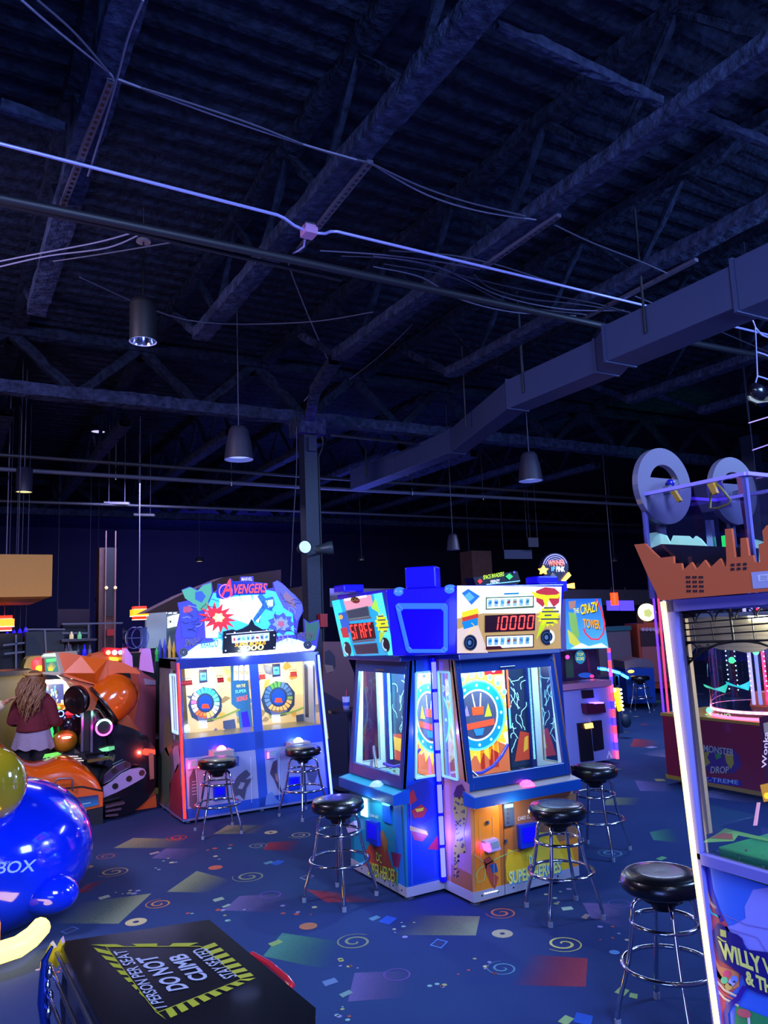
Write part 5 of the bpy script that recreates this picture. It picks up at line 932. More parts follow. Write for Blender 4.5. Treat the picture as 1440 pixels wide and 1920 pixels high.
# buttons on white blocks, card readers, ticket doors, printed doors
for (x, y, col, hot) in ((414, 1405, '#ff50c8', '#ff9050'), (558, 1390, '#c0e8ff', '#b8a8e8')):
    c = PV(x, y, ay0 + 0.06); m = MB(); m.box(c.x - .11, c.x + .11, c.y - .10, c.y + 0.07, c.z - .10, c.z - .0, mat('button_block', '#b8a8a8', 0.4)); m.build('button_block', AV, bevel=0.006)
    m = MB(); m.lathe([(0.05, 0), (0.045, 0.02), (0.02, 0.04), (0.001, 0.042)], (c.x, c.y - .02, c.z), lamp(col, 9), 18); m.build('push_button', AV)
for (x, y) in ((359, 1432), (506, 1413)):
    c = PV(x, y, ay0 + 0.13); m = MB(); m.box(c.x - .05, c.x + .05, c.y - .05, c.y + .02, c.z - .045, c.z + .045, mat('reader_dark_lilac', '#a890d0', 0.35)); m.build('card_reader', AV, bevel=0.004); m = MB(); m.box(c.x - .02, c.x + .04, c.y - .054, c.y - .05, c.z - .02, c.z + .03, mat('reader_screen', '#7c90a8')); m.build('reader_screen', AV); m = MB(); m.box(c.x - .052, c.x - .03, c.y - .056, c.y - .05, c.z - .04, c.z + .02, lamp('#f040ff', 8)); m.build('reader_light', AV)
for (x, y) in ((411, 1486), (551, 1468)):
    c = PV(x, y, ay0 + 0.06); m = MB(); m.box(c.x - .065, c.x + .065, c.y - .02, c.y + .05, c.z - .07, c.z + .07, BP); m.build('ticket_door', AV, bevel=0.004); m = MB(); m.box(c.x - .045, c.x + .045, c.y - .024, c.y - .02, c.z - .02, c.z + .05, mat('outlet_glow_blue', '#1008e8')); m.build('ticket_window', AV)
m = MB(); dp = Panel(m, (ax0, ayf(0.38) - 0.0 , 0.38), Vector((0, -1, 0.166)), 0.001)
for pts, c in [([(432, 1475), (446, 1455), (456, 1447), (462, 1443), (470, 1452), (460, 1462), (474, 1458), (462, 1478), (458, 1500), (448, 1490), (440, 1494), (438, 1482)], '#3c3c5c'), ([(450, 1466), (460, 1468), (454, 1480), (446, 1478)], '#8c90b0'), ([(512, 1428), (520, 1424), (520, 1450), (524, 1470), (530, 1488), (522, 1480), (514, 1462), (506, 1450)], '#3c2c50'), ([(516, 1450), (521, 1452), (522, 1468), (517, 1462)], '#a87878'),
                ([(355, 1458), (364, 1440), (368, 1470), (372, 1500), (366, 1520), (355, 1512)], '#4c3c58'), ([(497, 1510), (500, 1490), (510, 1484), (520, 1500), (530, 1505)], '#5878c0'), ([(575, 1445), (590, 1435), (596, 1450), (588, 1472), (578, 1462)], '#40406c')]:
    if c in ('#3c2c50', '#4c3c58', '#5878c0', '#40406c'): m.build('door_print', AV); m = MB(); dp = Panel(m, (ax0, ayf(0.38) - 0.0 , 0.38), Vector((0, -1, 0.166)), 0.001)
    dp.poly(pts, ink(c), 2)
m.build('door_print', AV); m = MB(); dp = Panel(m, (ax0, ayf(0.38) - 0.0 , 0.38), Vector((0, -1, 0.166)), 0.001)
for k in range(5): dp.line([(360, 1466 + k * 6), (371, 1464 + k * 6)], 1.2, ink('#a8a0c0'), 3)
for pts in ([(470, 1419), (472, 1505)], [(523, 1413), (524, 1500)], [(368, 1436), (372, 1530)]): dp.line(pts, 0.8, ink('#c8d0f0'), 3)
dp.poly([(432, 1420), (448, 1418), (448, 1436), (433, 1438)], ink('#2444a0'), 2); dp.poly([(435, 1422), (445, 1421), (445, 1434), (436, 1435)], ink('#7c88b8'), 3); m.build('door_print', AV)
m = MB(); sp_ = Panel(m, (ax0 - 0.002, 8, 0.4), (-1, 0, 0), 0.001)
for pts, c in [([(296, 1420), (312, 1400), (322, 1430), (318, 1500), (306, 1518), (297, 1500)], '#4c5c48'), ([(318, 1470), (334, 1430), (340, 1500), (342, 1540), (318, 1526)], '#8c2c3c'), ([(306, 1360), (316, 1340), (326, 1400), (316, 1418), (306, 1400)], '#6c6850'), ([(323, 1400), (334, 1398), (338, 1428), (328, 1450)], '#9c8cb0')]: sp_.poly(pts, ink(c), 1)
m.build('side_print', AV)
# header: cut out comic skyline sign in layers (shapes and colours only, no figures), logo lettering, speakers
hv = ay0 + 0.33
HS = mat('header_speaker', '#14182c', 0.4)
m = MB(); out = [(331, 1222), (329, 1190), (338, 1150), (333, 1130), (352, 1126), (341, 1106), (356, 1100), (372, 1106), (380, 1096), (397, 1091), (400, 1112), (408, 1106), (409, 1094), (425, 1098), (432, 1084), (438, 1090), (450, 1090), (451, 1081), (475, 1081), (476, 1091), (503, 1094), (500, 1104), (513, 1102), (512, 1092), (520, 1088), (530, 1094), (538, 1105), (552, 1114), (566, 1130), (569, 1145), (560, 1164), (556, 1190), (572, 1185), (570, 1160), (580, 1168), (598, 1162), (600, 1175), (594, 1215), (588, 1222), (450, 1236), (340, 1240)]
m.prism([PV(x, y, hv) for x, y in out], (0, 0.03, 0), mat('header_backing_violet', '#5a50c8', 0.4, emit=0.10)); m.build('header_sign', AV)
m = MB(); ha = Panel(m, (ax0, hv, 1.9), (0, -1, 0), 0.003)
ha.poly([(400, 1112), (440, 1108), (500, 1106), (520, 1110), (548, 1140), (552, 1190), (470, 1200), (400, 1200), (384, 1150)], glow('#38a8ff', 1.5, True), 1)
ha.poly([(412, 1122), (470, 1116), (480, 1150), (470, 1172), (410, 1150)], glow('#b8ecff', 2.6, True), 2); ha.poly([(474, 1116), (492, 1116), (494, 1140), (484, 1168), (474, 1160)], glow('#c8f4ff', 2.4, True), 2); ha.poly([(384, 1165), (400, 1160), (412, 1176), (408, 1196), (386, 1196)], glow('#a8e4ff', 2.2), 2)
ha.poly([(340, 1234), (352, 1222), (372, 1208), (400, 1204), (410, 1196), (430, 1212), (510, 1208), (540, 1196), (560, 1200), (592, 1212), (590, 1218), (450, 1232)], glow('#90d8ff', 2.2, True), 3)
ha.poly([(345, 1233), (360, 1222), (400, 1216), (430, 1224), (510, 1214), (560, 1208), (586, 1213), (588, 1219), (450, 1231)], glow('#f0fbff', 5.0, True), 4)
# left green burst, slabs, red swoosh, blue swoosh, ring badge
ha.poly([(341, 1107), (357, 1101), (370, 1108), (381, 1097), (396, 1093), (397, 1112), (390, 1128), (394, 1140), (372, 1146), (360, 1130), (347, 1122)], glow('#4c9c7c', 0.7), 2); ha.poly([(366, 1110), (378, 1108), (386, 1118), (378, 1130), (366, 1124)], glow('#3458b8', 0.7), 3)
ha.poly([(334, 1132), (352, 1128), (368, 1134), (372, 1170), (366, 1196), (342, 1196), (338, 1160)], glow('#3c48b8', 0.55), 3); ha.poly([(344, 1138), (356, 1136), (362, 1144), (352, 1150), (343, 1148)], glow('#a04868', 0.8), 4)
sw = []
for k in range(28): a_ = k * math.pi / 14; q_ = 1.0 if k % 2 else 0.55; sw.append((408 + 36 * q_ * math.cos(a_) + 6 * math.sin(a_), 1158 + 30 * q_ * math.sin(a_)))
ha.poly(sw, glow('#d82834', 0.9), 4); ha.blob(410, 1158, 12, 10, glow('#ffb070', 2.0), 5, 12, 0, .3); ha.blob(411, 1158, 4, 4, glow('#ffffff', 3.5), 6, 12)
ha.poly([(482, 1118), (490, 1112), (498, 1122), (512, 1118), (516, 1134), (508, 1146), (498, 1142), (486, 1158), (478, 1166), (474, 1160), (484, 1146), (492, 1134)], glow('#2868c8', 0.8), 4); ha.poly([(498, 1126), (512, 1124), (512, 1136), (502, 1140)], glow('#a8d8f8', 1.2), 5)
ha.blob(527, 1170, 26, 22, glow('#4858b8', .6), 5, 18, 0, .25); ha.blob(527, 1170, 17, 14, glow('#7c90d8', .8), 6, 14, .3, .3); ha.blob(527, 1170, 8, 7, glow('#a85878', .8), 7, 10, .3, .3)
ha.poly([(512, 1092), (520, 1089), (534, 1098), (552, 1116), (567, 1134), (566, 1150), (556, 1166), (548, 1150), (532, 1140), (522, 1120), (516, 1108)], glow('#5c60b8', 0.5), 3); ha.poly([(536, 1108), (550, 1122), (556, 1142), (540, 1132), (530, 1118)], glow('#8c6c88', 0.5), 4)
ha.poly([(573, 1186), (571, 1162), (580, 1170), (597, 1164), (598, 1176), (592, 1200), (574, 1204)], glow('#3c6c5c', 0.35), 2)
# lettering
ha.poly([(405, 1111), (409, 1096), (424, 1099), (432, 1085), (439, 1091), (502, 1095), (497, 1114), (440, 1116), (432, 1120), (418, 1124), (406, 1120)], glow('#1428a0', 0.6), 5)
ha.ring(423, 1109, 13, 14, 0.16, glow('#c868c8', 1.2), 7, 26); ha.text('A', (414, 1119), (436, 1117), (420, 1087), glow('#ff3040', 1.6, True), 8)
for c, d, l in (('#ffb0a0', 0.0, 9),): ha.text('VENGERS', (436, 1113.5), (498, 1111), (439, 1096), glow('#ff4440', 1.5, True), l)
ha.poly([(451, 1081), (475, 1080.5), (475, 1090), (451, 1090.5)], ink('#6858c0'), 6); ha.text('MARVEL', (453, 1089), (473, 1088.5), (453, 1083), glow('#c8c0ff', 0.9), 8)
for k, (x0, y0, w_, t, c) in enumerate([(346, 1212, 26, 'SMASH!', '#5c6878'), (376, 1216, 32, 'KRAKOO', '#2878b8'), (514, 1206, 28, 'SFFT', '#8c7cd8'), (556, 1200, 30, 'KTHOOM', '#5c5464')]): ha.text(t, (x0, y0), (x0 + w_, y0 - 3), (x0 + 2, y0 - 14), glow(c, 0.6), 7)
for (x, y) in ((344, 1223), (577, 1209)): ha.blob(x, y, 8.5, 8.5, HS, 8, 26); ha.ring(x, y, 8, 8, 0.15, STEEL, 9); ha.ring(x, y, 5, 5, 0.25, ink('#707890'), 9); ha.blob(x, y, 1.8, 1.8, ink('#a0a8b8'), 10)
rd = random.Random(77)
for k in range(60):                                             # loose comic hatching
    x = rd.uniform(345, 560); y = rd.uniform(1122, 1200); a = rd.uniform(0, 6); P_ = [(x, y)]
    for t in range(4): a += rd.uniform(-.7, .7); P_.append((P_[-1][0] + 4 * math.cos(a), P_[-1][1] + 4 * math.sin(a)))
    if not (395 < x < 480 and 1130 < y < 1190): ha.line(P_, 1.1, ink(rd.choice(['#141c4c', '#283470', '#c8d8f8', '#30205c'])), 11)
m.build('header_art', AV)
m = MB(); m.prism([PV(x, y, hv - 0.05) for x, y in [(417, 1226), (419, 1184), (436, 1180), (444, 1182), (456, 1178), (466, 1172), (472, 1160), (478, 1172), (492, 1180), (512, 1181), (519, 1186), (517, 1218), (470, 1222)]], (0, 0.03, 0), mat('score_frame_black', '#101020', 0.35, coat=0.3)); m.build('score_frame', AV)
m = MB(); hb = Panel(m, (ax0, hv - 0.051, 1.9), (0, -1, 0), 0.0015)
hb.poly([(434, 1192), (505, 1186), (505, 1201), (435, 1206)], glow('#a8c0e8', 0.9), 1)
for k in range(8): x = 436 + k * 8.6; hb.poly([(x, 1193.5 - k * .65), (x + 7, 1193 - k * .65), (x + 7, 1203 - k * .65), (x, 1204 - k * .65)], glow(['#e0a8b8', '#88b8e8', '#88d8a8', '#78b8e0', '#7888c8', '#c8a0a0', '#8898d0', '#a8e0e0'][k], .8), 2); hb.blob(x + 3.5, 1199 - k * .65, 2, 3.4, ink(['#c84858', '#3058b8', '#38a868', '#2868a8', '#303c78', '#904038', '#384890', '#2888a0'][k]), 3, 7, k)
hb.text('SUPER BONUS', (440, 1213), (498, 1208), (441, 1206), glow('#ff9820', 1.8), 2); hb.text('3000', (446, 1222), (494, 1218), (447, 1212), glow('#ffe060', 2.0, True), 3)
hb.line([(424, 1189), (513, 1182)], 1.2, glow('#c8c8ff', .8), 2)
for (x, y) in ((423, 1195), (423, 1220), (514, 1191), (514, 1214), (440, 1186), (470, 1184), (500, 1182)): hb.blob(x, y, 1.5, 1.5, glow('#e8e8ff', 0.8), 3, 8)
m.build('score_art', AV)
point('header_glow', (2.95, 8.05, 1.66), 4, (.55, .75, 1.0), .1)
point('red_tube_glow', (2.08, 7.85, 0.5), 5, (1, .08, .05), .1); point('red_tube_glow', (2.08, 7.9, 1.1), 3, (1, .08, .05), .1)
point('blue_tube_glow', (3.86, 7.85, 0.5), 6, (.1, .12, 1), .1); point('blue_tube_glow', (3.86, 7.95, 1.1), 5, (.1, .12, 1), .1)
# =================================================================== factory topped coin game on the right
WU = 2.6
WP = thing('coin_pusher_game', 'tall lavender coin game with orange factory skyline, warm edge light and glass front', 'arcade machine', (3.05, 1.75, 0))
LAV = mat('lavender_frame', '#706ab8', 0.5)
def pw(x, y, o=0.0): return PU(x, y, WU + o)
wv0, wv1 = 1.2, 2.19
m = MB()
fo = [(1250, 1125), (1440, 1112), (1540, 1104), (1560, 2010), (1352, 2010)]
def strip(pts, d=0.03, o=0.0, mt=LAV): m.prism([pw(x, y, o) for x, y in pts], (d, 0, 0), mt)
strip([(1247, 1126), (1262, 1126), (1312, 1600), (1300, 1600)]); strip([(1300, 1600), (1312, 1600), (1366, 2100), (1362, 2100)]); strip([(1249, 1126), (1600, 1100), (1600, 1118), (1251, 1148)]); strip([(1300, 1598), (1620, 1690), (1620, 1712), (1302, 1618)]); m.build('front_frame', WP, bevel=0.003)
m = MB(); p0 = pw(1354, 2000); m.box(WU + 0.03, 3.45, wv0, p0.y, 0.03, 0.86, mat('cabinet_side_lavender', '#7c76c0', 0.5)); m.build('lower_cabinet', WP)
m = MB(); m.box(WU + 0.03, 3.45, wv0, wv1 + 0.04, 1.9, 1.955, LAV); m.build('roof_panel', WP)
m = MB(); m.tube([pw(1357, 2010, -0.012), pw(1303, 1620, -0.012), pw(1243, 1128, -0.012)], 0.011, lamp('#ffe07a', 2.4), 10); m.build('edge_tube_light', WP, label='warm white glowing edge tube')
m = MB(); m.tube([pw(1354, 2010, 0.012), pw(1243, 1128, 0.012)], 0.014, mat('edge_channel', '#b8b0e8', 0.4), 8); m.build('edge_channel', WP)
m = MB(); strip([(1262, 1146), (1600, 1118), (1600, 1690), (1312, 1600)], 0.003, 0.02, GLASS); m.build('front_window', WP)
for (y, nm) in ((wv1 + 0.03, 'side_window'),): m = MB(); m.add([(WU + .05, y, .9), (3.45, y, .9), (3.45, y, 1.9), (WU + .05, y, 1.9)], [(0, 1, 2, 3)], ACRYL); m.build(nm, WP)
m = MB(); m.box(3.42, 3.46, wv1 - 0.02, wv1 + 0.03, 0.86, 1.9, LAV); m.box(3.42, 3.46, wv0, wv0 + .05, 0.86, 1.9, LAV); m.build('rear_post', WP)
m = MB(); strip([(1264, 1150), (1276, 1150), (1318, 1575), (1311, 1590)], 0.012, 0.03, mat('inner_black_edge', '#1c1426', 0.4)); m.build('inner_edge', WP)
m = MB(); strip([(1270, 1160), (1284, 1160), (1330, 1563), (1312, 1568)], 0.02, 0.07, mat('inner_tan_post', '#b8a088', 0.5)); m.build('inner_post', WP)
m = MB(); m.box(WU + .08, 3.3, wv0 + .1, wv1 - .05, 1.87, 1.885, mat('light_tray', '#d8d8c8', 0.5)); q = pw(1400, 1130, 0.12); m.box(q.x, q.x + .05, wv0 + .1, q.y, 1.855, 1.87, lamp('#f4ffd0', 16)); m.build('interior_light', WP)
point('interior_glow', (2.69, 1.7, 1.84), 9, (1, 1, .8), .01)
# wrought iron arch
IR = mat('wrought_iron_black', '#0a0812', 0.4)
def it(pts, r=0.0035, o=0.06): m.tube([pw(x, y, o) for x, y in pts], r, IR, 6)
m = MB(); strip([(1258, 1152), (1276, 1150), (1286, 1258), (1273, 1259)], 0.01, 0.055, IR); strip([(1258, 1142), (1500, 1118), (1500, 1128), (1260, 1152)], 0.01, 0.055, IR); m.build('arch_frame', WP)
m = MB()
for (a, b) in (((1272, 1170), (1500, 1151)), ((1273, 1182), (1500, 1164)), ((1274, 1194), (1500, 1178)), ): it([a, b], 0.0032)
it([(1275, 1205), (1500, 1198)], 0.005); m.build('arch_rails', WP)
m = MB()
for (x, y0, y1, r) in ((1303, 1172, 1205, .003), (1338, 1166, 1203, .003), (1375, 1140, 1201, .006), (1414, 1158, 1199, .003), (1450, 1154, 1198, .003)): it([(x - (y1 - y0) * .12, y0), (x + 1, y1)], r)
m.build('arch_bars', WP)
m = MB()
for (x, y, rx, ry) in ((1286, 1168, 16, 18), (1321, 1166, 16, 19), (1358, 1163, 17, 20), (1398, 1159, 18, 20), (1437, 1156, 18, 20)): it([(x - rx * math.cos(a * math.pi / 12), y - ry * math.sin(a * math.pi / 12)) for a in range(13)], .0028)
m.build('arch_hoops', WP)
m = MB(); it([(1281, 1257), (1290, 1245), (1304, 1231), (1322, 1218), (1345, 1208), (1372, 1203), (1400, 1202), (1425, 1206), (1450, 1214)], .005)
it([(1295 + 12 * math.cos(a * math.pi / 10), 1220 + 14 * math.sin(a * math.pi / 10)) for a in range(21)], .003)
for cx_, cy_, s_ in ((1312, 1213, 6), (1288, 1235, 6), (1328, 1210, 4), (1283, 1244, 4)): it([(cx_ + s_ * (1 - k / 16) * math.cos(k * .6), cy_ + s_ * (1 - k / 16) * math.sin(k * .6)) for k in range(13)], .002)
m.build('arch_scrolls', WP)
bw = nodes('printed_tan_brick'); mm, nt, bb_ = bw; br = nt.nodes.new('ShaderNodeTexBrick'); br.inputs['Scale'].default_value = 22; br.inputs['Color1'].default_value = (*srgb('#a89c8c'), 1); br.inputs['Color2'].default_value = (*srgb('#988c80'), 1); br.inputs['Mortar'].default_value = (*srgb('#786c68'), 1)
tc = nt.nodes.new('ShaderNodeTexCoord'); mp = nt.nodes.new('ShaderNodeMapping'); mp.inputs['Rotation'].default_value = (math.pi / 2, 0, math.pi / 2); nt.links.new(tc.outputs['Object'], mp.inputs[0]); nt.links.new(mp.outputs[0], br.inputs[0]); nt.links.new(br.outputs[0], bb_.inputs['Base Color'])
m = MB(); pts = [(1276, 1160), (1500, 1136), (1500, 1230), (1470, 1226), (1440, 1215), (1425, 1222), (1400, 1224), (1380, 1220), (1350, 1218), (1330, 1212), (1300, 1216), (1281, 1238)]; m.prism([pw(x, y, .13) for x, y in pts], (0.01, 0, 0), mm); m.build('brick_valance', WP)
# green play field
GN = mat('playfield_green', '#1f8c50', 0.45, coat=0.2, var=0.3, scale=14); GL = mat('playfield_lime', '#6cb050', 0.4); TQ = mat('playfield_brown', '#8c4c3c', 0.5)
zt_ = PU(1312, 1580, 2.65).z
m = MB(); m.box(2.66, 3.2, wv0 + .05, 2.125, 0.86, zt_, GN); m.build('playfield_deck', WP, bevel=0.006)
m = MB(); fpz = Panel(m, (2.7, 1.8, zt_ + 0.001), (0, 0, 1), 0.001); fpz.poly([(1314, 1580), (1340, 1566), (1360, 1553), (1440, 1572), (1440, 1578), (1384, 1566), (1376, 1577)], GL, 1); fpz.poly([(1330, 1571), (1355, 1562), (1373, 1563), (1374, 1574)], TQ, 2)
m.hexa([(2.72, 1.3, zt_), (3.1, 1.3, zt_), (3.1, 1.95, zt_), (2.78, 1.95, zt_), (2.8, 1.3, zt_ + .03), (3.1, 1.3, zt_ + .06), (3.1, 1.9, zt_ + .06), (2.86, 1.9, zt_ + .02)], TQ); m.build('playfield_trim', WP)
m = MB(); fq = Panel(m, (2.658, 1.8, .9), (-1, 0, 0), 0.001)
rd = random.Random(4)
for k in range(22): fq.blob(rd.uniform(1318, 1438), rd.uniform(1592, 1632), rd.uniform(1, 3.5), rd.uniform(2, 5), ink(rd.choice(['#7cb08c', '#b8b098', '#2c6c54', '#9c8c80'])), 1, 6, rd.uniform(0, 3), .3)
m.build('playfield_flecks', WP)
m = MB(); m.prism([pw(x, y, .2) for x, y in ((1423, 1346), (1480, 1330), (1490, 1470), (1436, 1462))], (0.01, 0, 0), mat('inner_sign_plum', '#3c1438', 0.4)); m.build('inner_sign', WP)
m = MB(); iq = Panel(m, (WU + .198, 1.8, 1.2), (-1, 0, 0), .001); iq.text('Wonka', (1437, 1440), (1441, 1372), (1428, 1440), glow('#d8c8f0', .6), 1); iq.poly([(1431, 1356), (1450, 1352), (1452, 1372), (1433, 1376)], ink('#a89c9c'), 1)
iq.poly([(1425, 1472), (1450, 1466), (1452, 1500), (1432, 1504)], glow('#c89028', .5), 1); iq.blob(1438, 1492, 6, 6, glow('#ffb020', 1.5), 2, 10); m.build('inner_sign_print', WP)
m = MB(); m.prism([pw(x, y, .14) for x, y in ((1419, 1505), (1424, 1505), (1418, 1548), (1412, 1548))], (0.006, 0, 0), glow('#e8a8c8', .5)); m.build('pink_tab', WP)
# front art, lettering only and plain candy colours
m = MB(); wa = Panel(m, (WU + .026, 1.8, .4), (-1, 0, 0), .0012)
wa.poly([(1313, 1621), (1600, 1712), (1600, 2060), (1366, 2060)], mat('print_sky', '#3468e0', 0.4, coat=0.3), 0)
wa.poly([(1313, 1621), (1322, 1624), (1345, 1700), (1380, 1760), (1395, 1800), (1385, 1850), (1362, 1870), (1352, 2020), (1344, 1850)], mat('print_candy_red', '#b8485c', 0.4), 1)
wa.line([(1324, 1624), (1332, 1670), (1344, 1705), (1354, 1728)], 7, mat('print_violet', '#30189c', 0.3), 3); wa.line([(1318, 1655), (1323, 1690), (1334, 1712), (1350, 1720)], 4, ink('#38b0b8'), 3); wa.line([(1322, 1660), (1330, 1690), (1342, 1704)], 5, ink('#d8a880'), 3)
wa.line([(1335, 1770), (1342, 1820), (1360, 1850)], 7, ink('#c87860'), 2); wa.poly([(1334, 1785), (1350, 1812), (1385, 1822), (1386, 1850), (1366, 1858), (1344, 1830)], ink('#d0805c'), 2)
for k, (a, c) in enumerate([(0, '#e0c8b0'), (9, '#c84858'), (16, '#e0c8b0')]): wa.line([(1341, 1836 + a), (1358, 1856 + a), (1385, 1870 + a)], 4, ink(c), 3)
for (x, y, c) in ((1363, 1826, '#d83878'), (1358, 1838, '#58c890'), (1372, 1842, '#a8a8f0'), (1366, 1850, '#c8b060'), (1377, 1836, '#6888e8')): wa.blob(x, y, 7, 7, ink(c), 4, 9)
wa.line([(1396, 1850), (1384, 1872), (1368, 1884), (1360, 1900), (1362, 1925)], 10, mat('print_violet', '#30189c'), 5); wa.poly([(1380, 1885), (1440, 1908), (1500, 1930), (1500, 2000), (1372, 2000)], ink('#289058'), 2)
wa.blob(1395, 1900, 14, 8, ink('#d05c68'), 4, 14, .3); wa.line([(1403, 1900), (1405, 1925)], 5, ink('#e8d8d8'), 3); wa.poly([(1396, 1700), (1412, 1668), (1440, 1664), (1480, 1690), (1500, 1800), (1440, 1795), (1412, 1790), (1395, 1770), (1350, 1758), (1342, 1740), (1375, 1735), (1398, 1722)], mat('print_pale_violet', '#8c8ce8', 0.4), 1)
wa.line([(1360, 1716), (1400, 1734), (1440, 1742)], 1.5, ink('#7c6cc0'), 3); wa.line([(1368, 1742), (1420, 1758), (1440, 1790)], 1.5, ink('#7c6cc0'), 3)
wa.poly([(1337, 1745), (1345, 1730), (1357, 1736), (1364, 1746), (1382, 1752), (1392, 1760), (1398, 1780), (1470, 1790), (1560, 1806), (1560, 1880), (1440, 1868), (1420, 1862), (1400, 1852), (1392, 1830), (1366, 1810), (1348, 1800), (1340, 1770)], mat('print_navy', '#201878', 0.35), 6)
wa.text('WILLY WONKA', (1352, 1797), (1540, 1872), (1346, 1762), ink('#e8e878'), 8, .045); wa.poly([(1350, 1742), (1361, 1745), (1362, 1758), (1351, 1755)], ink('#d0d068'), 8); wa.line([(1345, 1756), (1355, 1764), (1362, 1766)], 2.5, ink('#d0d068'), 8)
wa.text('& THE', (1399, 1845), (1462, 1872), (1396, 1818), ink('#e8e878'), 8, .045); m.build('front_print', WP)
# orange skyline header
OR = mat('skyline_orange', '#c4562c', 0.5, coat=0.15)
sk = [(1189, 1021), (1209, 1019), (1222, 1033), (1236, 1046), (1262, 1043), (1263, 1056), (1277, 1056), (1280, 1070), (1296, 1054), (1305, 1068), (1321, 1050), (1331, 1065), (1350, 1047), (1358, 1062), (1361, 1062), (1362, 1048), (1359, 992), (1371, 991), (1378, 1045), (1389, 1044), (1388, 1009), (1399, 1008), (1404, 1042), (1412, 1041), (1415, 1054), (1425, 1054), (1422, 1021), (1432, 1017), (1429, 996), (1437, 985), (1455, 984), (1460, 1030), (1520, 1020), (1540, 1100), (1237, 1126), (1214, 1078)]
m = MB(); m.prism([PU(x, y, WU - .05) for x, y in sk], (0.012, 0, 0), OR); m.build('skyline_sign', WP)
m = MB(); so = Panel(m, (WU - .0505, 1.8, 2), (-1, 0, 0), .0008); DK = ink('#1a1020')
for r_ in range(4):
    for c_ in range(3):
        x = 1286 + c_ * 12 + r_ * .4; y = 1080 + r_ * 8.6
        for d in (0, 4.6): so.poly([(x + d, y), (x + d + 3.6, y), (x + d + 3.6, y + 4.6), (x + d, y + 5)], DK, 1)
m.build('factory_windows', WP); m = MB(); so = Panel(m, (WU - .0505, 1.8, 2), (-1, 0, 0), .0008)
for r_ in range(2):
    for c_ in range(3): x = 1370 + c_ * 11.5; y = 1057 + r_ * 8 - c_ * .7; so.poly([(x, y), (x + 7, y - .5), (x + 7, y + 4.5), (x, y + 5)], DK, 1)
m.build('factory_windows', WP); m = MB(); so = Panel(m, (WU - .0505, 1.8, 2), (-1, 0, 0), .0008); so.poly([(1408, 1073), (1470, 1068), (1472, 1100), (1412, 1104)], ink('#9c98b8'), 1); so.poly([(1420, 1078), (1470, 1073), (1472, 1086), (1422, 1090)], ink('#c8c4d8'), 2)
lines_of_text(so, 1422, 1440, 1080, 3, 3, ink('#585870'), 3, .8); m.build('notice_plate', WP)
m = MB(); m.prism([PU(x, y, WU + .02) for x, y in ((1215, 1030), (1240, 1020), (1420, 1028), (1420, 1075), (1240, 1085))], (0.01, 0, 0), mat('dark_wedge', '#1c2038', 0.4)); m.build('dark_shroud', WP)
m = MB(); m.prism([PU(x, y, WU + .10) for x, y in ((1212, 1030), (1217, 1000), (1228, 998), (1248, 1004), (1256, 1019), (1262, 1004), (1290, 1005), (1298, 1012), (1304, 1005), (1312, 1010), (1326, 1026), (1326, 1036))], (0.01, 0, 0), glow('#a8f0d8', .75)); m.prism([PU(x, y, WU + .10) for x, y in ((1409, 1010), (1430, 1016), (1440, 1060), (1420, 1055))], (0.01, 0, 0), glow('#a8f0d8', .75)); m.build('mint_hills', WP, label='pale mint lit hill cut outs')
# clear prize box with two wheels behind
bx0, bx1, bv0, bv1 = WU + .0, WU + .5, PU(1398, 888, WU).y, PU(1200, 932, WU).y; ztp = PU(1200, 932, WU).z
m = MB(); m.box(bx0, bx0 + .006, bv0, bv1, 1.955, ztp, ACRYL); m.box(bx0, bx1, bv1 - .006, bv1, 1.955, ztp, ACRYL); m.box(bx1 - .006, bx1, bv0, bv1, 1.955, ztp, ACRYL); m.box(bx0, bx1, bv0, bv0 + .006, 1.955, ztp, ACRYL); m.build('clear_box', WP)
m = MB(); RL = mat('box_rim_lilac', '#a890e8', 0.25, coat=.5)
for (p, q) in (((bx0, bv0), (bx0, bv1)), ((bx0, bv1), (bx1, bv1)), ((bx1, bv1), (bx1, bv0)), ((bx1, bv0), (bx0, bv0))): m.bar((*p, ztp + .007), (*q, ztp + .007), .022, .014, RL)
m.build('box_rim', WP)
m = MB()
for (x, y) in ((bx0 + .01, bv1 - .01), (bx0 + .01, bv0 + .012)): m.box(x - .008, x + .008, y - .008, y + .008, 1.955, ztp, mat('box_edge_pale', '#9088c8', 0.2))
m.build('box_corner', WP)
m = MB(); m.prism([PU(1217, 934, bx0 + .3), PU(1288, 968, bx0 + .3), PU(1372, 950, bx0 + .3), PU(1350, 900, bx0 + .3)], (0.004, 0, 0), glass('violet_chute', '#d8b8f8', .12)); m.build('chute', WP)
YA = mat('yellow_arm', '#e0a020', 0.4, coat=.3)
for pts in ([(1254, 918), (1262, 916), (1276, 938), (1270, 942)], [(1323, 904), (1335, 902), (1344, 924), (1336, 928)]): m = MB(); m.prism([PU(x, y, bx0 + .1) for x, y in pts], (0.015, 0, 0), YA); m.build('yellow_arm', WP)
m = MB(); m.tube([PU(x, y, bx0 + .12) for x, y in ((1334, 908), (1331, 953), (1345, 953), (1366, 945), (1370, 938), (1352, 915), (1340, 904))], 0.005, mat('olive_frame', '#8c7c30', .4), 6, closed=True); m.build('triangle_frame', WP)
m = MB(); m.ball(PU(1257, 906, bx0 + .14), .018, mat('blue_knob', '#1c1890', .3), 14); m.build('blue_knob', WP)
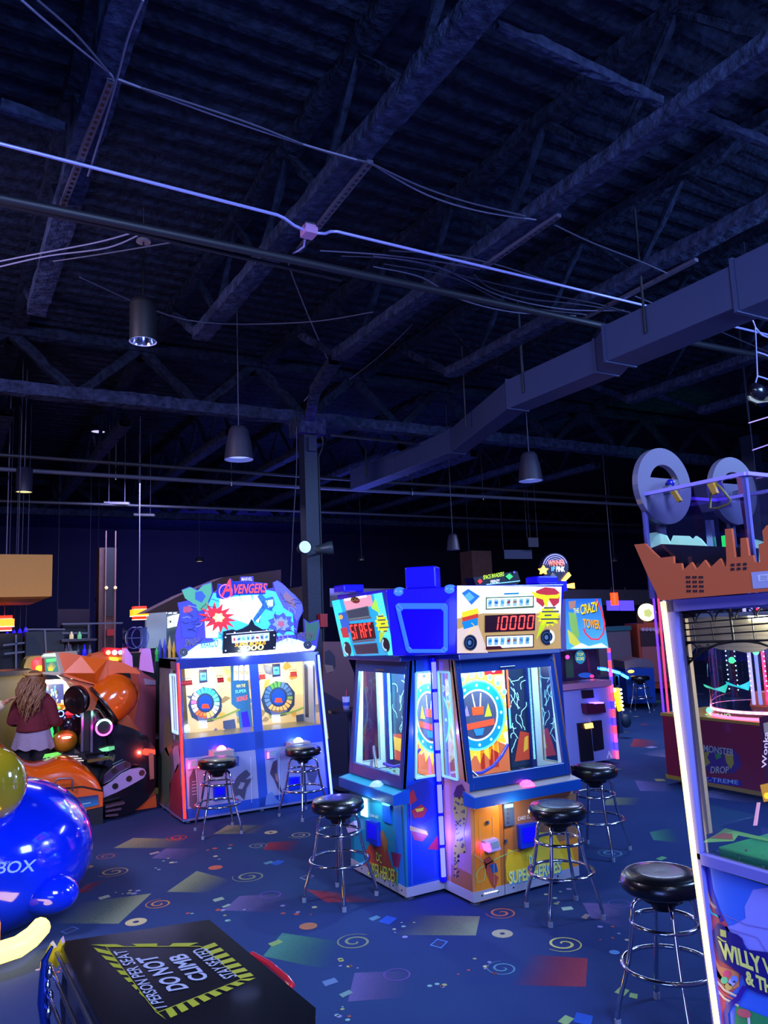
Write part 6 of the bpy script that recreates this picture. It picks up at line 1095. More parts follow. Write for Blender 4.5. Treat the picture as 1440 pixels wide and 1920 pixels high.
m = MB(); m.prism([PU(x, y, bx0 + .2) for x, y in ((1322, 975), (1332, 975), (1338, 1025), (1326, 1025))], (0.02, 0, 0), mat('chrome_post', '#b0a8d8', .2, .9)); m.prism([PU(x, y, bx0 + .25) for x, y in ((1352, 1005), (1362, 1003), (1364, 1024), (1354, 1026))], (0.005, 0, 0), glow('#28d858', 1.0)); m.build('inner_post', WP)
m = MB(); m.prism([PU(x, y, bx1 + .02) for x, y in ((1380, 892), (1392, 890), (1412, 1010), (1402, 1030))], (0.01, 0, 0), mat('rose_panel', '#9c4868', .4)); m.build('rose_panel', WP)
DW = mat('wheel_grey', '#645e74', 0.45, coat=.2)
def wheel(x, y, v, rpx, lab):
    c = PV(x, y, v); r = (PV(x, y - rpx, v).z - c.z); m = MB(); n = 48
    def circ(R_, a0, a1, k): return [(c.x + R_ * math.cos(a0 + (a1 - a0) * i / k), c.z + R_ * math.sin(a0 + (a1 - a0) * i / k)) for i in range(k + 1)]
    for (A, B, a0, a1) in ((r, .56 * r, 0, 2 * math.pi),):
        o = circ(A, a0, a1, n); q_ = circ(B, a0, a1, n)
        for i in range(n):
            m.hexa([(o[i][0], v, o[i][1]), (o[i + 1][0], v, o[i + 1][1]), (q_[i + 1][0], v, q_[i + 1][1]), (q_[i][0], v, q_[i][1]), (o[i][0], v + .03, o[i][1]), (o[i + 1][0], v + .03, o[i + 1][1]), (q_[i + 1][0], v + .03, q_[i + 1][1]), (q_[i][0], v + .03, q_[i][1])], DW)
    lo = circ(.58 * r, math.radians(-200), math.radians(20), 24); m.prism([(a, v + .002, b) for a, b in lo], (0, .026, 0), DW); m.build('prize_wheel', WP, label=lab)
    m = MB(); m.cyl((c.x, v - .03, c.z - .02), .02, .035, STEEL, 14, (0, 1, 0)); m.build('wheel_hub', WP)
    m = MB(); m.box(c.x - .02, c.x + .02, v + .032, v + .05, 1.955, c.z, DW); m.build('wheel_stand', WP)
wheel(1247, 911, 2.27, 70, 'left grey wheel with half moon slot'); wheel(1378, 920, 2.30, 62, 'right grey wheel, partly behind the clear box')

# =================================================================== monster machine seen through and beside it
MD = thing('drum_prize_game', 'red based round clear ball game seen through the glass front', 'arcade machine', (7.7, 5.7, 0))
RD = mat('monster_red', '#8c1830', 0.4, coat=.2); YG = mat('edge_gold', '#c09c30', .4, .3)
mu = 7.1; m = MB(); m.box(mu, 8.2, 4.5, 6.25, 0.10, 0.74, RD); m.build('base', MD)
m = MB(); m.box(mu - .012, 8.2, 4.5, 6.26, 0.06, 0.10, YG); m.box(mu - .012, 8.2, 4.5, 6.26, 0.74, 0.77, YG); m.build('gold_edge', MD)
for (x, y) in ((7.2, 6.1), (7.2, 4.7), (8.1, 6.1), (8.1, 4.7)): m = MB(); m.cyl((x, y, 0), .04, .06, STEEL, 12); m.build('foot', MD)
m = MB(); mp_ = Panel(m, (mu - .002, 5.5, .4), (-1, 0, 0), .002)
mp_.poly([(1318, 1410), (1330, 1400), (1375, 1404), (1386, 1418), (1390, 1436), (1376, 1450), (1330, 1448), (1314, 1430)], ink('#4c2c7c'), 1)
for pts in ([(1314, 1412), (1332, 1408), (1326, 1420), (1332, 1430), (1322, 1438), (1316, 1428)], [(1358, 1412), (1374, 1414), (1376, 1432), (1370, 1442), (1362, 1430)]): mp_.poly(pts, ink('#b8a830'), 2)
mp_.blob(1346, 1418, 7, 7, ink('#3c9c50'), 3, 7, .2, .3); mp_.text('MONSTER', (1319, 1409), (1376, 1418), (1319, 1396), ink('#c8c8b8'), 4); mp_.text('DROP', (1332, 1450), (1366, 1450), (1333, 1437), ink('#d8d0b8'), 4)
mp_.poly([(1313, 1455), (1390, 1464), (1391, 1474), (1313, 1466)], ink('#3018a0'), 3); mp_.text('X-TREME', (1317, 1464), (1384, 1471), (1317, 1456), ink('#a8d0f0'), 5); m.build('base_print', MD)
dc = Vector((7.75, 5.35, 0)); m = MB(); m.lathe([(.62, .77), (.62, .80)], dc, lamp('#ff5878', 5), 48); m.lathe([(.60, .83), (.60, .86)], dc, lamp('#ffa8c8', 3), 48); m.build('ring_light', MD)
m = MB(); m.lathe([(.6, .77), (.6, 2.5)], dc, ACRYL, 40); m.build('clear_drum', MD)
m = MB(); m.lathe([(.001, .86), (.58, .86)], dc, mat('drum_floor', '#30304c', .2, .5), 40); m.lathe([(.2, .86), (.16, 1.0), (.001, 1.02)], dc, glow('#b85030', .6), 20); m.build('drum_floor', MD)
m = MB(); m.lathe([(.62, 2.5), (.64, 2.56), (.001, 2.6)], dc, mat('drum_cap_dark', '#241c3c', .4), 40); m.build('drum_cap', MD)
rd = random.Random(12)
for k in range(9):
    a = math.radians(150 + k * 21); R_ = .42; x, y = dc.x + R_ * math.cos(a), dc.y + R_ * math.sin(a); m = MB(); 
    for q in range(26): m.ball((x, y, 1.05 + q * .05), .008, glow(['#c8ffff', '#a0d0ff', '#e8f0ff'][k % 3], 2.5), 6)
    m.build('bead_light_string', MD)
for (dx, dy, c, e) in ((-.3, -.1, '#8c98ff', 1.2), (-.27, -.16, '#e83050', 1.6), (-.34, -.05, '#d8c8ff', .9), (-.1, -.5, '#58a0ff', 1.0), (-.25, -.35, '#e8e8ff', .7)): m = MB(); m.tube([dc + Vector((dx, dy, .9)), dc + Vector((dx, dy, 2.4))], .018, glow(c, e), 8); m.build('drum_tube', MD)
for (x, y, c) in ((1395, 1280, '#28e8e0'), (1352, 1285, '#38e8b8')): 
    q = PU(x, y, 7.4); m = MB(); m.lathe([(.002, -.1), (.14, .06), (.16, .08)], q, glow(c, .9), 14, (0.2, .5, .6), True, 0, 2.4); m.build('cyan_scoop', MD)
for (x, y, c) in ((1330, 1332, '#70ffb0'), (1372, 1238, '#40ff80'), (1417, 1222, '#78ffa8')): q = PU(x, y, 7.3); m = MB(); m.ball(q, .035, glow(c, 2.0), 10); m.build('green_lamp', MD)
m = MB(); gp = Panel(m, (7.25, 5.5, 1), (-1, 0, 0), .002); gp.text('07 TWO', (1322, 1347), (1370, 1347), (1322, 1338), glow('#88ffa8', 1.3), 1); m.build('rim_readout', MD)
for k, (dv, c, e) in enumerate([(6.24, '#5a30ff', 2.2), (6.20, '#ff4060', 1.8), (6.15, '#c8d0ff', .8), (6.05, '#3058ff', 1.2)]): m = MB(); m.tube([(mu + .02 + k * .03, dv, .78), (mu + .02 + k * .03, dv, 2.45)], .012, glow(c, e), 8); m.build('corner_light_tube', MD)
m = MB(); m.box(mu, mu + .02, 5.95, 6.24, .78, 2.45, ACRYL); m.build('corner_glass', MD); m = MB(); m.box(mu, 8.2, 6.2, 6.25, 2.45, 2.5, mat('drum_cap_dark', '#241c3c')); m.build('upper_rail', MD)

# =================================================================== tower game right of the island
TV = 7.5
CT = thing('tower_ticket_game', 'tall lavender game with blue tower marquee and red and violet edge tubes', 'arcade machine', (7.2, 7.9, 0))
def pt(x, y, o=0.0): return PV(x, y, TV - o)
cr = pt(1157, 1428).x; cl_ = cr - 1.05; zt2 = pt(1115, 1217).z
TL = mat('tower_lavender', '#8a8cd0', .45, coat=.2)
m = MB(); m.box(cl_, cr, TV + .02, TV + .9, .05, pt(1120, 1288).z, TL); m.box(cl_, cr, TV + .45, TV + .9, .05, zt2, mat('tower_back', '#302a50', .5)); m.box(cl_, cl_ + .03, TV + .02, TV + .9, .9, zt2, TL); m.build('cabinet', CT)
m = MB(); m.box(cl_ + .05, cr, TV, TV + .5, zt2, zt2 + .02, TL); m.build('roof', CT)
m = MB(); m.box(cl_, cr - .02, TV - .03, TV + .3, pt(1118, 1288).z, pt(1118, 1277).z, mat('tower_shelf', '#b87898', .35, coat=.3)); m.build('shelf', CT)
segs = ['#ff3048', '#4028ff', '#ff3040', '#c838ff', '#3a28ff', '#ff4060', '#ff3040', '#3020ff']
for xx, dirn in ((cr, 0), (cl_, 1)):
    m = MB(); zz = zt2
    for k in range(14): c = segs[(k + dirn * 3) % 8]; z1_ = zt2 * (1 - (k + 1) / 14) + .05; m.cyl((xx, TV - .01, z1_), .022, zz - z1_, lamp(c, 3.2), 10); zz = z1_
    m.build('edge_tube_light', CT)
m = MB(); m.add([pt(1050, 1218), pt(1114, 1217), pt(1119, 1277), pt(1055, 1282)], [(0, 1, 2, 3)], GLASS); m.build('front_window', CT)
m = MB(); mk = [(1060, 1123), (1127, 1122), (1141, 1215), (1062, 1218)]; m.prism([pt(x, y, .04) for x, y in mk], (0, .12, 0), TL); m.build('marquee_box', CT)
m = MB(); ta = Panel(m, pt(1100, 1170, .042), (0, -1, 0), .002); ta.poly(mk, grad('marquee_blue', '#50b0e8', '#1c58b0', emit=0.8), 0, [(1, 0), (1, .5), (0, 1), (.2, 1)])
ta.text('THE', (1076, 1150), (1086, 1149), (1075, 1141), glow('#e8d848', .9), 4); ta.text('CRAZY', (1089, 1153), (1122, 1146), (1088, 1134), glow('#f8c800', 1.0), 6, .015); ta.text('TOWER', (1095, 1177), (1126, 1180), (1093, 1160), glow('#f89c00', 1.0), 6, .015); ta.text('CRAZY', (1090, 1154.5), (1123, 1147.5), (1089, 1135), ink('#10204c'), 4); ta.text('TOWER', (1096, 1178.5), (1127, 1181.5), (1094, 1161), ink('#10204c'), 4)
for (p_, c) in (([(1066, 1148), (1080, 1150), (1086, 1190), (1082, 1210), (1070, 1180)], '#7cb058'), ([(1064, 1180), (1076, 1190), (1090, 1208), (1084, 1216), (1068, 1205)], '#c8c848'), ([(1066, 1128), (1080, 1126), (1078, 1140), (1068, 1142)], '#a87868')): ta.poly(p_, glow(c, .7), 2)
ta.line([(1118, 1124), (1128, 1145), (1134, 1170), (1131, 1188), (1122, 1199), (1108, 1198), (1098, 1188), (1094, 1178)], 3, glow('#d83048', .9), 3); ta.poly([(1070, 1216), (1090, 1206), (1104, 1212), (1128, 1206), (1140, 1214)], glow('#c8f4f0', 1.2), 3); m.build('marquee_print', CT)
m = MB(); ti = Panel(m, (7, TV + .44, 1.4), (0, -1, 0), .002); ti.poly([(1058, 1218), (1118, 1217), (1122, 1272), (1060, 1276)], mat('tower_inner', '#402c50', .5), 1)
ti.poly([(1060, 1222), (1074, 1222), (1076, 1270), (1062, 1271)], ink('#3c7c50'), 2); ti.blob(1088, 1232, 10, 13, glow('#2888a8', .7), 3, 14); ti.text('TOP', (1082, 1230), (1094, 1230), (1082, 1224), glow('#d8e060', .9), 4); ti.text('SCORE', (1081, 1238), (1095, 1238), (1081, 1232), glow('#d8e060', .9), 4)
ti.blob(1064, 1232, 4, 4, glow('#ff40a8', 2), 4, 10); ti.line([(1100, 1222), (1106, 1262)], 4, ink('#8c3058'), 3); ti.blob(1098, 1266, 14, 5, glow('#2858b8', .6), 3, 14); ti.blob(1110, 1268, 4, 3, glow('#ff3070', 2), 4, 8); m.build('inner_print', CT)
def tb(pts, d, mt, name): m = MB(); m.prism([pt(x, y, -.018) for x, y in pts], (0, -d, 0), mt); m.build(name, CT)
DB = mat('tower_black_panel', '#17141f', .35)
tb([(1089, 1294), (1109, 1293), (1111, 1308), (1091, 1309)], .03, DB, 'bill_slot'); tb([(1089, 1319), (1124, 1317), (1127, 1335), (1092, 1337)], .09, mat('tower_maroon_box', '#4c1030', .35), 'control_box'); tb([(1104, 1317), (1122, 1315.5), (1122, 1318), (1104, 1319)], .095, lamp('#7850ff', 5), 'control_light')
tb([(1081, 1356), (1105, 1354), (1112, 1425), (1088, 1428)], .02, DB, 'coin_door'); tb([(1108, 1352), (1126, 1350), (1131, 1404), (1113, 1408)], .02, DB, 'ticket_door'); tb([(1093, 1357), (1107, 1355), (1109, 1364), (1095, 1366)], .04, lamp('#ffb858', 2.5), 'reader_light')
m = MB(); tq = Panel(m, pt(1140, 1415, -.016), (0, -1, 0), .001); tq.poly([(1137, 1422), (1142, 1407), (1149, 1421), (1145, 1421), (1142, 1413), (1140, 1422)], ink('#e0e0f0'), 1); m.build('badge_print', CT)
# winner sign standing on the rear of the island
WS = thing('winner_sign', 'dark oval sign with orange star and lit bolts above the island', 'sign', PV(1040, 1100, 4.9))
m = MB(); m.prism([PV(1041 + 25 * math.cos(k * math.pi / 14), 1064 + 27 * math.sin(k * math.pi / 14), 4.9) for k in range(28)], (0, .04, 0), mat('sign_black_violet', '#100828', .4)); m.build('oval_board', WS)
m = MB(); b0 = PV(1020, 1090, 4.9); b1 = PV(1058, 1090, 4.9); m.box(b0.x, b1.x, 4.87, 5.0, 2.1, b0.z, RIMB); m.build('sign_base', WS)
m = MB(); wp_ = Panel(m, (4, 4.898, 2), (0, -1, 0), .002)
for rr in (23, 19, 15, 11): wp_.ring(1041, 1062, rr, rr * 1.0, .07, glow('#a090d8', .8), 1, 20, 190, 345)
wp_.text('WINNER', (1029, 1062), (1059, 1060), (1028, 1051), glow('#ff7858', 1.6), 3); wp_.text('IF', (1034, 1071), (1041, 1070), (1034, 1063), glow('#58a8ff', 1.6), 3); wp_.text('PINK', (1043, 1072), (1059, 1072), (1043, 1062), glow('#e8e8ff', 1.6), 3); wp_.poly([(1030, 1082), (1036, 1073), (1046, 1083)], ink('#8c7868'), 2); m.build('sign_print', WS)
m = MB()
sp5 = [];
for k in range(10): a = -math.pi / 2 + k * math.pi / 5; q = 9 if k % 2 == 0 else 4.5; sp5.append((1020 + q * math.cos(a), 1069 + q * math.sin(a)))
m.prism([PV(x, y, 4.885) for x, y in sp5], (0, .02, 0), lamp('#ff9a30', 5)); m.build('star_light', WS)
for pts in ([(1055, 1088), (1067, 1073), (1071, 1079), (1060, 1090)], [(1058, 1097), (1077, 1093), (1078, 1103), (1060, 1101)]): m = MB(); m.prism([PV(x, y, 4.885) for x, y in pts], (0, .02, 0), lamp('#ffa030', 6)); m.build('bolt_light', WS)
# =================================================================== far right background
def crate(name, lab, cat, pts, v, d, mt): m = MB(); m.prism([PV(x, y, v) for x, y in pts], (0, d, 0), mt); return tag(m.build(name), lab, cat)
cz_ = PD(1165, 1290, 18.5)
m = MB(); a = PD(1128, 1290, 17.5); b = PD(1190, 1290, 17.7); m.prism([(a.x, a.y, 0), (b.x, b.y, 0), (b.x, b.y, 1.5), (a.x, a.y, 1.5)], (.2, .4, 0), mat('counter_mauve', '#6c5c6c', .7)); m.prism([(a.x, a.y - .05, 1.5), (b.x, b.y - .05, 1.5), (b.x, b.y - .05, 1.6), (a.x, a.y - .05, 1.6)], (.2, .5, 0), mat('counter_top_teal', '#2c6470', .5)); m.build('counter') ; tag(bpy.data.objects['counter'], 'mauve snack counter with teal top in the far aisle', 'counter')
for k, (x0, x1) in enumerate(((1138, 1160), (1162, 1188))):
    m = MB(); a = PD(x0, 1126, 20.5); b = PD(x1, 1144, 20.5); e = PD(x1, 1126, 20.5) - a; m.prism([a, a + e, a + e + Vector((0, 0, b.z - a.z)), a + Vector((0, 0, b.z - a.z))], (.03, .06, 0), lamp('#4838ff', 1.6)); m.tube([a + e * .5 + Vector((.03, .05, 0)), a + e * .5 + Vector((.03, .05, .35))], .02, BLACK, 6); tag(m.build('wall_screen'), '%s violet blue screen behind the red lantern' % ('left' if k == 0 else 'right'), 'screen', 'violet screens over the counter')
KI = thing('popcorn_kiosk', 'orange popcorn kiosk with scalloped awning and round lit sign', 'kiosk', PD(1220, 1292, 18)); KO = mat('kiosk_orange', '#b04c34', .5)
def kq(x, y): return PD(x, y, 18.0)
def kpoly(pts, d, mt, name): m = MB(); P = [kq(x, y) for x, y in pts]; m.prism(P, (d * .5, d * .86, 0), mt); return m.build(name, KI)
m = MB(); kb = kq(1232, 1290); m.box(kb.x - .2, kb.x + .9, kb.y + .25, kb.y + .8, 0, .3, BLACK); m.build('plinth', KI)
kpoly([(1194, 1170), (1250, 1166), (1262, 1290), (1204, 1292)], 1.0, KO, 'body'); 
m = MB(); P = [kq(x, y) - Vector((.02, .03, 0)) for x, y in ((1199, 1178), (1250, 1176), (1258, 1278), (1207, 1280))]; m.prism(P, (.01, .02, 0), mat('kiosk_inner', '#a85c60', .6)); m.build('inner_case', KI)
m = MB(); P = [kq(x, y) - Vector((.03, .05, 0)) for x, y in ((1199, 1182), (1250, 1180), (1254, 1210), (1201, 1212))]; m.prism(P, (.01, .02, 0), mat('kiosk_dark', '#3c2430', .6)); m.build('dark_window', KI)
for k in range(7): c = kq(1203 + k * 7, 1180) - Vector((.05, .09, 0)); m = MB(); m.lathe([(.001, 0), (.045, 0)], c, mat('awning_mauve', '#b898b8', .5), 10, (-.5, -.86, 0), False, 0, 2 * math.pi); m.build('awning_scallop', KI)
c = kq(1214, 1148); m = MB(); m.cyl(c, .2, .08, lamp('#fff0b0', 3), 24, (.5, .86, 0)); m.build('round_sign', KI); m = MB(); m.cyl(c - Vector((.02, .03, .02)), .11, .01, glow('#b0b868', 1), 5, (.5, .86, 0)); m.build('sign_mark', KI)
m = MB(); m.box(c.x - .04, c.x + .5, c.y + .1, c.y + .3, kq(1214, 1172).z, c.z, mat('kiosk_dark', '#3c2430')); m.build('sign_post', KI)
BC = thing('driving_cabinet', 'deep blue game cabinet in the far aisle behind the small stools', 'arcade machine', PD(1200, 1310, 15.5)); BM = mat('aisle_blue', '#123c94', .4, coat=.3)
def bq(x, y, d=15.5): return PD(x, y, d)
for nm, pts, mt, d in (('body', [(1172, 1252), (1226, 1250), (1230, 1318), (1178, 1320)], BM, .8), ('top', [(1170, 1240), (1200, 1234), (1222, 1238), (1226, 1252), (1172, 1254)], mat('aisle_grey', '#5c5468', .5), .8)): m = MB(); m.prism([bq(x, y) for x, y in pts], (d * .5, d * .86, 0), mt); m.build(nm, BC)
m = MB(); m.box(bq(1178, 1318).x, bq(1228, 1318).x, bq(1178, 1318).y + .2, bq(1178, 1318).y + .8, 0, bq(1178, 1318).z, BLACK); m.build('plinth', BC)
m = MB(); m.ball(bq(1183, 1259, 15.3), .05, lamp('#ffc040', 4), 12, (1.5, 1, .6)); m.build('amber_lamp', BC)
AH = thing('air_hockey_table', 'air hockey table with bright blue arched light behind the tower game', 'game table', PV(1130, 1300, 9.2))
def aq(x, y, v=9.2): return PV(x, y, v)
m = MB(); m.tube([aq(x, y) for x, y in ((1078, 1262), (1095, 1255), (1112, 1253), (1130, 1254), (1150, 1258), (1166, 1264), (1180, 1273))], .035, mat('arch_blue', '#1048a8', .3, coat=.3), 10); m.build('arch', AH)
for pts in (((1103, 1255), (1120, 1253)), ((1126, 1254), (1136, 1255)), ((1140, 1256), (1162, 1262)), ((1166, 1265), (1177, 1271))): m = MB(); m.tube([aq(x, y, 9.14) for x, y in pts], .022, lamp('#38d0ff', 7), 8); m.build('arch_light', AH)
a_ = aq(1160, 1290); m = MB(); m.box(aq(1085, 1300).x, a_.x, 9.2, 10.8, .75, .9, mat('hockey_dark', '#181838', .4)); m.box(aq(1095, 1300).x, a_.x - .15, 9.4, 10.6, .05, .75, mat('hockey_base', '#3c1c30', .5)); m.build('table', AH); m = MB(); m.box(a_.x - .05, a_.x + .03, 9.2, 9.28, 0, aq(1160, 1262).z, mat('hockey_post', '#2c3c6c', .4)); m.build('post', AH)
YS = thing('marquee_lit_game', 'narrow game with yellow sloped panel edged by white bulbs', 'arcade machine', PV(1156, 1390, 8.9))
def yq(x, y, v=8.9): return PV(x, y, v)
m = MB(); q0 = yq(1146, 1400).x; q1 = yq(1166, 1400).x; m.box(q0, q1, 8.95, 9.15, 0, yq(1156, 1300).z, mat('game_maroon', '#4c2028', .5)); m.build('body', YS)
m = MB(); m.prism([yq(x, y) for x, y in ((1151, 1290), (1161, 1290), (1168, 1330), (1162, 1334))], (0, .04, 0), lamp('#ffb818', 2.2)); m.build('yellow_panel', YS)
for k in range(6): m = MB(); m.ball(yq(1164 + k * .8, 1293 + k * 7.5, 8.88), .018, lamp('#fff8e0', 6), 8); m.build('bulb', YS)
for (x, y) in ((1152, 1294), (1150, 1318), (1151, 1324)): m = MB(); m.ball(yq(x, y, 8.88), .03, lamp('#ffe8b0', 5), 8); m.build('bulb', YS)
m = MB(); m.ball(yq(1174, 1352, 8.8), .09, mat('teal_bag', '#123044', .6), 14, (1, .7, 1.15)); m.tube([yq(1166, 1338, 8.86), yq(1172, 1345, 8.8)], .01, BLACK, 6); tag(m.build('hanging_pad'), 'dark teal pad hanging at the side of the yellow lit game', 'pad')
# light truss rope at the right edge
LT = thing('stage_light_truss', 'pale ladder truss with a stage light at the right edge', 'lighting truss', PV(1412, 760, 4.6)); LP = mat('truss_lilac', '#b8b0e0', .35, .4)
def lq(x, y, v=4.6): return PV(x, y, v)
m = MB(); m.tube([lq(x, y) for x, y in ((1411, 600), (1416, 612), (1418, 660), (1420, 705), (1416, 720))], .008, LP, 8); m.build('chord', LT)
for pts in (((1416, 614), (1428, 628), (1460, 640)), ((1419, 660), (1432, 664), (1470, 680)), ((1420, 705), (1430, 708), (1470, 722))): m = MB(); m.tube([lq(x, y) for x, y in pts], .009, LP, 8); m.build('rung', LT)
m = MB(); m.lathe([(.001, -.1), (.07, -.08), (.085, .0), (.085, .22), (.001, .24)], lq(1418, 735), mat('stage_light_black', '#15131c', .25, coat=.4), 20, (.7, .3, -.1)); m.build('lamp_body', LT); m = MB(); m.prism([lq(x, y) for x, y in ((1404, 742), (1418, 744), (1440, 735), (1450, 752), (1420, 756), (1406, 750))], (0, .02, 0), mat('barn_door_tan', '#9c8c6c', .4)); m.build('barn_door', LT)
m = MB(); t_ = lq(1411, 600); m.tube([t_, (t_.x, t_.y, 5.76)], .005, CABD, 6); m.build('wire', LT)
for (a, b, c) in (((1404, 793), (1440, 782), '#c0a8ff'), ((1411, 844), (1440, 834), '#a890f0'), ((1418, 897), (1460, 890), '#a070c8')):
    m = MB(); m.tube([PV(*a, 6.4), PV(*b, 6.4), PV(b[0] + 90, b[1] - 34, 6.4)], .008, glow(c, .8), 6); t_ = PV(*a, 6.4); m.tube([t_, (t_.x, t_.y, 5.76)], .003, CABD, 5); tag(m.build('neon_tube'), 'thin %s lit tube at the right edge beside the column' % {'#c0a8ff': 'upper violet', '#a890f0': 'middle violet', '#a070c8': 'lowest'}[c], 'neon tube')
# coloured party spots that tint the roof at the far right
for (loc, aim, col, e) in (((12.5, 9.0, 3.2), (11.6, 9.6, 5.6), (0.05, 1, .5), 28), ((11.0, 11.0, 3.2), (10.4, 11.4, 5.6), (0.05, .6, 1), 24), ((4.4, 9.3, 3.6), (4.6, 9.9, 5.6), (0.15, .05, 1), 25)):
    l = bpy.data.lights.new('party_spot', 'SPOT'); l.energy = e; l.color = col; l.spot_size = .9; l.spot_blend = .7; l.shadow_soft_size = .1; o = bpy.data.objects.new('party_spot', l); COL.objects.link(o); o.location = loc; o.rotation_euler = (Vector(aim) - Vector(loc)).to_track_quat('-Z', 'Y').to_euler()
# =================================================================== ride simulator on the left
RV = 8.53
RS = thing('motorcycle_ride_game', 'orange ride game with long glossy saddle, black nose and orange canopy', 'arcade machine', (1.2, 8.9, 0))
ORG_ = mat('gloss_orange', '#d0560c', 0.16, coat=0.8); ORM = mat('satin_orange', '#d85a12', 0.4, coat=0.2); BKG = mat('gloss_black', '#0c0b12', 0.12, coat=0.8)
def rp(pts, d, mt, name, v=RV, par=RS, bev=0.0, sub=None, lab=None):
    m = MB(); m.prism([PV(x, y, v) for x, y in pts], (0, d, 0), mt); return m.build(name, par, bevel=bev, label=lab)
# saddle body: lofted sections along its length with a rounded top
def saddle():
    top = [(-150, 1330), (-90, 1345), (-40, 1365), (0, 1390), (20, 1412), (48, 1430), (72, 1436), (95, 1428), (115, 1420), (135, 1420), (155, 1430), (172, 1441), (184, 1453), (191, 1470), (193, 1486)]
    bot = [(-150, 1480), (-90, 1470), (-40, 1440), (0, 1418), (20, 1430), (48, 1455), (72, 1470), (95, 1477), (115, 1478), (135, 1476), (155, 1475), (172, 1477), (184, 1480), (191, 1482), (193, 1487)]
    m = MB(); W_ = 0.62; secs = []
    for (tx, ty), (bx_, by_) in zip(top, bot):
        T = PV(tx, ty, RV + W_ / 2); T = PV(tx, ty, RV + .12); zt_ = T.z; B_ = PV(bx_, by_, RV); x = B_.x; zb_ = B_.z; S = []
        for k in range(13):
            a = math.pi * k / 12; S.append((x, RV + W_ / 2 - math.cos(a) * W_ / 2, zb_ + (zt_ - zb_) * (math.sin(a) ** 0.45)))
        secs.append(S)
    n = 13; m.add([p for S in secs for p in S], [(i * n + k, (i + 1) * n + k, (i + 1) * n + k + 1, i * n + k + 1) for i in range(len(secs) - 1) for k in range(n - 1)], ORG_, True); m.build('saddle', RS, sub=1)
saddle()
rp([(-150, 1478), (-90, 1470), (-40, 1440), (0, 1417), (20, 1429), (48, 1454), (72, 1469), (95, 1477), (115, 1479), (135, 1477), (155, 1475), (193, 1483), (193, 1512), (100, 1533), (-150, 1590)], .62, ORM, 'side_panel', bev=.01)
m = MB(); m.tube([PV(x, y, RV - .004) for x, y in ((-90, 1470), (-40, 1440), (0, 1417), (20, 1429), (48, 1454), (72, 1469), (95, 1477), (115, 1478.5), (135, 1477), (155, 1475), (193, 1483))], .008, BLACK, 6); m.build('trim_line', RS)
rp([(-150, 1590), (100, 1533), (193, 1513), (193, 1545), (100, 1563), (-150, 1615)], .6, mat('ride_base_black', '#14131c', .5), 'base', v=RV + .01)
m = MB(); m.tube([PV(x, y, RV - o) for x, y, o in ((101, 1484, 0), (101, 1478, .05), (105, 1463, .06), (110, 1460, .06), (133, 1459, .06), (137, 1463, .06), (136, 1478, .05), (136, 1482, 0))], .009, mat('grab_grey', '#8c7c84', .35, .5), 8); m.build('grab_handle', RS)
m = MB(); sp2 = Panel(m, (1, RV - .013, .3), (0, -1, 0), .001); sp2.quadg([(92, 1502), (184, 1490), (185, 1509), (96, 1528)], grad('sticker_blue', '#201858', '#1c78b0'), 1); sp2.ring(113, 1512, 12, 11, .1, ink('#c8b8e0'), 2); sp2.line([(103, 1514), (112, 1508), (108, 1518), (124, 1508)], 1.6, ink('#c8a878'), 3); sp2.line([(148, 1509), (170, 1505)], 1.6, ink('#a8c8d8'), 3); m.build('side_sticker', RS)
# nose and foot arms
rp([(193, 1500), (200, 1460), (216, 1420), (214, 1390), (206, 1362), (225, 1358), (250, 1366), (275, 1380), (291, 1402), (293, 1450), (290, 1480), (276, 1500), (250, 1522), (228, 1535), (205, 1538), (200, 1515)], .35, BKG, 'nose_body', v=RV + .2, bev=.02)
rp([(205, 1540), (262, 1508), (292, 1490), (294, 1512), (276, 1524), (205, 1544)], .3, ORM, 'nose_skirt', v=RV + .4)
def arm(pts, holes, v, mt, nm):
    rp(pts, .05, mt, nm, v=v, bev=.006)
    m = MB()
    for (x, y, r_) in holes: c = PV(x, y, v - .002); m.cyl(c, r_ / FPX * 8.9, .004, BLACK, 16, (0, -1, 0))
    m.build('arm_hole', RS)
arm([(194, 1477), (210, 1467), (228, 1452), (246, 1443), (262, 1440), (271, 1442), (274, 1449), (270, 1458), (256, 1466), (240, 1475), (218, 1486), (194, 1496)], ((216, 1474, 5), (242, 1460, 5), (266, 1449, 5)), RV + .05, mat('arm_lilac', '#8f84b4', .35, coat=.3), 'foot_arm')
arm([(194, 1470), (196, 1455), (215, 1437), (236, 1427), (244, 1430), (246, 1438), (228, 1448), (208, 1464)], ((214, 1445, 4.5), (237, 1433, 4.5)), RV + .12, mat('arm_dark_violet', '#3c2c4c', .2, coat=.6), 'foot_arm')
for k in range(3): m = MB(); m.bar(PV(196, 1512 + k * 8, RV + .1), PV(232 - k * 6, 1504 + k * 11, RV + .1), .1, .02, mat('step_metal', '#8c6c80', .25, .8)); m.build('step', RS)
m = MB(); m.prism([PV(x, y, RV + .19) for x, y in ((266, 1408), (272, 1404), (291, 1406), (291, 1414), (275, 1416), (266, 1414))], (0, .02, 0), lamp('#ff2818', 4)); m.build('tail_light', RS)
rp([(279, 1412), (288, 1412), (289, 1460), (281, 1462)], .02, mat('copper_strip', '#8c5c4c', .4), 'side_strip', v=RV + .17)
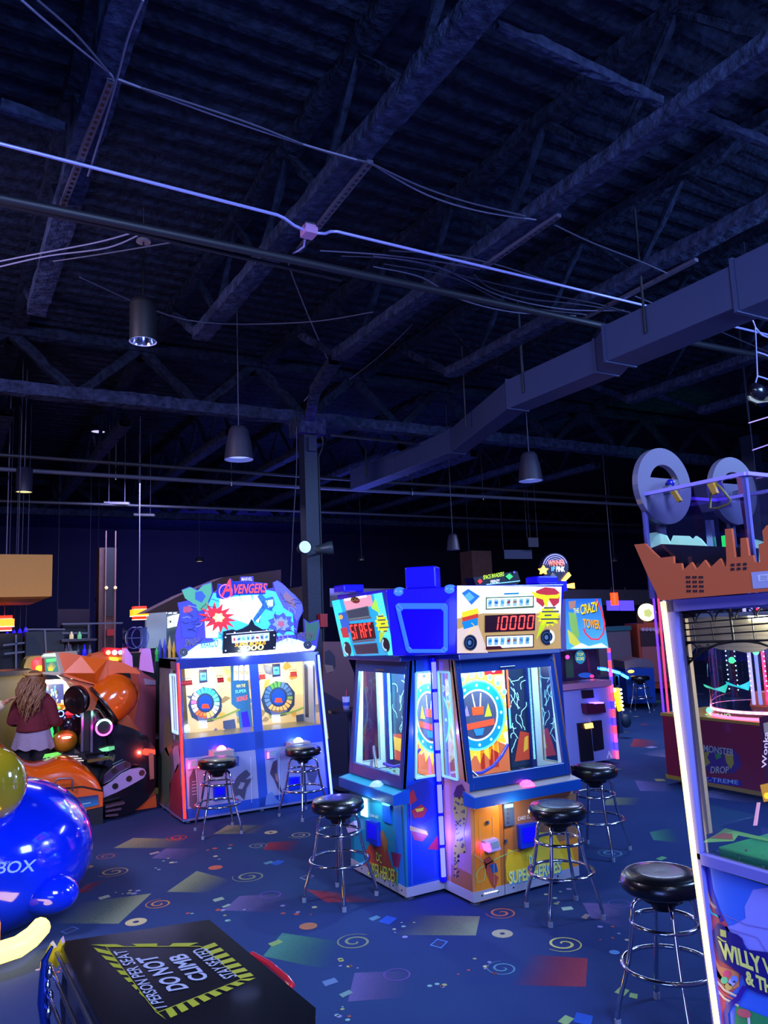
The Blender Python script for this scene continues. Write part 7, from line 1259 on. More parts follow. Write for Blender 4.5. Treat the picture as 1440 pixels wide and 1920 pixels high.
# dash with lit ring
rp([(152, 1340), (172, 1335), (205, 1338), (216, 1360), (214, 1395), (218, 1422), (196, 1434), (170, 1432), (150, 1412)], .3, mat('dash_dark_gloss', '#1c1418', .15, coat=.7), 'dash', v=RV + .6, bev=.01)
for x in (153, 171): m = MB(); a = PV(x, 1410, RV + .55); b_ = PV(x, 1330, RV + .55); m.box(a.x - .012, a.x + .012, a.y - .02, a.y, a.z, b_.z, mat('post_chrome', '#c8b8c0', .2, 1.0)); m.build('dash_post', RS)
rp([(152, 1318), (170, 1318), (171, 1408), (153, 1408)], .06, BLACK, 'dash_column', v=RV + .56)
rc = PV(195, 1364, RV + .1); m = MB()
for k in range(26): a = k * math.pi / 13; m.ball(rc + Vector((.077 * math.cos(a), 0, .077 * math.sin(a))), .011, lamp('#ff40e0' if math.sin(a) < .25 else '#a8ffe0', 6), 8)
m.build('ring_light', RS, label='magenta and mint lit ring')
m = MB(); m.cyl(rc + Vector((0, .03, 0)), .065, .02, BLACK, 24, (0, 1, 0)); m.build('ring_face', RS)
m = MB(); m.tube([PV(x, y, RV + .5) for x, y in ((160, 1333), (172, 1326), (186, 1330), (196, 1345), (205, 1352))], .018, mat('chrome_hose', '#b8a890', .25, .9), 8); m.tube([PV(x, y, RV + .5) for x, y in ((212, 1370), (222, 1376), (236, 1396), (238, 1430))], .025, mat('amber_cowl', '#8c5c20', .2, .3, coat=.6), 8); m.build('hose', RS)
m = MB(); m.prism([PV(x, y, RV + .55) for x, y in ((186, 1405), (204, 1400), (222, 1402), (216, 1408), (192, 1409))], (0, .02, 0), glow('#78e090', .8)); m.build('green_label', RS); m = MB(); m.prism([PV(x, y, RV + .45) for x, y in ((234, 1404), (242, 1408), (241, 1432), (234, 1430))], (0, .02, 0), ink('#a89828')); m.build('yellow_label', RS)
m = MB(); m.bar(PV(163, 1427, RV + .4), PV(236, 1416, RV + .4), .06, .03, mat('brass_bar', '#a08048', .25, .9)); m.build('brass_rail', RS)
m = MB(); tp = Panel(m, (1, RV + .42, .8), (0, -1, 0), .001); tp.poly([(78, 1424), (96, 1415), (158, 1412), (163, 1424), (112, 1430), (78, 1434)], BLACK, 0); 
lines_of_text(tp, 82, 158, 1418, 3, 4, glow('#c8c0a8', .6), 1, 2.0, .15); tp.poly([(80, 1422), (84, 1414), (108, 1410), (116, 1414), (88, 1420)], glow('#60c840', .8), 2); m.build('instruction_strip', RS); m = MB(); tp = Panel(m, (1, RV + .42, .8), (0, -1, 0), .001); tp.poly([(205, 1408), (232, 1405), (233, 1416), (204, 1419)], BLACK, 0); lines_of_text(tp, 208, 230, 1410, 2, 4, glow('#c8c0a8', .6), 1, 2.0, .2); m.build('instruction_strip', RS)
# canopy
HV = RV + .32
m = MB(); F_ = [(104, 1223), (128, 1224), (158, 1230), (200, 1236), (201, 1268), (180, 1284), (150, 1277), (114, 1266)]; m.prism([PV(x, y, HV) for x, y in F_], (0, .8, 0), ORM)
a_, b_, c_, d_ = PV(152, 1230, HV), PV(202, 1236, HV), PV(181, 1283, HV), PV(119, 1262, HV); pk = PV(178, 1262, HV - .10)
m.add([a_, b_, c_, d_, pk], [(0, 1, 4), (1, 2, 4), (2, 3, 4), (3, 0, 4)], ORM); m.build('canopy_hood', RS)
rp([(200, 1236), (232, 1243), (258, 1256), (264, 1264), (240, 1262), (218, 1262), (201, 1268)], .8, ORM, 'canopy_tail', v=HV + .02)
rp([(132, 1274), (180, 1284), (188, 1300), (176, 1332), (160, 1332), (155, 1306), (140, 1284), (120, 1270)], .7, ORM, 'canopy_neck', v=HV + .05, bev=.02)
p0, p1 = PV(196, 1320, HV + .05), PV(240, 1286, HV + .05); ax_ = (p1 - p0); L_ = ax_.length; R0 = 39 / FPX * 9.1
m = MB(); m.lathe([(R0 * .98, 0), (R0 * 1.02, L_ * .25), (R0 * .99, L_ * .5)], p0, ORG_, 36, ax_); m.lathe([(R0 * .97, L_ * .5), (R0 * .93, L_ * .7), (R0 * .8, L_ * .92), (R0 * .55, L_ * 1.1), (R0 * .25, L_ * 1.19), (.001, L_ * 1.21)], p0, ORG_, 36, ax_); m.build('lamp_shell', RS)
m = MB(); m.lathe([(R0 * .98, 0), (R0 * 1.0, -.03), (R0 * .85, -.035), (R0 * .8, .05), (.001, .08)], p0, mat('shell_rim_dark', '#241c1c', .3, coat=.3), 36, ax_); m.build('shell_rim', RS)
m = MB(); dc_ = PV(141, 1313, HV - .05); m.lathe([(.001, -.01), (.05, -.005), (.12, .02), (.14, .02), (.15, .0), (.15, -.05), (.001, -.05)], dc_, mat('speaker_black', '#0b0b12', .3, coat=.4), 32, (-.75, -.6, -.1)); m.build('round_speaker', RS)
rp([(206, 1346), (228, 1330), (240, 1340), (262, 1372), (240, 1368), (216, 1362)], .3, ORG_, 'rear_strut', v=HV + .2, bev=.01)
m = MB(); MP = Panel(m, PV(95, 1245, HV), (-.55, -.83, -.1), .003); o_ = [(77, 1230), (82, 1225), (104, 1223), (114, 1263), (110, 1267), (80, 1264)]
m.prism([MP.at(x, y, 0) for x, y in o_], (.25, .3, 0), mat('marquee_frame_cream', '#c8b898', .4)); MP.poly([(78, 1231), (83, 1227), (103, 1225), (105, 1231)], glow('#a8e8b0', 1.3), 1); MP.poly([(84, 1234), (104, 1232), (110, 1259), (86, 1260)], glow('#3c7c68', .7), 1); MP.poly([(78, 1234), (83, 1234), (85, 1260), (79, 1259)], ink('#a04020'), 1)
for k in range(9): MP.poly([(95 + k * .8 - 4, 1258), (88 + k * 2.3, 1238 + abs(k - 4) * 2), (96 + k * .8 - 4, 1258)], glow('#f0c020', 1.2), 2)
MP.poly([(86, 1236), (104, 1234), (105, 1240), (87, 1242)], glow('#58d868', .9), 2); m.build('lit_marquee', RS)
# second ride nose standing behind: dark dash with amber mask
RS2 = thing('motorcycle_ride_game', 'second ride console behind, black with amber mask and red and blue lamps', 'arcade machine', (.85, 9.9, 0)); V2 = 9.3
m = MB(); m.ball(PV(128, 1360, V2 + .1), .155, mat('dash_dark_gloss', '#1c1418'), 20, (1, .8, 1.25)); m.build('dash_cowl', RS2)
m = MB(); m.ball(PV(121, 1389, V2), .125, mat('amber_mask', '#a86818', .25, coat=.6), 20, (1.1, .6, .95)); m.build('amber_mask', RS2)
m = MB(); c = PV(124, 1380, V2 - .1); m.ball(c, .05, lamp('#ff3828', 3), 14, (1.3, .4, .45)); m.ball(c + Vector((0, -.02, -.015)), .04, lamp('#fff0a0', 5), 14, (1.2, .4, .3)); m.build('lit_badge', RS2)
for x, col in ((129, '#ff1828'), (134, '#ff1828')): m = MB(); m.ball(PV(x, 1337, V2 - .05), .03, lamp(col, 4), 12, (1.3, 1, .7)); m.build('red_lamp', RS2)
for x in (114, 148): m = MB(); m.tube([PV(x + 5.5 * math.cos(k * .45), 1338 + 5.5 * math.sin(k * .45), V2 - .05) for k in range(14)], .006, lamp('#5878ff', 4), 6, closed=True); m.build('blue_ring_lamp', RS2)
m = MB(); m.tube([PV(x, y, V2) for x, y in ((93, 1356), (97, 1372), (95, 1388), (99, 1400))], .02, glow('#28d858', 1.6, True), 8); m.build('green_glow_strip', RS2)
m = MB(); a = PV(112, 1420, V2 + .1); b_ = PV(200, 1420, V2 + .1); m.box(a.x, b_.x, V2 + .1, V2 + .8, 0, a.z - .02, mat('ride_base_black', '#14131c')); m.build('base', RS2)
m = MB(); a = PV(128, 1410, V2 + .2); m.box(a.x - .05, a.x + .05, V2 + .1, V2 + .25, a.z - .1, PV(128, 1370, V2 + .1).z, BLACK); m.build('stem', RS2)
# =================================================================== blue motion pod
PDx = 5.35; pc = PD(-62, 1603, PDx)
VP = thing('motion_pod', 'large glossy blue motion pod with amber visor and yellow light ring below', 'ride pod', (pc.x, pc.y, 0))
BLU = mat('pod_gloss_blue', '#0626d8', 0.12, coat=1.0)
e_ = (PD(100, 1603, PDx) - pc).normalized(); rotm = Matrix((e_, Vector((0, 0, 1)).cross(e_), Vector((0, 0, 1)))).transposed()
m = MB(); k_ = PDx / FPX
seg, nr = 40, 24; vs = []; fs = []
for i in range(nr + 1):
    th = math.pi * i / nr
    for k in range(seg):
        a = 2 * math.pi * k / seg; cx_ = math.sin(th) * math.cos(a); cy_ = math.sin(th) * math.sin(a); cz2 = math.cos(th)
        sx = 222 * k_ if cx_ > 0 else 260 * k_; sz = 138 * k_ if cz2 > 0 else 145 * k_
        p = Vector((cx_ * sx, cy_ * .85, math.copysign(abs(cz2) ** .9, cz2) * sz)); p.z += 0.03 * math.exp(-((p.x - .5) ** 2) / .08)
        vs.append(pc + rotm @ p)
for i in range(nr):
    for k in range(seg): fs.append((i * seg + k, (i + 1) * seg + k, (i + 1) * seg + (k + 1) % seg, i * seg + (k + 1) % seg))
m.add(vs, fs, BLU, True); m.build('shell', VP)
m = MB(); m.ball(pc - Vector((0, 0, .03)), 1.0, BLU, 36, (222 * k_ * .70, .915, 140 * k_ * .80), rotm); m.build('side_bulge', VP)
m = MB(); m.ball(PD(88, 1674, PDx - .33), .15, BLU, 24, (1.35, 1.0, .85), rotm); m.build('headlamp_bulge', VP)
m = MB(); m.ball(PD(-12, 1470, PDx - .35), .20, mat('visor_amber', '#8c7a14', .12, coat=1.0), 28, (1.0, 1.0, 1.15), rotm); m.build('visor', VP)
m = MB(); tq_ = Panel(m, PD(30, 1628, PDx - .80), (EYE - PD(30, 1625, PDx)).normalized() * .85 + e_ * .5, .002); 
VP2 = []
lt = tq_
lt.text('D-BOX', (-46, 1642), (64, 1634), (-40, 1619), ink('#b8c8f0'), 1); lt.text('MOTION BY', (-40, 1614), (21, 1621), (-40, 1608), ink('#98a8e0'), 1) if False else lt.text('MOTION BY', (-30, 1624), (20, 1620), (-30, 1618), ink('#98a8e0'), 1)
m.build('shell_lettering', VP)
ringc = PD(-62, 1700, PDx)
m = MB(); rpts = [PF(x, y, .13) for x, y in ((-260, 1800), (-180, 1812), (-90, 1810), (0, 1786), (34, 1775), (60, 1757), (76, 1739))]; m.tube(rpts, .06, lamp('#ffcc48', 6), 12, squash=1.0); m.build('light_ring', VP, label='bright yellow light tube near the floor')
m = MB(); b0 = PF(-80, 1790, .0); m.cyl((pc.x, pc.y, 0), .38, pc.z - .35, mat('pod_pedestal', '#1a1c30', .4), 24); m.cyl((pc.x, pc.y, 0), .5, .05, BLACK, 24); q = PF(0, 1770, .1); m.box(q.x - .25, q.x, q.y, q.y + .2, 0.02, .22, mat('amber_plate', '#c07810', .4)); m.build('pedestal', VP)
# =================================================================== black cabinet top with climbing warning, close by
zt_ = 1.0
DN = thing('seat_back_cabinet', 'black topped racing seat cabinet with yellow striped climbing warning', 'arcade machine', (0.6, 2.3, 0))
TP = mat('cabinet_top_black', '#0b0b14', .22, coat=.5)
ct = [PF(x, y, zt_) for x, y in ((112, 1766), (390, 1724), (592, 1890), (640, 2060), (250, 2060), (130, 1800))]
ct = [PF(112, 1766, zt_), PF(392, 1724, zt_), PF(592, 1890, zt_), PF(588, 2060, zt_), PF(262, 2060, zt_)]
m = MB(); m.prism(ct, (0, 0, -.04), TP); m.build('top_panel', DN, bevel=.006)
m = MB(); inner = [p + (sum(ct, Vector()) / 5 - p) * .06 for p in ct]; m.prism([Vector((p.x, p.y, zt_ - .04)) for p in inner], (0, 0, -.94), mat('cabinet_body_dark', '#17151f', .4, coat=.3)); m.build('body', DN)
wpn = MB(); W = Panel(wpn, (0.6, 2.3, zt_ + .0005), (0, 0, 1), .0004); YS_ = mat('warning_yellow', '#b8b428', .4); WT = mat('warning_white', '#b8b8cc', .4)
OO = [(170, 1771), (402, 1767), (480, 1833), (312, 1912)]; II = [(199, 1775), (375, 1774), (453, 1836), (294, 1899)]
def lerp2(a, b, t): return (a[0] + (b[0] - a[0]) * t, a[1] + (b[1] - a[1]) * t)
def hz(i, n, sk):
    a, b = OO[i], OO[(i + 1) % 4]; c, d = II[i], II[(i + 1) % 4]
    for k in range(n):
        t0, t1 = k / n, (k + .62) / n; W.poly([lerp2(a, b, t0), lerp2(a, b, t1), lerp2(c, d, min(1, max(0, t1 + sk))), lerp2(c, d, min(1, max(0, t0 + sk)))], YS_, 1)
hz(0, 3, .0); hz(1, 7, .03); hz(2, 8, -.05); hz(3, 10, -.03)
for i in range(4): W.line([II[i], II[(i + 1) % 4]], 1.3, YS_, 2)
W.text('1 PERSON PER SEAT', (314, 1887), (236, 1780), (290, 1891), WT, 2)
W.text('DO NOT', (355, 1852), (292, 1790), (316, 1859), WT, 2, .03); W.text('CLIMB', (394, 1834), (347, 1787), (360, 1841), WT, 2, .03); W.text('STAY SEATED', (447, 1830), (385, 1776), (420, 1836), WT, 2)
wpn.build('warning_print', DN)
m = MB(); CS = mat('side_trim_chrome', '#a8a0b0', .2, .9); 
for k, (dz, dd) in enumerate(((0, 0), (.05, .01), (.11, .02))): a = PF(112, 1766, zt_) + Vector((-.012 - dd, 0, -.02 - dz)); b_ = PF(262, 2060, zt_) + Vector((-.012 - dd, 0, -.02 - dz)); m.tube([a, b_], .006, CS, 6)
m.build('edge_trim', DN)
m = MB(); z0_ = PF(104, 1768, zt_); pts = [(84, 1788), (94, 1769), (103, 1782), (114, 1760), (117, 1772), (120, 1800), (104, 1816), (97, 1806), (92, 1802)]; pz = PF(112, 1766, zt_); m.prism([PD(x, y, (pz - EYE).dot(-back) - .03) for x, y in pts], (.01, .02, 0), mat('yellow_zigzag_reflection', '#f0b810', .25, coat=.5)); m.build('zigzag_reflection', DN)  # yellow zigzag reflection on the cabinet side, modelled as a solid piece
m = MB(); base = pz + Vector((-.03, -.02, -.1))
pts = [PD(x, y, (pz - EYE).dot(-back) - .05) for x, y in ((98, 1775), (84, 1800), (82, 1840), (80, 1880), (86, 1925), (90, 1980))]; m.tube(pts, .018, mat('side_rail_blue_chrome', '#3858c8', .12, .9, coat=.5), 10, taper=[.004, .010, .014, .015, .014, .012]); m.build('side_rail', DN)
m = MB(); 
for (x, y, r_) in ((93, 1822, .008), (90, 1846, .007), (95, 1868, .008), (91, 1896, .008)): m.ball(PD(x, y, (pz - EYE).dot(-back) - .06), r_, CHROME, 12, (1, 1, 2.4))
m.build('chrome_fitting', DN)
m = MB(); pts = [(118, 1812), (128, 1815), (160, 1870), (190, 1960), (120, 1960), (112, 1880)]; m.prism([PD(x, y, (pz - EYE).dot(-back) - .02) for x, y in pts], (.02, .02, 0), mat('carbon_black', '#1c1a24', .3, coat=.3)); m.build('side_panel', DN)
m = MB(); m.tube([PF(472, 1790, .9), PF(505, 1808, .9), PF(538, 1836, .9), PF(547, 1848, .9), PF(540, 1856, .9), PF(525, 1846, .9)], .010, mat('red_side_tube', '#c02030', .2, coat=.6, emit=.1), 8); m.build('red_piping', DN)

# =================================================================== woman seen from behind, and a reaching arm
SKIN = mat('skin_warm', '#c08a68', .5); HAIR = mat('hair_brown', '#7c5434', .45, bump=.4, scale=60, var=.4); MAR = mat('sweater_maroon', '#5c1220', .9, bump=.3, scale=120)
def figure(name, lab, origin, head, joints, skin_extra=None): pass
wc = PD(62, 1400, 8.25); wx, wy = wc.x, wc.y; sR = e_w = (PD(100, 1400, 8.25) - wc).normalized(); fwd = Vector((0, 0, 1)).cross(sR)
WM = thing('person', 'woman with long wavy hair in maroon sweater seen from behind', 'person', (wx, wy, 0))
def wpnt(s_, f_, z): return Vector((wx, wy, 0)) + sR * s_ + fwd * f_ + Vector((0, 0, z))
def capsule(m, pts, rs, mt, seg=14):
    n = []; t = []
    for i in range(len(pts) - 1):
        for k in range(5): q = k / 5; n.append(Vector(pts[i]).lerp(Vector(pts[i + 1]), q)); t.append(rs[i] + (rs[i + 1] - rs[i]) * q)
    n.append(Vector(pts[-1])); t.append(rs[-1]); m.tube(n, 1, mt, seg, taper=t)
    for p, r in ((pts[0], rs[0]), (pts[-1], rs[-1])): m.ball(p, r, mt, 12)
def hand(m, w0, d, side, r=1.0, up=Vector((0, 0, 1))):
    d = d.normalized(); s_ = d.cross(up).normalized(); n_ = s_.cross(d)
    m.ball(w0 + d * .045, .04 * r, SKIN, 12, (1, 1, .6), Matrix((d, s_, n_)).transposed())
    for k, (o, L) in enumerate(((-.030, .062), (-.010, .074), (.010, .070), (.028, .055))):
        a = w0 + d * .075 + s_ * o; capsule(m, [a, a + d * L * .5 - n_ * .004, a + d * L * .95 - n_ * .018], [.0095, .009, .0075], SKIN, 8)
    a = w0 + d * .03 - s_ * .035 * side; capsule(m, [a, a + d * .03 - s_ * .025 * side, a + d * .055 - s_ * .03 * side], [.011, .010, .008], SKIN, 8)
HZ = 1.52
m = MB(); body = []
m.ball(wpnt(0, .0, HZ - .11), .098, SKIN, 20, (.82, .95, 1.15)); capsule(m, [wpnt(0, 0, HZ - .2), wpnt(0, -.01, HZ - .27)], [.05, .055], SKIN)
capsule(m, [wpnt(0, 0, 1.20), wpnt(0, 0, 1.05), wpnt(0, 0, .92), wpnt(0, 0, .80)], [.11, .115, .11, .13], SKIN)
for s_ in (-1, 1):
    capsule(m, [wpnt(.08 * s_, 0, .72), wpnt(.09 * s_, .01, .4), wpnt(.09 * s_, 0, .09)], [.09, .062, .045], SKIN); m.ball(wpnt(.09 * s_, .06, .045), .05, SKIN, 12, (.8, 1.8, .8), Matrix((sR, fwd, Vector((0, 0, 1)))).transposed())
    capsule(m, [wpnt(.15 * s_, 0, 1.20), wpnt(.205 * s_, .0, 1.0), wpnt(.19 * s_, .2, .98)], [.05, .04, .03], SKIN); hand(m, wpnt(.19 * s_, .21, .98), fwd, s_)
m.ball(wpnt(0, .1, HZ - .12), .014, SKIN, 8); m.ball(wpnt(-.08, 0, HZ - .12), .02, SKIN, 8, (.5, 1, 1.3)); m.ball(wpnt(.08, 0, HZ - .12), .02, SKIN, 8, (.5, 1, 1.3))
m.build('body', WM, remesh=.011, smoothit=2)
m = MB(); capsule(m, [wpnt(0, 0, 1.22), wpnt(0, 0, 1.12), wpnt(0, 0, 1.0), wpnt(0, 0, .98)], [.10, .14, .15, .165], MAR); m.lathe([(.001, .98), (.16, .98), (.175, .90), (.001, .90)], (wx, wy, 0), MAR, 24)
for s_ in (-1, 1): capsule(m, [wpnt(.10 * s_, 0, 1.22), wpnt(.17 * s_, 0, 1.16), wpnt(.225 * s_, -.01, 1.0), wpnt(.20 * s_, .16, .97)], [.085, .072, .062, .05], MAR)
m.build('sweater', WM, remesh=.014, smoothit=3)
LC = mat('lace_grey', '#8c8098', .8, bump=.6, scale=70); m = MB(); vs = []; n = 48
for i, (z, r) in enumerate(((.94, .165), (.87, .18), (.78, .205), (.72, .215))):
    for k in range(n): a = 2 * math.pi * k / n; rr = r * (1 + (.05 * math.sin(a * 9) * i / 3)); vs.append(wpnt(rr * math.cos(a), rr * .8 * math.sin(a), z + (.012 * math.sin(a * 9) if i == 3 else 0)))
m.add(vs, [(i * n + k, i * n + (k + 1) % n, (i + 1) * n + (k + 1) % n, (i + 1) * n + k) for i in range(3) for k in range(n)], LC, True); m.build('lace_hem', WM)
LG = mat('leggings_black', '#0c0b16', .7); m = MB()
for s_ in (-1, 1): capsule(m, [wpnt(.085 * s_, 0, .74), wpnt(.09 * s_, .01, .4), wpnt(.09 * s_, 0, .1)], [.115, .075, .055], LG)
m.build('leggings', WM, remesh=.014)
m = MB(); m.ball(wpnt(.09, .06, .045), .058, BLACK, 12, (.8, 1.9, .8), Matrix((sR, fwd, Vector((0, 0, 1)))).transposed()); m.build('shoe', WM); m = MB(); m.ball(wpnt(-.09, .06, .045), .058, BLACK, 12, (.8, 1.9, .8), Matrix((sR, fwd, Vector((0, 0, 1)))).transposed()); m.build('shoe', WM)
m = MB(); m.ball(wpnt(0, -.01, HZ - .10), .112, HAIR, 20, (.9, 1.0, 1.08)); rd = random.Random(8)
for k in range(70):
    a = math.pi * (1.0 + k / 69) if k < 70 else 0; s0 = .095 * math.cos(a); f0 = .09 * math.sin(a); ln = rd.uniform(.34, .52) * (1 - .35 * abs(math.cos(a))); ph = rd.uniform(0, 6); P = []
    for t in range(9): q = t / 8; P.append(wpnt(s0 * (1 + .40 * math.sin(q * 3)) + .016 * math.sin(ph + q * 11), f0 - .075 * math.sin(q * 2.4) - .01 + .022 * math.cos(ph + q * 10), HZ - .06 - ln * q))
    m.tube(P, .016, HAIR, 6, taper=[.011, .013, .014, .013, .012, .011, .009, .007, .003])
m.build('hair', WM)
m = MB(); m.tube([wpnt(.1 * math.cos(a), .09 * math.sin(a) - .01, HZ - .015 + .01 * math.sin(a)) for a in [math.pi * (1 + k / 12) for k in range(13)]], .018, mat('hair_highlight_tan', '#b88c50', .7), 8); m.build('hair_highlight', WM)  # yellow highlight on top of the hair, modelled as a tan band
pc2 = PD(-52, 1400, 8.2); PW = thing('person', 'cream sleeved arm of a person reaching in from the left edge', 'person', (pc2.x, pc2.y, 0)); CRM = mat('sleeve_cream', '#c8b890', .8, bump=.3, scale=40)
def pp(s_, f_, z): return Vector((pc2.x, pc2.y, 0)) + sR * s_ + fwd * f_ + Vector((0, 0, z))
hx = PD(8, 1318, 8.15); el = PD(-24, 1338, 8.15); m = MB(); m.ball(pp(-.1, 0, 1.62), .1, SKIN, 18, (.82, .95, 1.2)); capsule(m, [pp(-.1, 0, 1.5), pp(-.1, 0, 1.4), pp(-.1, 0, 1.1), pp(-.1, 0, .88)], [.05, .13, .13, .14], SKIN)
capsule(m, [pp(.03, 0, 1.38), el, hx], [.055, .042, .03], SKIN); capsule(m, [pp(-.25, 0, 1.38), pp(-.32, 0, 1.1), pp(-.3, .1, .85)], [.05, .042, .03], SKIN); hand(m, hx, (PD(22, 1309, 8.15) - hx), 1); hand(m, pp(-.3, .1, .85), Vector((0, 0, -1)), 1, up=Vector((0, 1, 0)))
for s_ in (-.09, .09): capsule(m, [pp(-.1 + s_, 0, .85), pp(-.1 + s_, .01, .46), pp(-.1 + s_, 0, .1)], [.09, .065, .045], SKIN); m.ball(pp(-.1 + s_, .06, .045), .05, SKIN, 12, (.8, 1.8, .8), Matrix((sR, fwd, Vector((0, 0, 1)))).transposed())
m.build('body', PW, remesh=.009, smoothit=1)
m = MB(); capsule(m, [pp(-.1, 0, 1.42), pp(-.1, 0, 1.2), pp(-.1, 0, .85)], [.12, .15, .16], CRM); capsule(m, [pp(.0, 0, 1.38), el, el.lerp(hx, .75)], [.075, .062, .056], CRM); capsule(m, [pp(-.22, 0, 1.38), pp(-.33, 0, 1.1), pp(-.31, .08, .9)], [.075, .065, .055], CRM); m.build('shirt', PW, remesh=.012, smoothit=2)
m = MB(); [capsule(m, [pp(-.1 + s_, 0, .86), pp(-.1 + s_, .01, .46), pp(-.1 + s_, 0, .1)], [.11, .08, .06], LG) for s_ in (-.09, .09)]; m.build('trousers', PW, remesh=.014); m = MB(); m.ball(pp(-.1, -.01, 1.65), .11, HAIR, 16, (.9, 1, 1)); m.build('hair', PW)
# =================================================================== bar and games beyond the rides
BV = 13.2
def bpv(x, y, v=BV): return PV(x, y, v)
BA = thing('bar_counter', 'olive grey bar counter behind the woman', 'bar counter', bpv(20, 1400, 10.6)); m = MB(); a = PV(-60, 1272, 10.6); b_ = PV(52, 1270, 10.6); m.box(a.x, b_.x, 10.6, 11.1, 0, a.z, mat('bar_front_olive', '#5c6048', .5, var=.3, scale=2)); m.build('front', BA); m = MB(); m.box(a.x, b_.x + .05, 10.5, 11.2, a.z, a.z + .06, BLACK); m.build('top', BA)
SH = thing('back_bar', 'dark back bar with pale edge rails and open shelves', 'cabinet', bpv(80, 1260)); DKC = mat('back_bar_slate', '#1f2530', .5)
for (x0, x1, y0, y1, mt) in ((47, 84, 1183, 1262, DKC), (85, 121, 1183, 1262, DKC), (0, 46, 1186, 1268, mat('back_bar_dark', '#0c0b14', .6)), (121, 178, 1169, 1262, mat('back_bar_dark', '#0c0b14'))): m = MB(); a = bpv(x0, y1); b_ = bpv(x1, y0); m.box(a.x, b_.x, BV + (.0 if mt is DKC else .3), BV + .6, 0, b_.z, mt); m.build('bay', SH)
m = MB(); 
for (p, q) in (((46, 1180), (122, 1180)), ((84, 1181), (87, 1240)), ((116, 1187), (166, 1187)), ((166, 1170), (166, 1200)), ((115, 1200), (168, 1198)), ((128, 1200), (130, 1232)), ((6, 1210), (46, 1205)), ((8, 1226), (46, 1222)), ((30, 1190), (30, 1260)), ((116, 1170), (230, 1168))): m.bar(bpv(*p, BV - .03), bpv(*q, BV - .03), .03, .025, mat('rail_pale', '#6c6470', .4, .3))
m.build('edge_rails', SH)
m = MB(); [m.box(bpv(114, yy_, BV - .12).x, bpv(180, yy_, BV - .12).x, BV - .2, BV + .35, bpv(150, yy_, BV - .12).z - .035, bpv(150, yy_, BV - .12).z - .003, mat('shelf_plank', '#4c4450', .5)) for yy_ in (1198, 1233)]; m.build('shelf', SH)
bl = [(134, 1193, 'pale bottle, left of two on the upper shelf', '#b8a888'), (150 - 1, 1193, 'green bottle, right of two on the upper shelf', '#58a078'), (124, 1224, 'first dark bottle on the lower shelf', '#686070'), (132, 1226, 'second slim bottle on the lower shelf', '#7c7480'), (146, 1226, 'third grey bottle on the lower shelf', '#505868'), (158, 1225, 'blue lit bottle on the lower shelf', '#2018e8'), (168, 1226, 'last slim bottle on the lower shelf', '#8c8088')]
for x, y, lab, c in bl: q = bpv(x, 1198 if y < 1200 else 1233, BV - .12); m = MB(); r_ = .03; z_ = .45 if y < 1200 else .8; m.lathe([(.001, 0), (r_, 0), (r_, .14 * z_), (.012, .19 * z_), (.012, .25 * z_), (.001, .25 * z_)], q, glow(c, .9) if 'blue' in lab or 'upper' in lab else mat('bottle_' + c[1:], c, .2, coat=.5), 14); tag(m.build('bottle', origin=q), lab, 'bottle', 'bottles on the back bar')
YC = thing('dragon_cabinet', 'olive yellow rounded cabinet with red lit round window', 'arcade machine', PV(62, 1262, 11.4)); m = MB(); m.prism([PV(x, y, 11.5) for x, y in ((44, 1262), (45, 1248), (50, 1236), (56, 1231), (80, 1229), (82, 1262), (76, 1275), (60, 1272), (50, 1270))], (0, .5, 0), mat('olive_yellow', '#8c8420', .4, coat=.3)); m.build('shell', YC, bevel=.02)
m = MB(); m.ball(PV(72, 1246, 11.48), .09, glow('#e83838', 1.4), 16, (1, .3, 1.1)); m.ball(PV(74, 1253, 11.42), .05, glow('#ffb020', 2), 12, (1, .3, .8)); m.build('lit_window', YC); m = MB(); a = PV(50, 1262, 11.6); m.box(a.x, a.x + .25, 11.6, 12.0, 0, a.z, BLACK); m.build('plinth', YC)
LG2 = thing('lit_shooter_cabinet', 'dark cabinet with bright white and teal screen beside the woman', 'arcade machine', PV(108, 1330, 10.2)); m = MB(); a = PV(82, 1330, 10.25); b_ = PV(137, 1272, 10.25); m.box(a.x, b_.x, 10.3, 10.9, 0, b_.z, BLACK); m.build('cabinet', LG2)
m = MB(); lp_ = Panel(m, (1, 10.28, 1.5), (0, -1, 0), .003); lp_.poly([(83, 1276), (136, 1272), (136, 1320), (85, 1324)], glow('#283c80', .9), 0); lp_.poly([(84, 1275), (136, 1272), (136, 1281), (84, 1283)], glow('#e8fff0', 2.2, True), 1); lp_.poly([(119, 1280), (136, 1279), (136, 1318), (121, 1319)], glow('#f0ecc0', 1.4, True), 1)
rd = random.Random(31)
for k in range(30): x = rd.uniform(87, 130); y = rd.uniform(1285, 1318); lp_.poly([(x, y), (x + rd.uniform(1.5, 4), y), (x + 2, y + rd.uniform(3, 10)), (x, y + 5)], glow(rd.choice(['#e8f8e0', '#38c8d8', '#f0e080', '#203068', '#a8d060', '#f8f8f8']), 1.3), 2)
m.build('screen', LG2); m = MB(); m.prism([PV(x, y, 10.0) for x, y in ((86, 1324), (136, 1320), (134, 1334), (100, 1336))], (0, .3, 0), mat('amber_console', '#a87018', .4, emit=.15)); [m.ball(PV(x, y, 9.98), .02, glow(c, 2), 8) for x, y, c in ((110, 1327, '#50e860'), (122, 1328, '#ff5030'), (94, 1328, '#ffe060'))]; m.build('console', LG2)
point('game_screen_glow', (PV(95, 1290, 9.9).x, 9.95, PV(95, 1275, 9.9).z), 22, (1, .66, .25), .1)
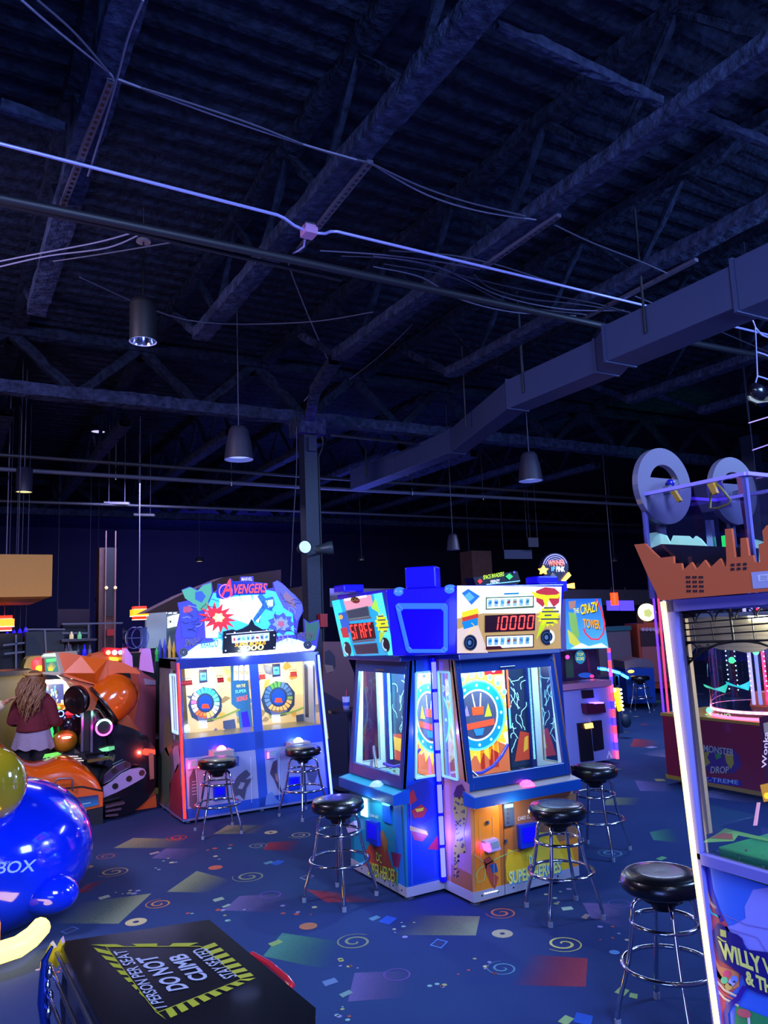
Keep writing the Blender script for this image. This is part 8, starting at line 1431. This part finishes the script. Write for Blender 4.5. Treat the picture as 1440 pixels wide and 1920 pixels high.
HO = thing('canopy_machine', 'mauve and orange rounded canopy machine behind the orange ride', 'arcade machine', PV(268, 1370, 9.9)); m = MB(); m.prism([PV(x, y, 9.9) for x, y in ((255, 1250), (270, 1262), (292, 1275), (292, 1400), (262, 1388), (250, 1360), (262, 1300))], (0, .4, 0), mat('mauve_shell', '#a0505c', .3, coat=.4)); m.build('shell', HO, bevel=.02); m = MB(); m.prism([PV(x, y, 9.88) for x, y in ((270, 1272), (292, 1276), (292, 1284), (272, 1284))], (0, .01, 0), ink('#9c8ca8')); m.build('label_plate', HO); m = MB(); a = PV(255, 1390, 10); m.box(a.x, a.x + .6, 10.0, 10.6, 0, a.z, BLACK); m.build('plinth', HO)
PL = thing('police_game', 'orange game header with red, white and blue lamps on top', 'arcade machine', PV(215, 1240, 12)); m = MB(); m.prism([PV(x, y, 12) for x, y in ((165, 1238), (172, 1228), (196, 1222), (238, 1224), (246, 1250), (165, 1250))], (0, .4, 0), mat('police_orange', '#c85c10', .4, emit=.1)); m.prism([PV(x, y, 11.98) for x, y in ((205, 1232), (232, 1234), (233, 1240), (206, 1238))], (0, .02, 0), lamp('#ffc020', 3)); m.build('header', PL)
m = MB(); m.prism([PV(x, y, 11.95) for x, y in ((195, 1219), (200, 1214), (236, 1216), (238, 1226), (196, 1228))], (0, .25, 0), mat('bar_red', '#b81818', .3, emit=.4)); m.build('light_bar', PL)
for x, c in ((203, '#ff6048'), (215, '#f0f0ff'), (226, '#4068ff')): m = MB(); m.ball(PV(x, 1223.5, 11.92), .035, lamp(c, 8), 10); m.build('lamp', PL)
m = MB(); a = PV(175, 1250, 12.1); b_ = PV(244, 1250, 12.1); m.box(a.x, b_.x, 12.1, 12.5, 0, a.z, BLACK); m.build('body', PL)
FN = thing('finned_game', 'game with two violet lit fins and a clear wire cage on top', 'arcade machine', PV(262, 1260, 11.3))
for pts in (((234, 1215), (238, 1216), (248, 1230), (250, 1262), (234, 1250)), ((268, 1216), (282, 1216), (289, 1262), (262, 1256), (264, 1230))): m = MB(); m.prism([PV(x, y, 11.3) for x, y in pts], (0, .2, 0), mat('fin_violet', '#c080d8', .35, emit=.35)); m.build('fin', FN)
m = MB(); a = PV(236, 1262, 11.35); b_ = PV(288, 1222, 11.35); m.box(a.x, b_.x, 11.35, 11.9, 0, b_.z, BLACK); m.build('cabinet', FN)
m = MB(); a = PV(240, 1216, 11.4); b_ = PV(276, 1176, 11.4); m.box(a.x, a.x + .01, 11.4, 11.8, a.z, b_.z, ACRYL); m.box(b_.x - .01, b_.x, 11.4, 11.8, a.z, b_.z, mat('cage_post_blue', '#6080d0', .3, emit=.2)); m.box(a.x, b_.x, 11.4, 11.41, a.z, b_.z, ACRYL); m.box(a.x, b_.x, 11.38, 11.8, b_.z - .01, b_.z, ACRYL); m.build('clear_case', FN)
m = MB(); cc_ = PV(258, 1196, 11.55); [m.tube([cc_ + Vector((.12 * math.cos(t) + dx, 0.02 * k, .15 * math.sin(t))) for t in [q * math.pi / 12 for q in range(24)]], .008, mat('wire_silver', '#a8a8c8', .3, .8), 6, closed=True) for k, dx in enumerate((-.05, .04))]; m.bar(cc_ - Vector((.16, 0, 0)), cc_ + Vector((.16, 0, 0)), .01, .01, STEEL); m.build('wire_cage', FN)
# lit storefront
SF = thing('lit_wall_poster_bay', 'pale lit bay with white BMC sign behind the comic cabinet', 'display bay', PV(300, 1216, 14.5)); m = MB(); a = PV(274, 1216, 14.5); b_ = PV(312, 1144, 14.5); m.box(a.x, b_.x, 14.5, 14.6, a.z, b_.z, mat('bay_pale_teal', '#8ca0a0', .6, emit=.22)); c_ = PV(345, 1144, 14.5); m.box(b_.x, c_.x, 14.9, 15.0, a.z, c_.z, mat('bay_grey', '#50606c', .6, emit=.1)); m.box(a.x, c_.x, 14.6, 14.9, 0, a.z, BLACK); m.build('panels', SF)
m = MB(); s3 = Panel(m, (1, 14.8, 2), (0, -1, 0), .004); s3.poly([(314, 1157), (326, 1153), (326, 1175), (314, 1178)], glow('#f0fff8', 2), 0); s3.poly([(327, 1153), (340, 1150), (340, 1172), (327, 1175)], glow('#f0fff8', 2), 0); s3.text('BMC', (315, 1171), (325, 1168), (315, 1163), ink('#202830'), 2)
for k in range(6): s3.poly([(280 + k * 9, 1149), (286 + k * 9, 1148), (286 + k * 9, 1150), (280 + k * 9, 1151)], glow('#ffffff', 3), 1)
m.build('lit_sign', SF)
rd = random.Random(14)
for k, (x, y, h, c, lab) in enumerate([(300, 1240, 44, '#2c3ca8', 'blue'), (309, 1240, 46, '#3440c8', 'deep blue'), (318, 1240, 50, '#c8b878', 'cream'), (326, 1240, 40, '#c8a030', 'gold'), (294, 1240, 30, '#28a850', 'green')]):
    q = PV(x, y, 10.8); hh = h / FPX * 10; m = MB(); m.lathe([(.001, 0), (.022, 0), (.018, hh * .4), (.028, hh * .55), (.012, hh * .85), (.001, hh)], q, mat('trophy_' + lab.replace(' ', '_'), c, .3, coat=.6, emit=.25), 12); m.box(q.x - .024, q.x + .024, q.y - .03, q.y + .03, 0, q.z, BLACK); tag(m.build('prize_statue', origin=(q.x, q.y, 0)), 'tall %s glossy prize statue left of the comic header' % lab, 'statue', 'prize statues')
# brown board, small round table and cup between the machines
BB = MB(); BB.prism([PV(x, y, 9.25) for x, y in ((606, 1203), (640, 1203), (664, 1262), (664, 1500), (606, 1500))], (0, .04, 0), mat('board_brown', '#7c4c50', .6)); o = BB.build('leaning_board'); tag(o, 'tall brown printed board standing between the two blue machines', 'board')
m = MB(); pb2 = Panel(m, (3, 9.249, 1), (0, -1, 0), .001); pb2.poly([(609, 1222), (618, 1218), (628, 1230), (630, 1250), (620, 1262), (610, 1256)], ink('#38283c'), 1); pb2.poly([(608, 1246), (624, 1248), (626, 1258), (612, 1262)], ink('#a07868'), 2); pb2.poly([(606, 1296), (640, 1315), (664, 1330), (664, 1500), (606, 1500)], ink('#30203c'), 1); m.build('board_print', o)
tx = PV(640, 1331, 8.3); RT = thing('round_pedestal_table', 'small round black table with a cup between the machines', 'table', (tx.x + .1, tx.y, 0)); m = MB(); m.cyl((tx.x + .1, tx.y, tx.z - .03), .24, .03, BLACK, 32); m.build('table_top', RT); m = MB(); m.cyl((tx.x + .1, tx.y, 0.02), .03, tx.z - .05, PIPE, 12); m.cyl((tx.x + .1, tx.y, 0), .2, .03, PIPE, 24); m.build('pedestal', RT)
q = Vector((tx.x + .04, tx.y - .05, tx.z)); CU = thing('drink_cup', 'white and blue paper drink cup with straw on the small table', 'cup', q); m = MB(); m.lathe([(.001, .0), (.034, .0), (.045, .15), (.001, .15)], q, mat('cup_paper', '#b8bce0', .5), 20); m.build('cup', CU); m = MB(); m.lathe([(.0385, .05), (.042, .09)], q, ink('#3048a8'), 20); m.build('band', CU); m = MB(); m.tube([q + Vector((0, 0, .14)), q + Vector((.01, 0, .23))], .004, ink('#c83838'), 6); m.build('straw', CU)

# ---- pieces that belong to a part become its sub-parts
def base(n): return n.split('.')[0]
def mid(o): 
    vs = o.data.vertices; return sum((v.co for v in vs), Vector()) / max(1, len(vs))
def nest(root, child, part):
    ps = [o for o in bpy.data.objects if o.parent == root and base(o.name) == part]
    for c in [o for o in bpy.data.objects if o.parent == root and base(o.name) == child]:
        if ps: mc = mid(c); c.parent = min(ps, key=lambda p: (mid(p) - mc).length)
for c, p in (('reader_screen', 'card_reader'), ('reader_light', 'card_reader'), ('outlet_window', 'card_outlet'), ('slot_flap', 'coin_slot_plate'), ('slot_light', 'coin_slot_plate'), ('header_art', 'header_box'), ('coin_ramp', 'playfield'), ('inner_liner', 'side_cheek'), ('side_window_trim', 'side_window'), ('front_print', 'lower_cabinet'), ('corner_screen', 'corner_header'), ('corner_bezel', 'corner_header'), ('corner_lens', 'corner_header'), ('lock', 'lower_cabinet')): nest(ISL, c, p)
for c, p in (('reader_screen', 'card_reader'), ('reader_light', 'card_reader'), ('push_button', 'button_block'), ('ticket_window', 'ticket_door'), ('door_print', 'lower_door'), ('play_board_art', 'play_board'), ('score_art', 'score_frame'), ('header_art', 'header_sign'), ('side_print', 'cabinet_body'), ('side_window_trim', 'side_window')): nest(AV, c, p)
for c, p in (('factory_windows', 'skyline_sign'), ('notice_plate', 'skyline_sign'), ('wheel_hub', 'prize_wheel'), ('wheel_stand', 'prize_wheel'), ('inner_sign_print', 'inner_sign'), ('arch_bars', 'arch_frame'), ('arch_hoops', 'arch_frame'), ('arch_rails', 'arch_frame'), ('arch_scrolls', 'arch_frame'), ('playfield_trim', 'playfield_deck'), ('playfield_flecks', 'playfield_deck'), ('box_corner', 'clear_box'), ('box_rim', 'clear_box')): nest(WP, c, p)
for c, p in (('marquee_print', 'marquee_box'), ('control_light', 'control_box'), ('reader_light', 'coin_door'), ('badge_print', 'cabinet')): nest(CT, c, p)
for c, p in (('base_print', 'base'), ('gold_edge', 'base'), ('drum_cap', 'clear_drum'), ('rim_readout', 'drum_floor')): nest(MD, c, p)
for c, p in (('arm_hole', 'foot_arm'), ('shell_rim', 'lamp_shell'), ('ring_face', 'ring_light'), ('side_sticker', 'side_panel'), ('trim_line', 'side_panel')): nest(RS, c, p)
nest(VP, 'shell_lettering', 'side_bulge'); nest(DN, 'warning_print', 'top_panel'); nest(CU, 'band', 'cup')
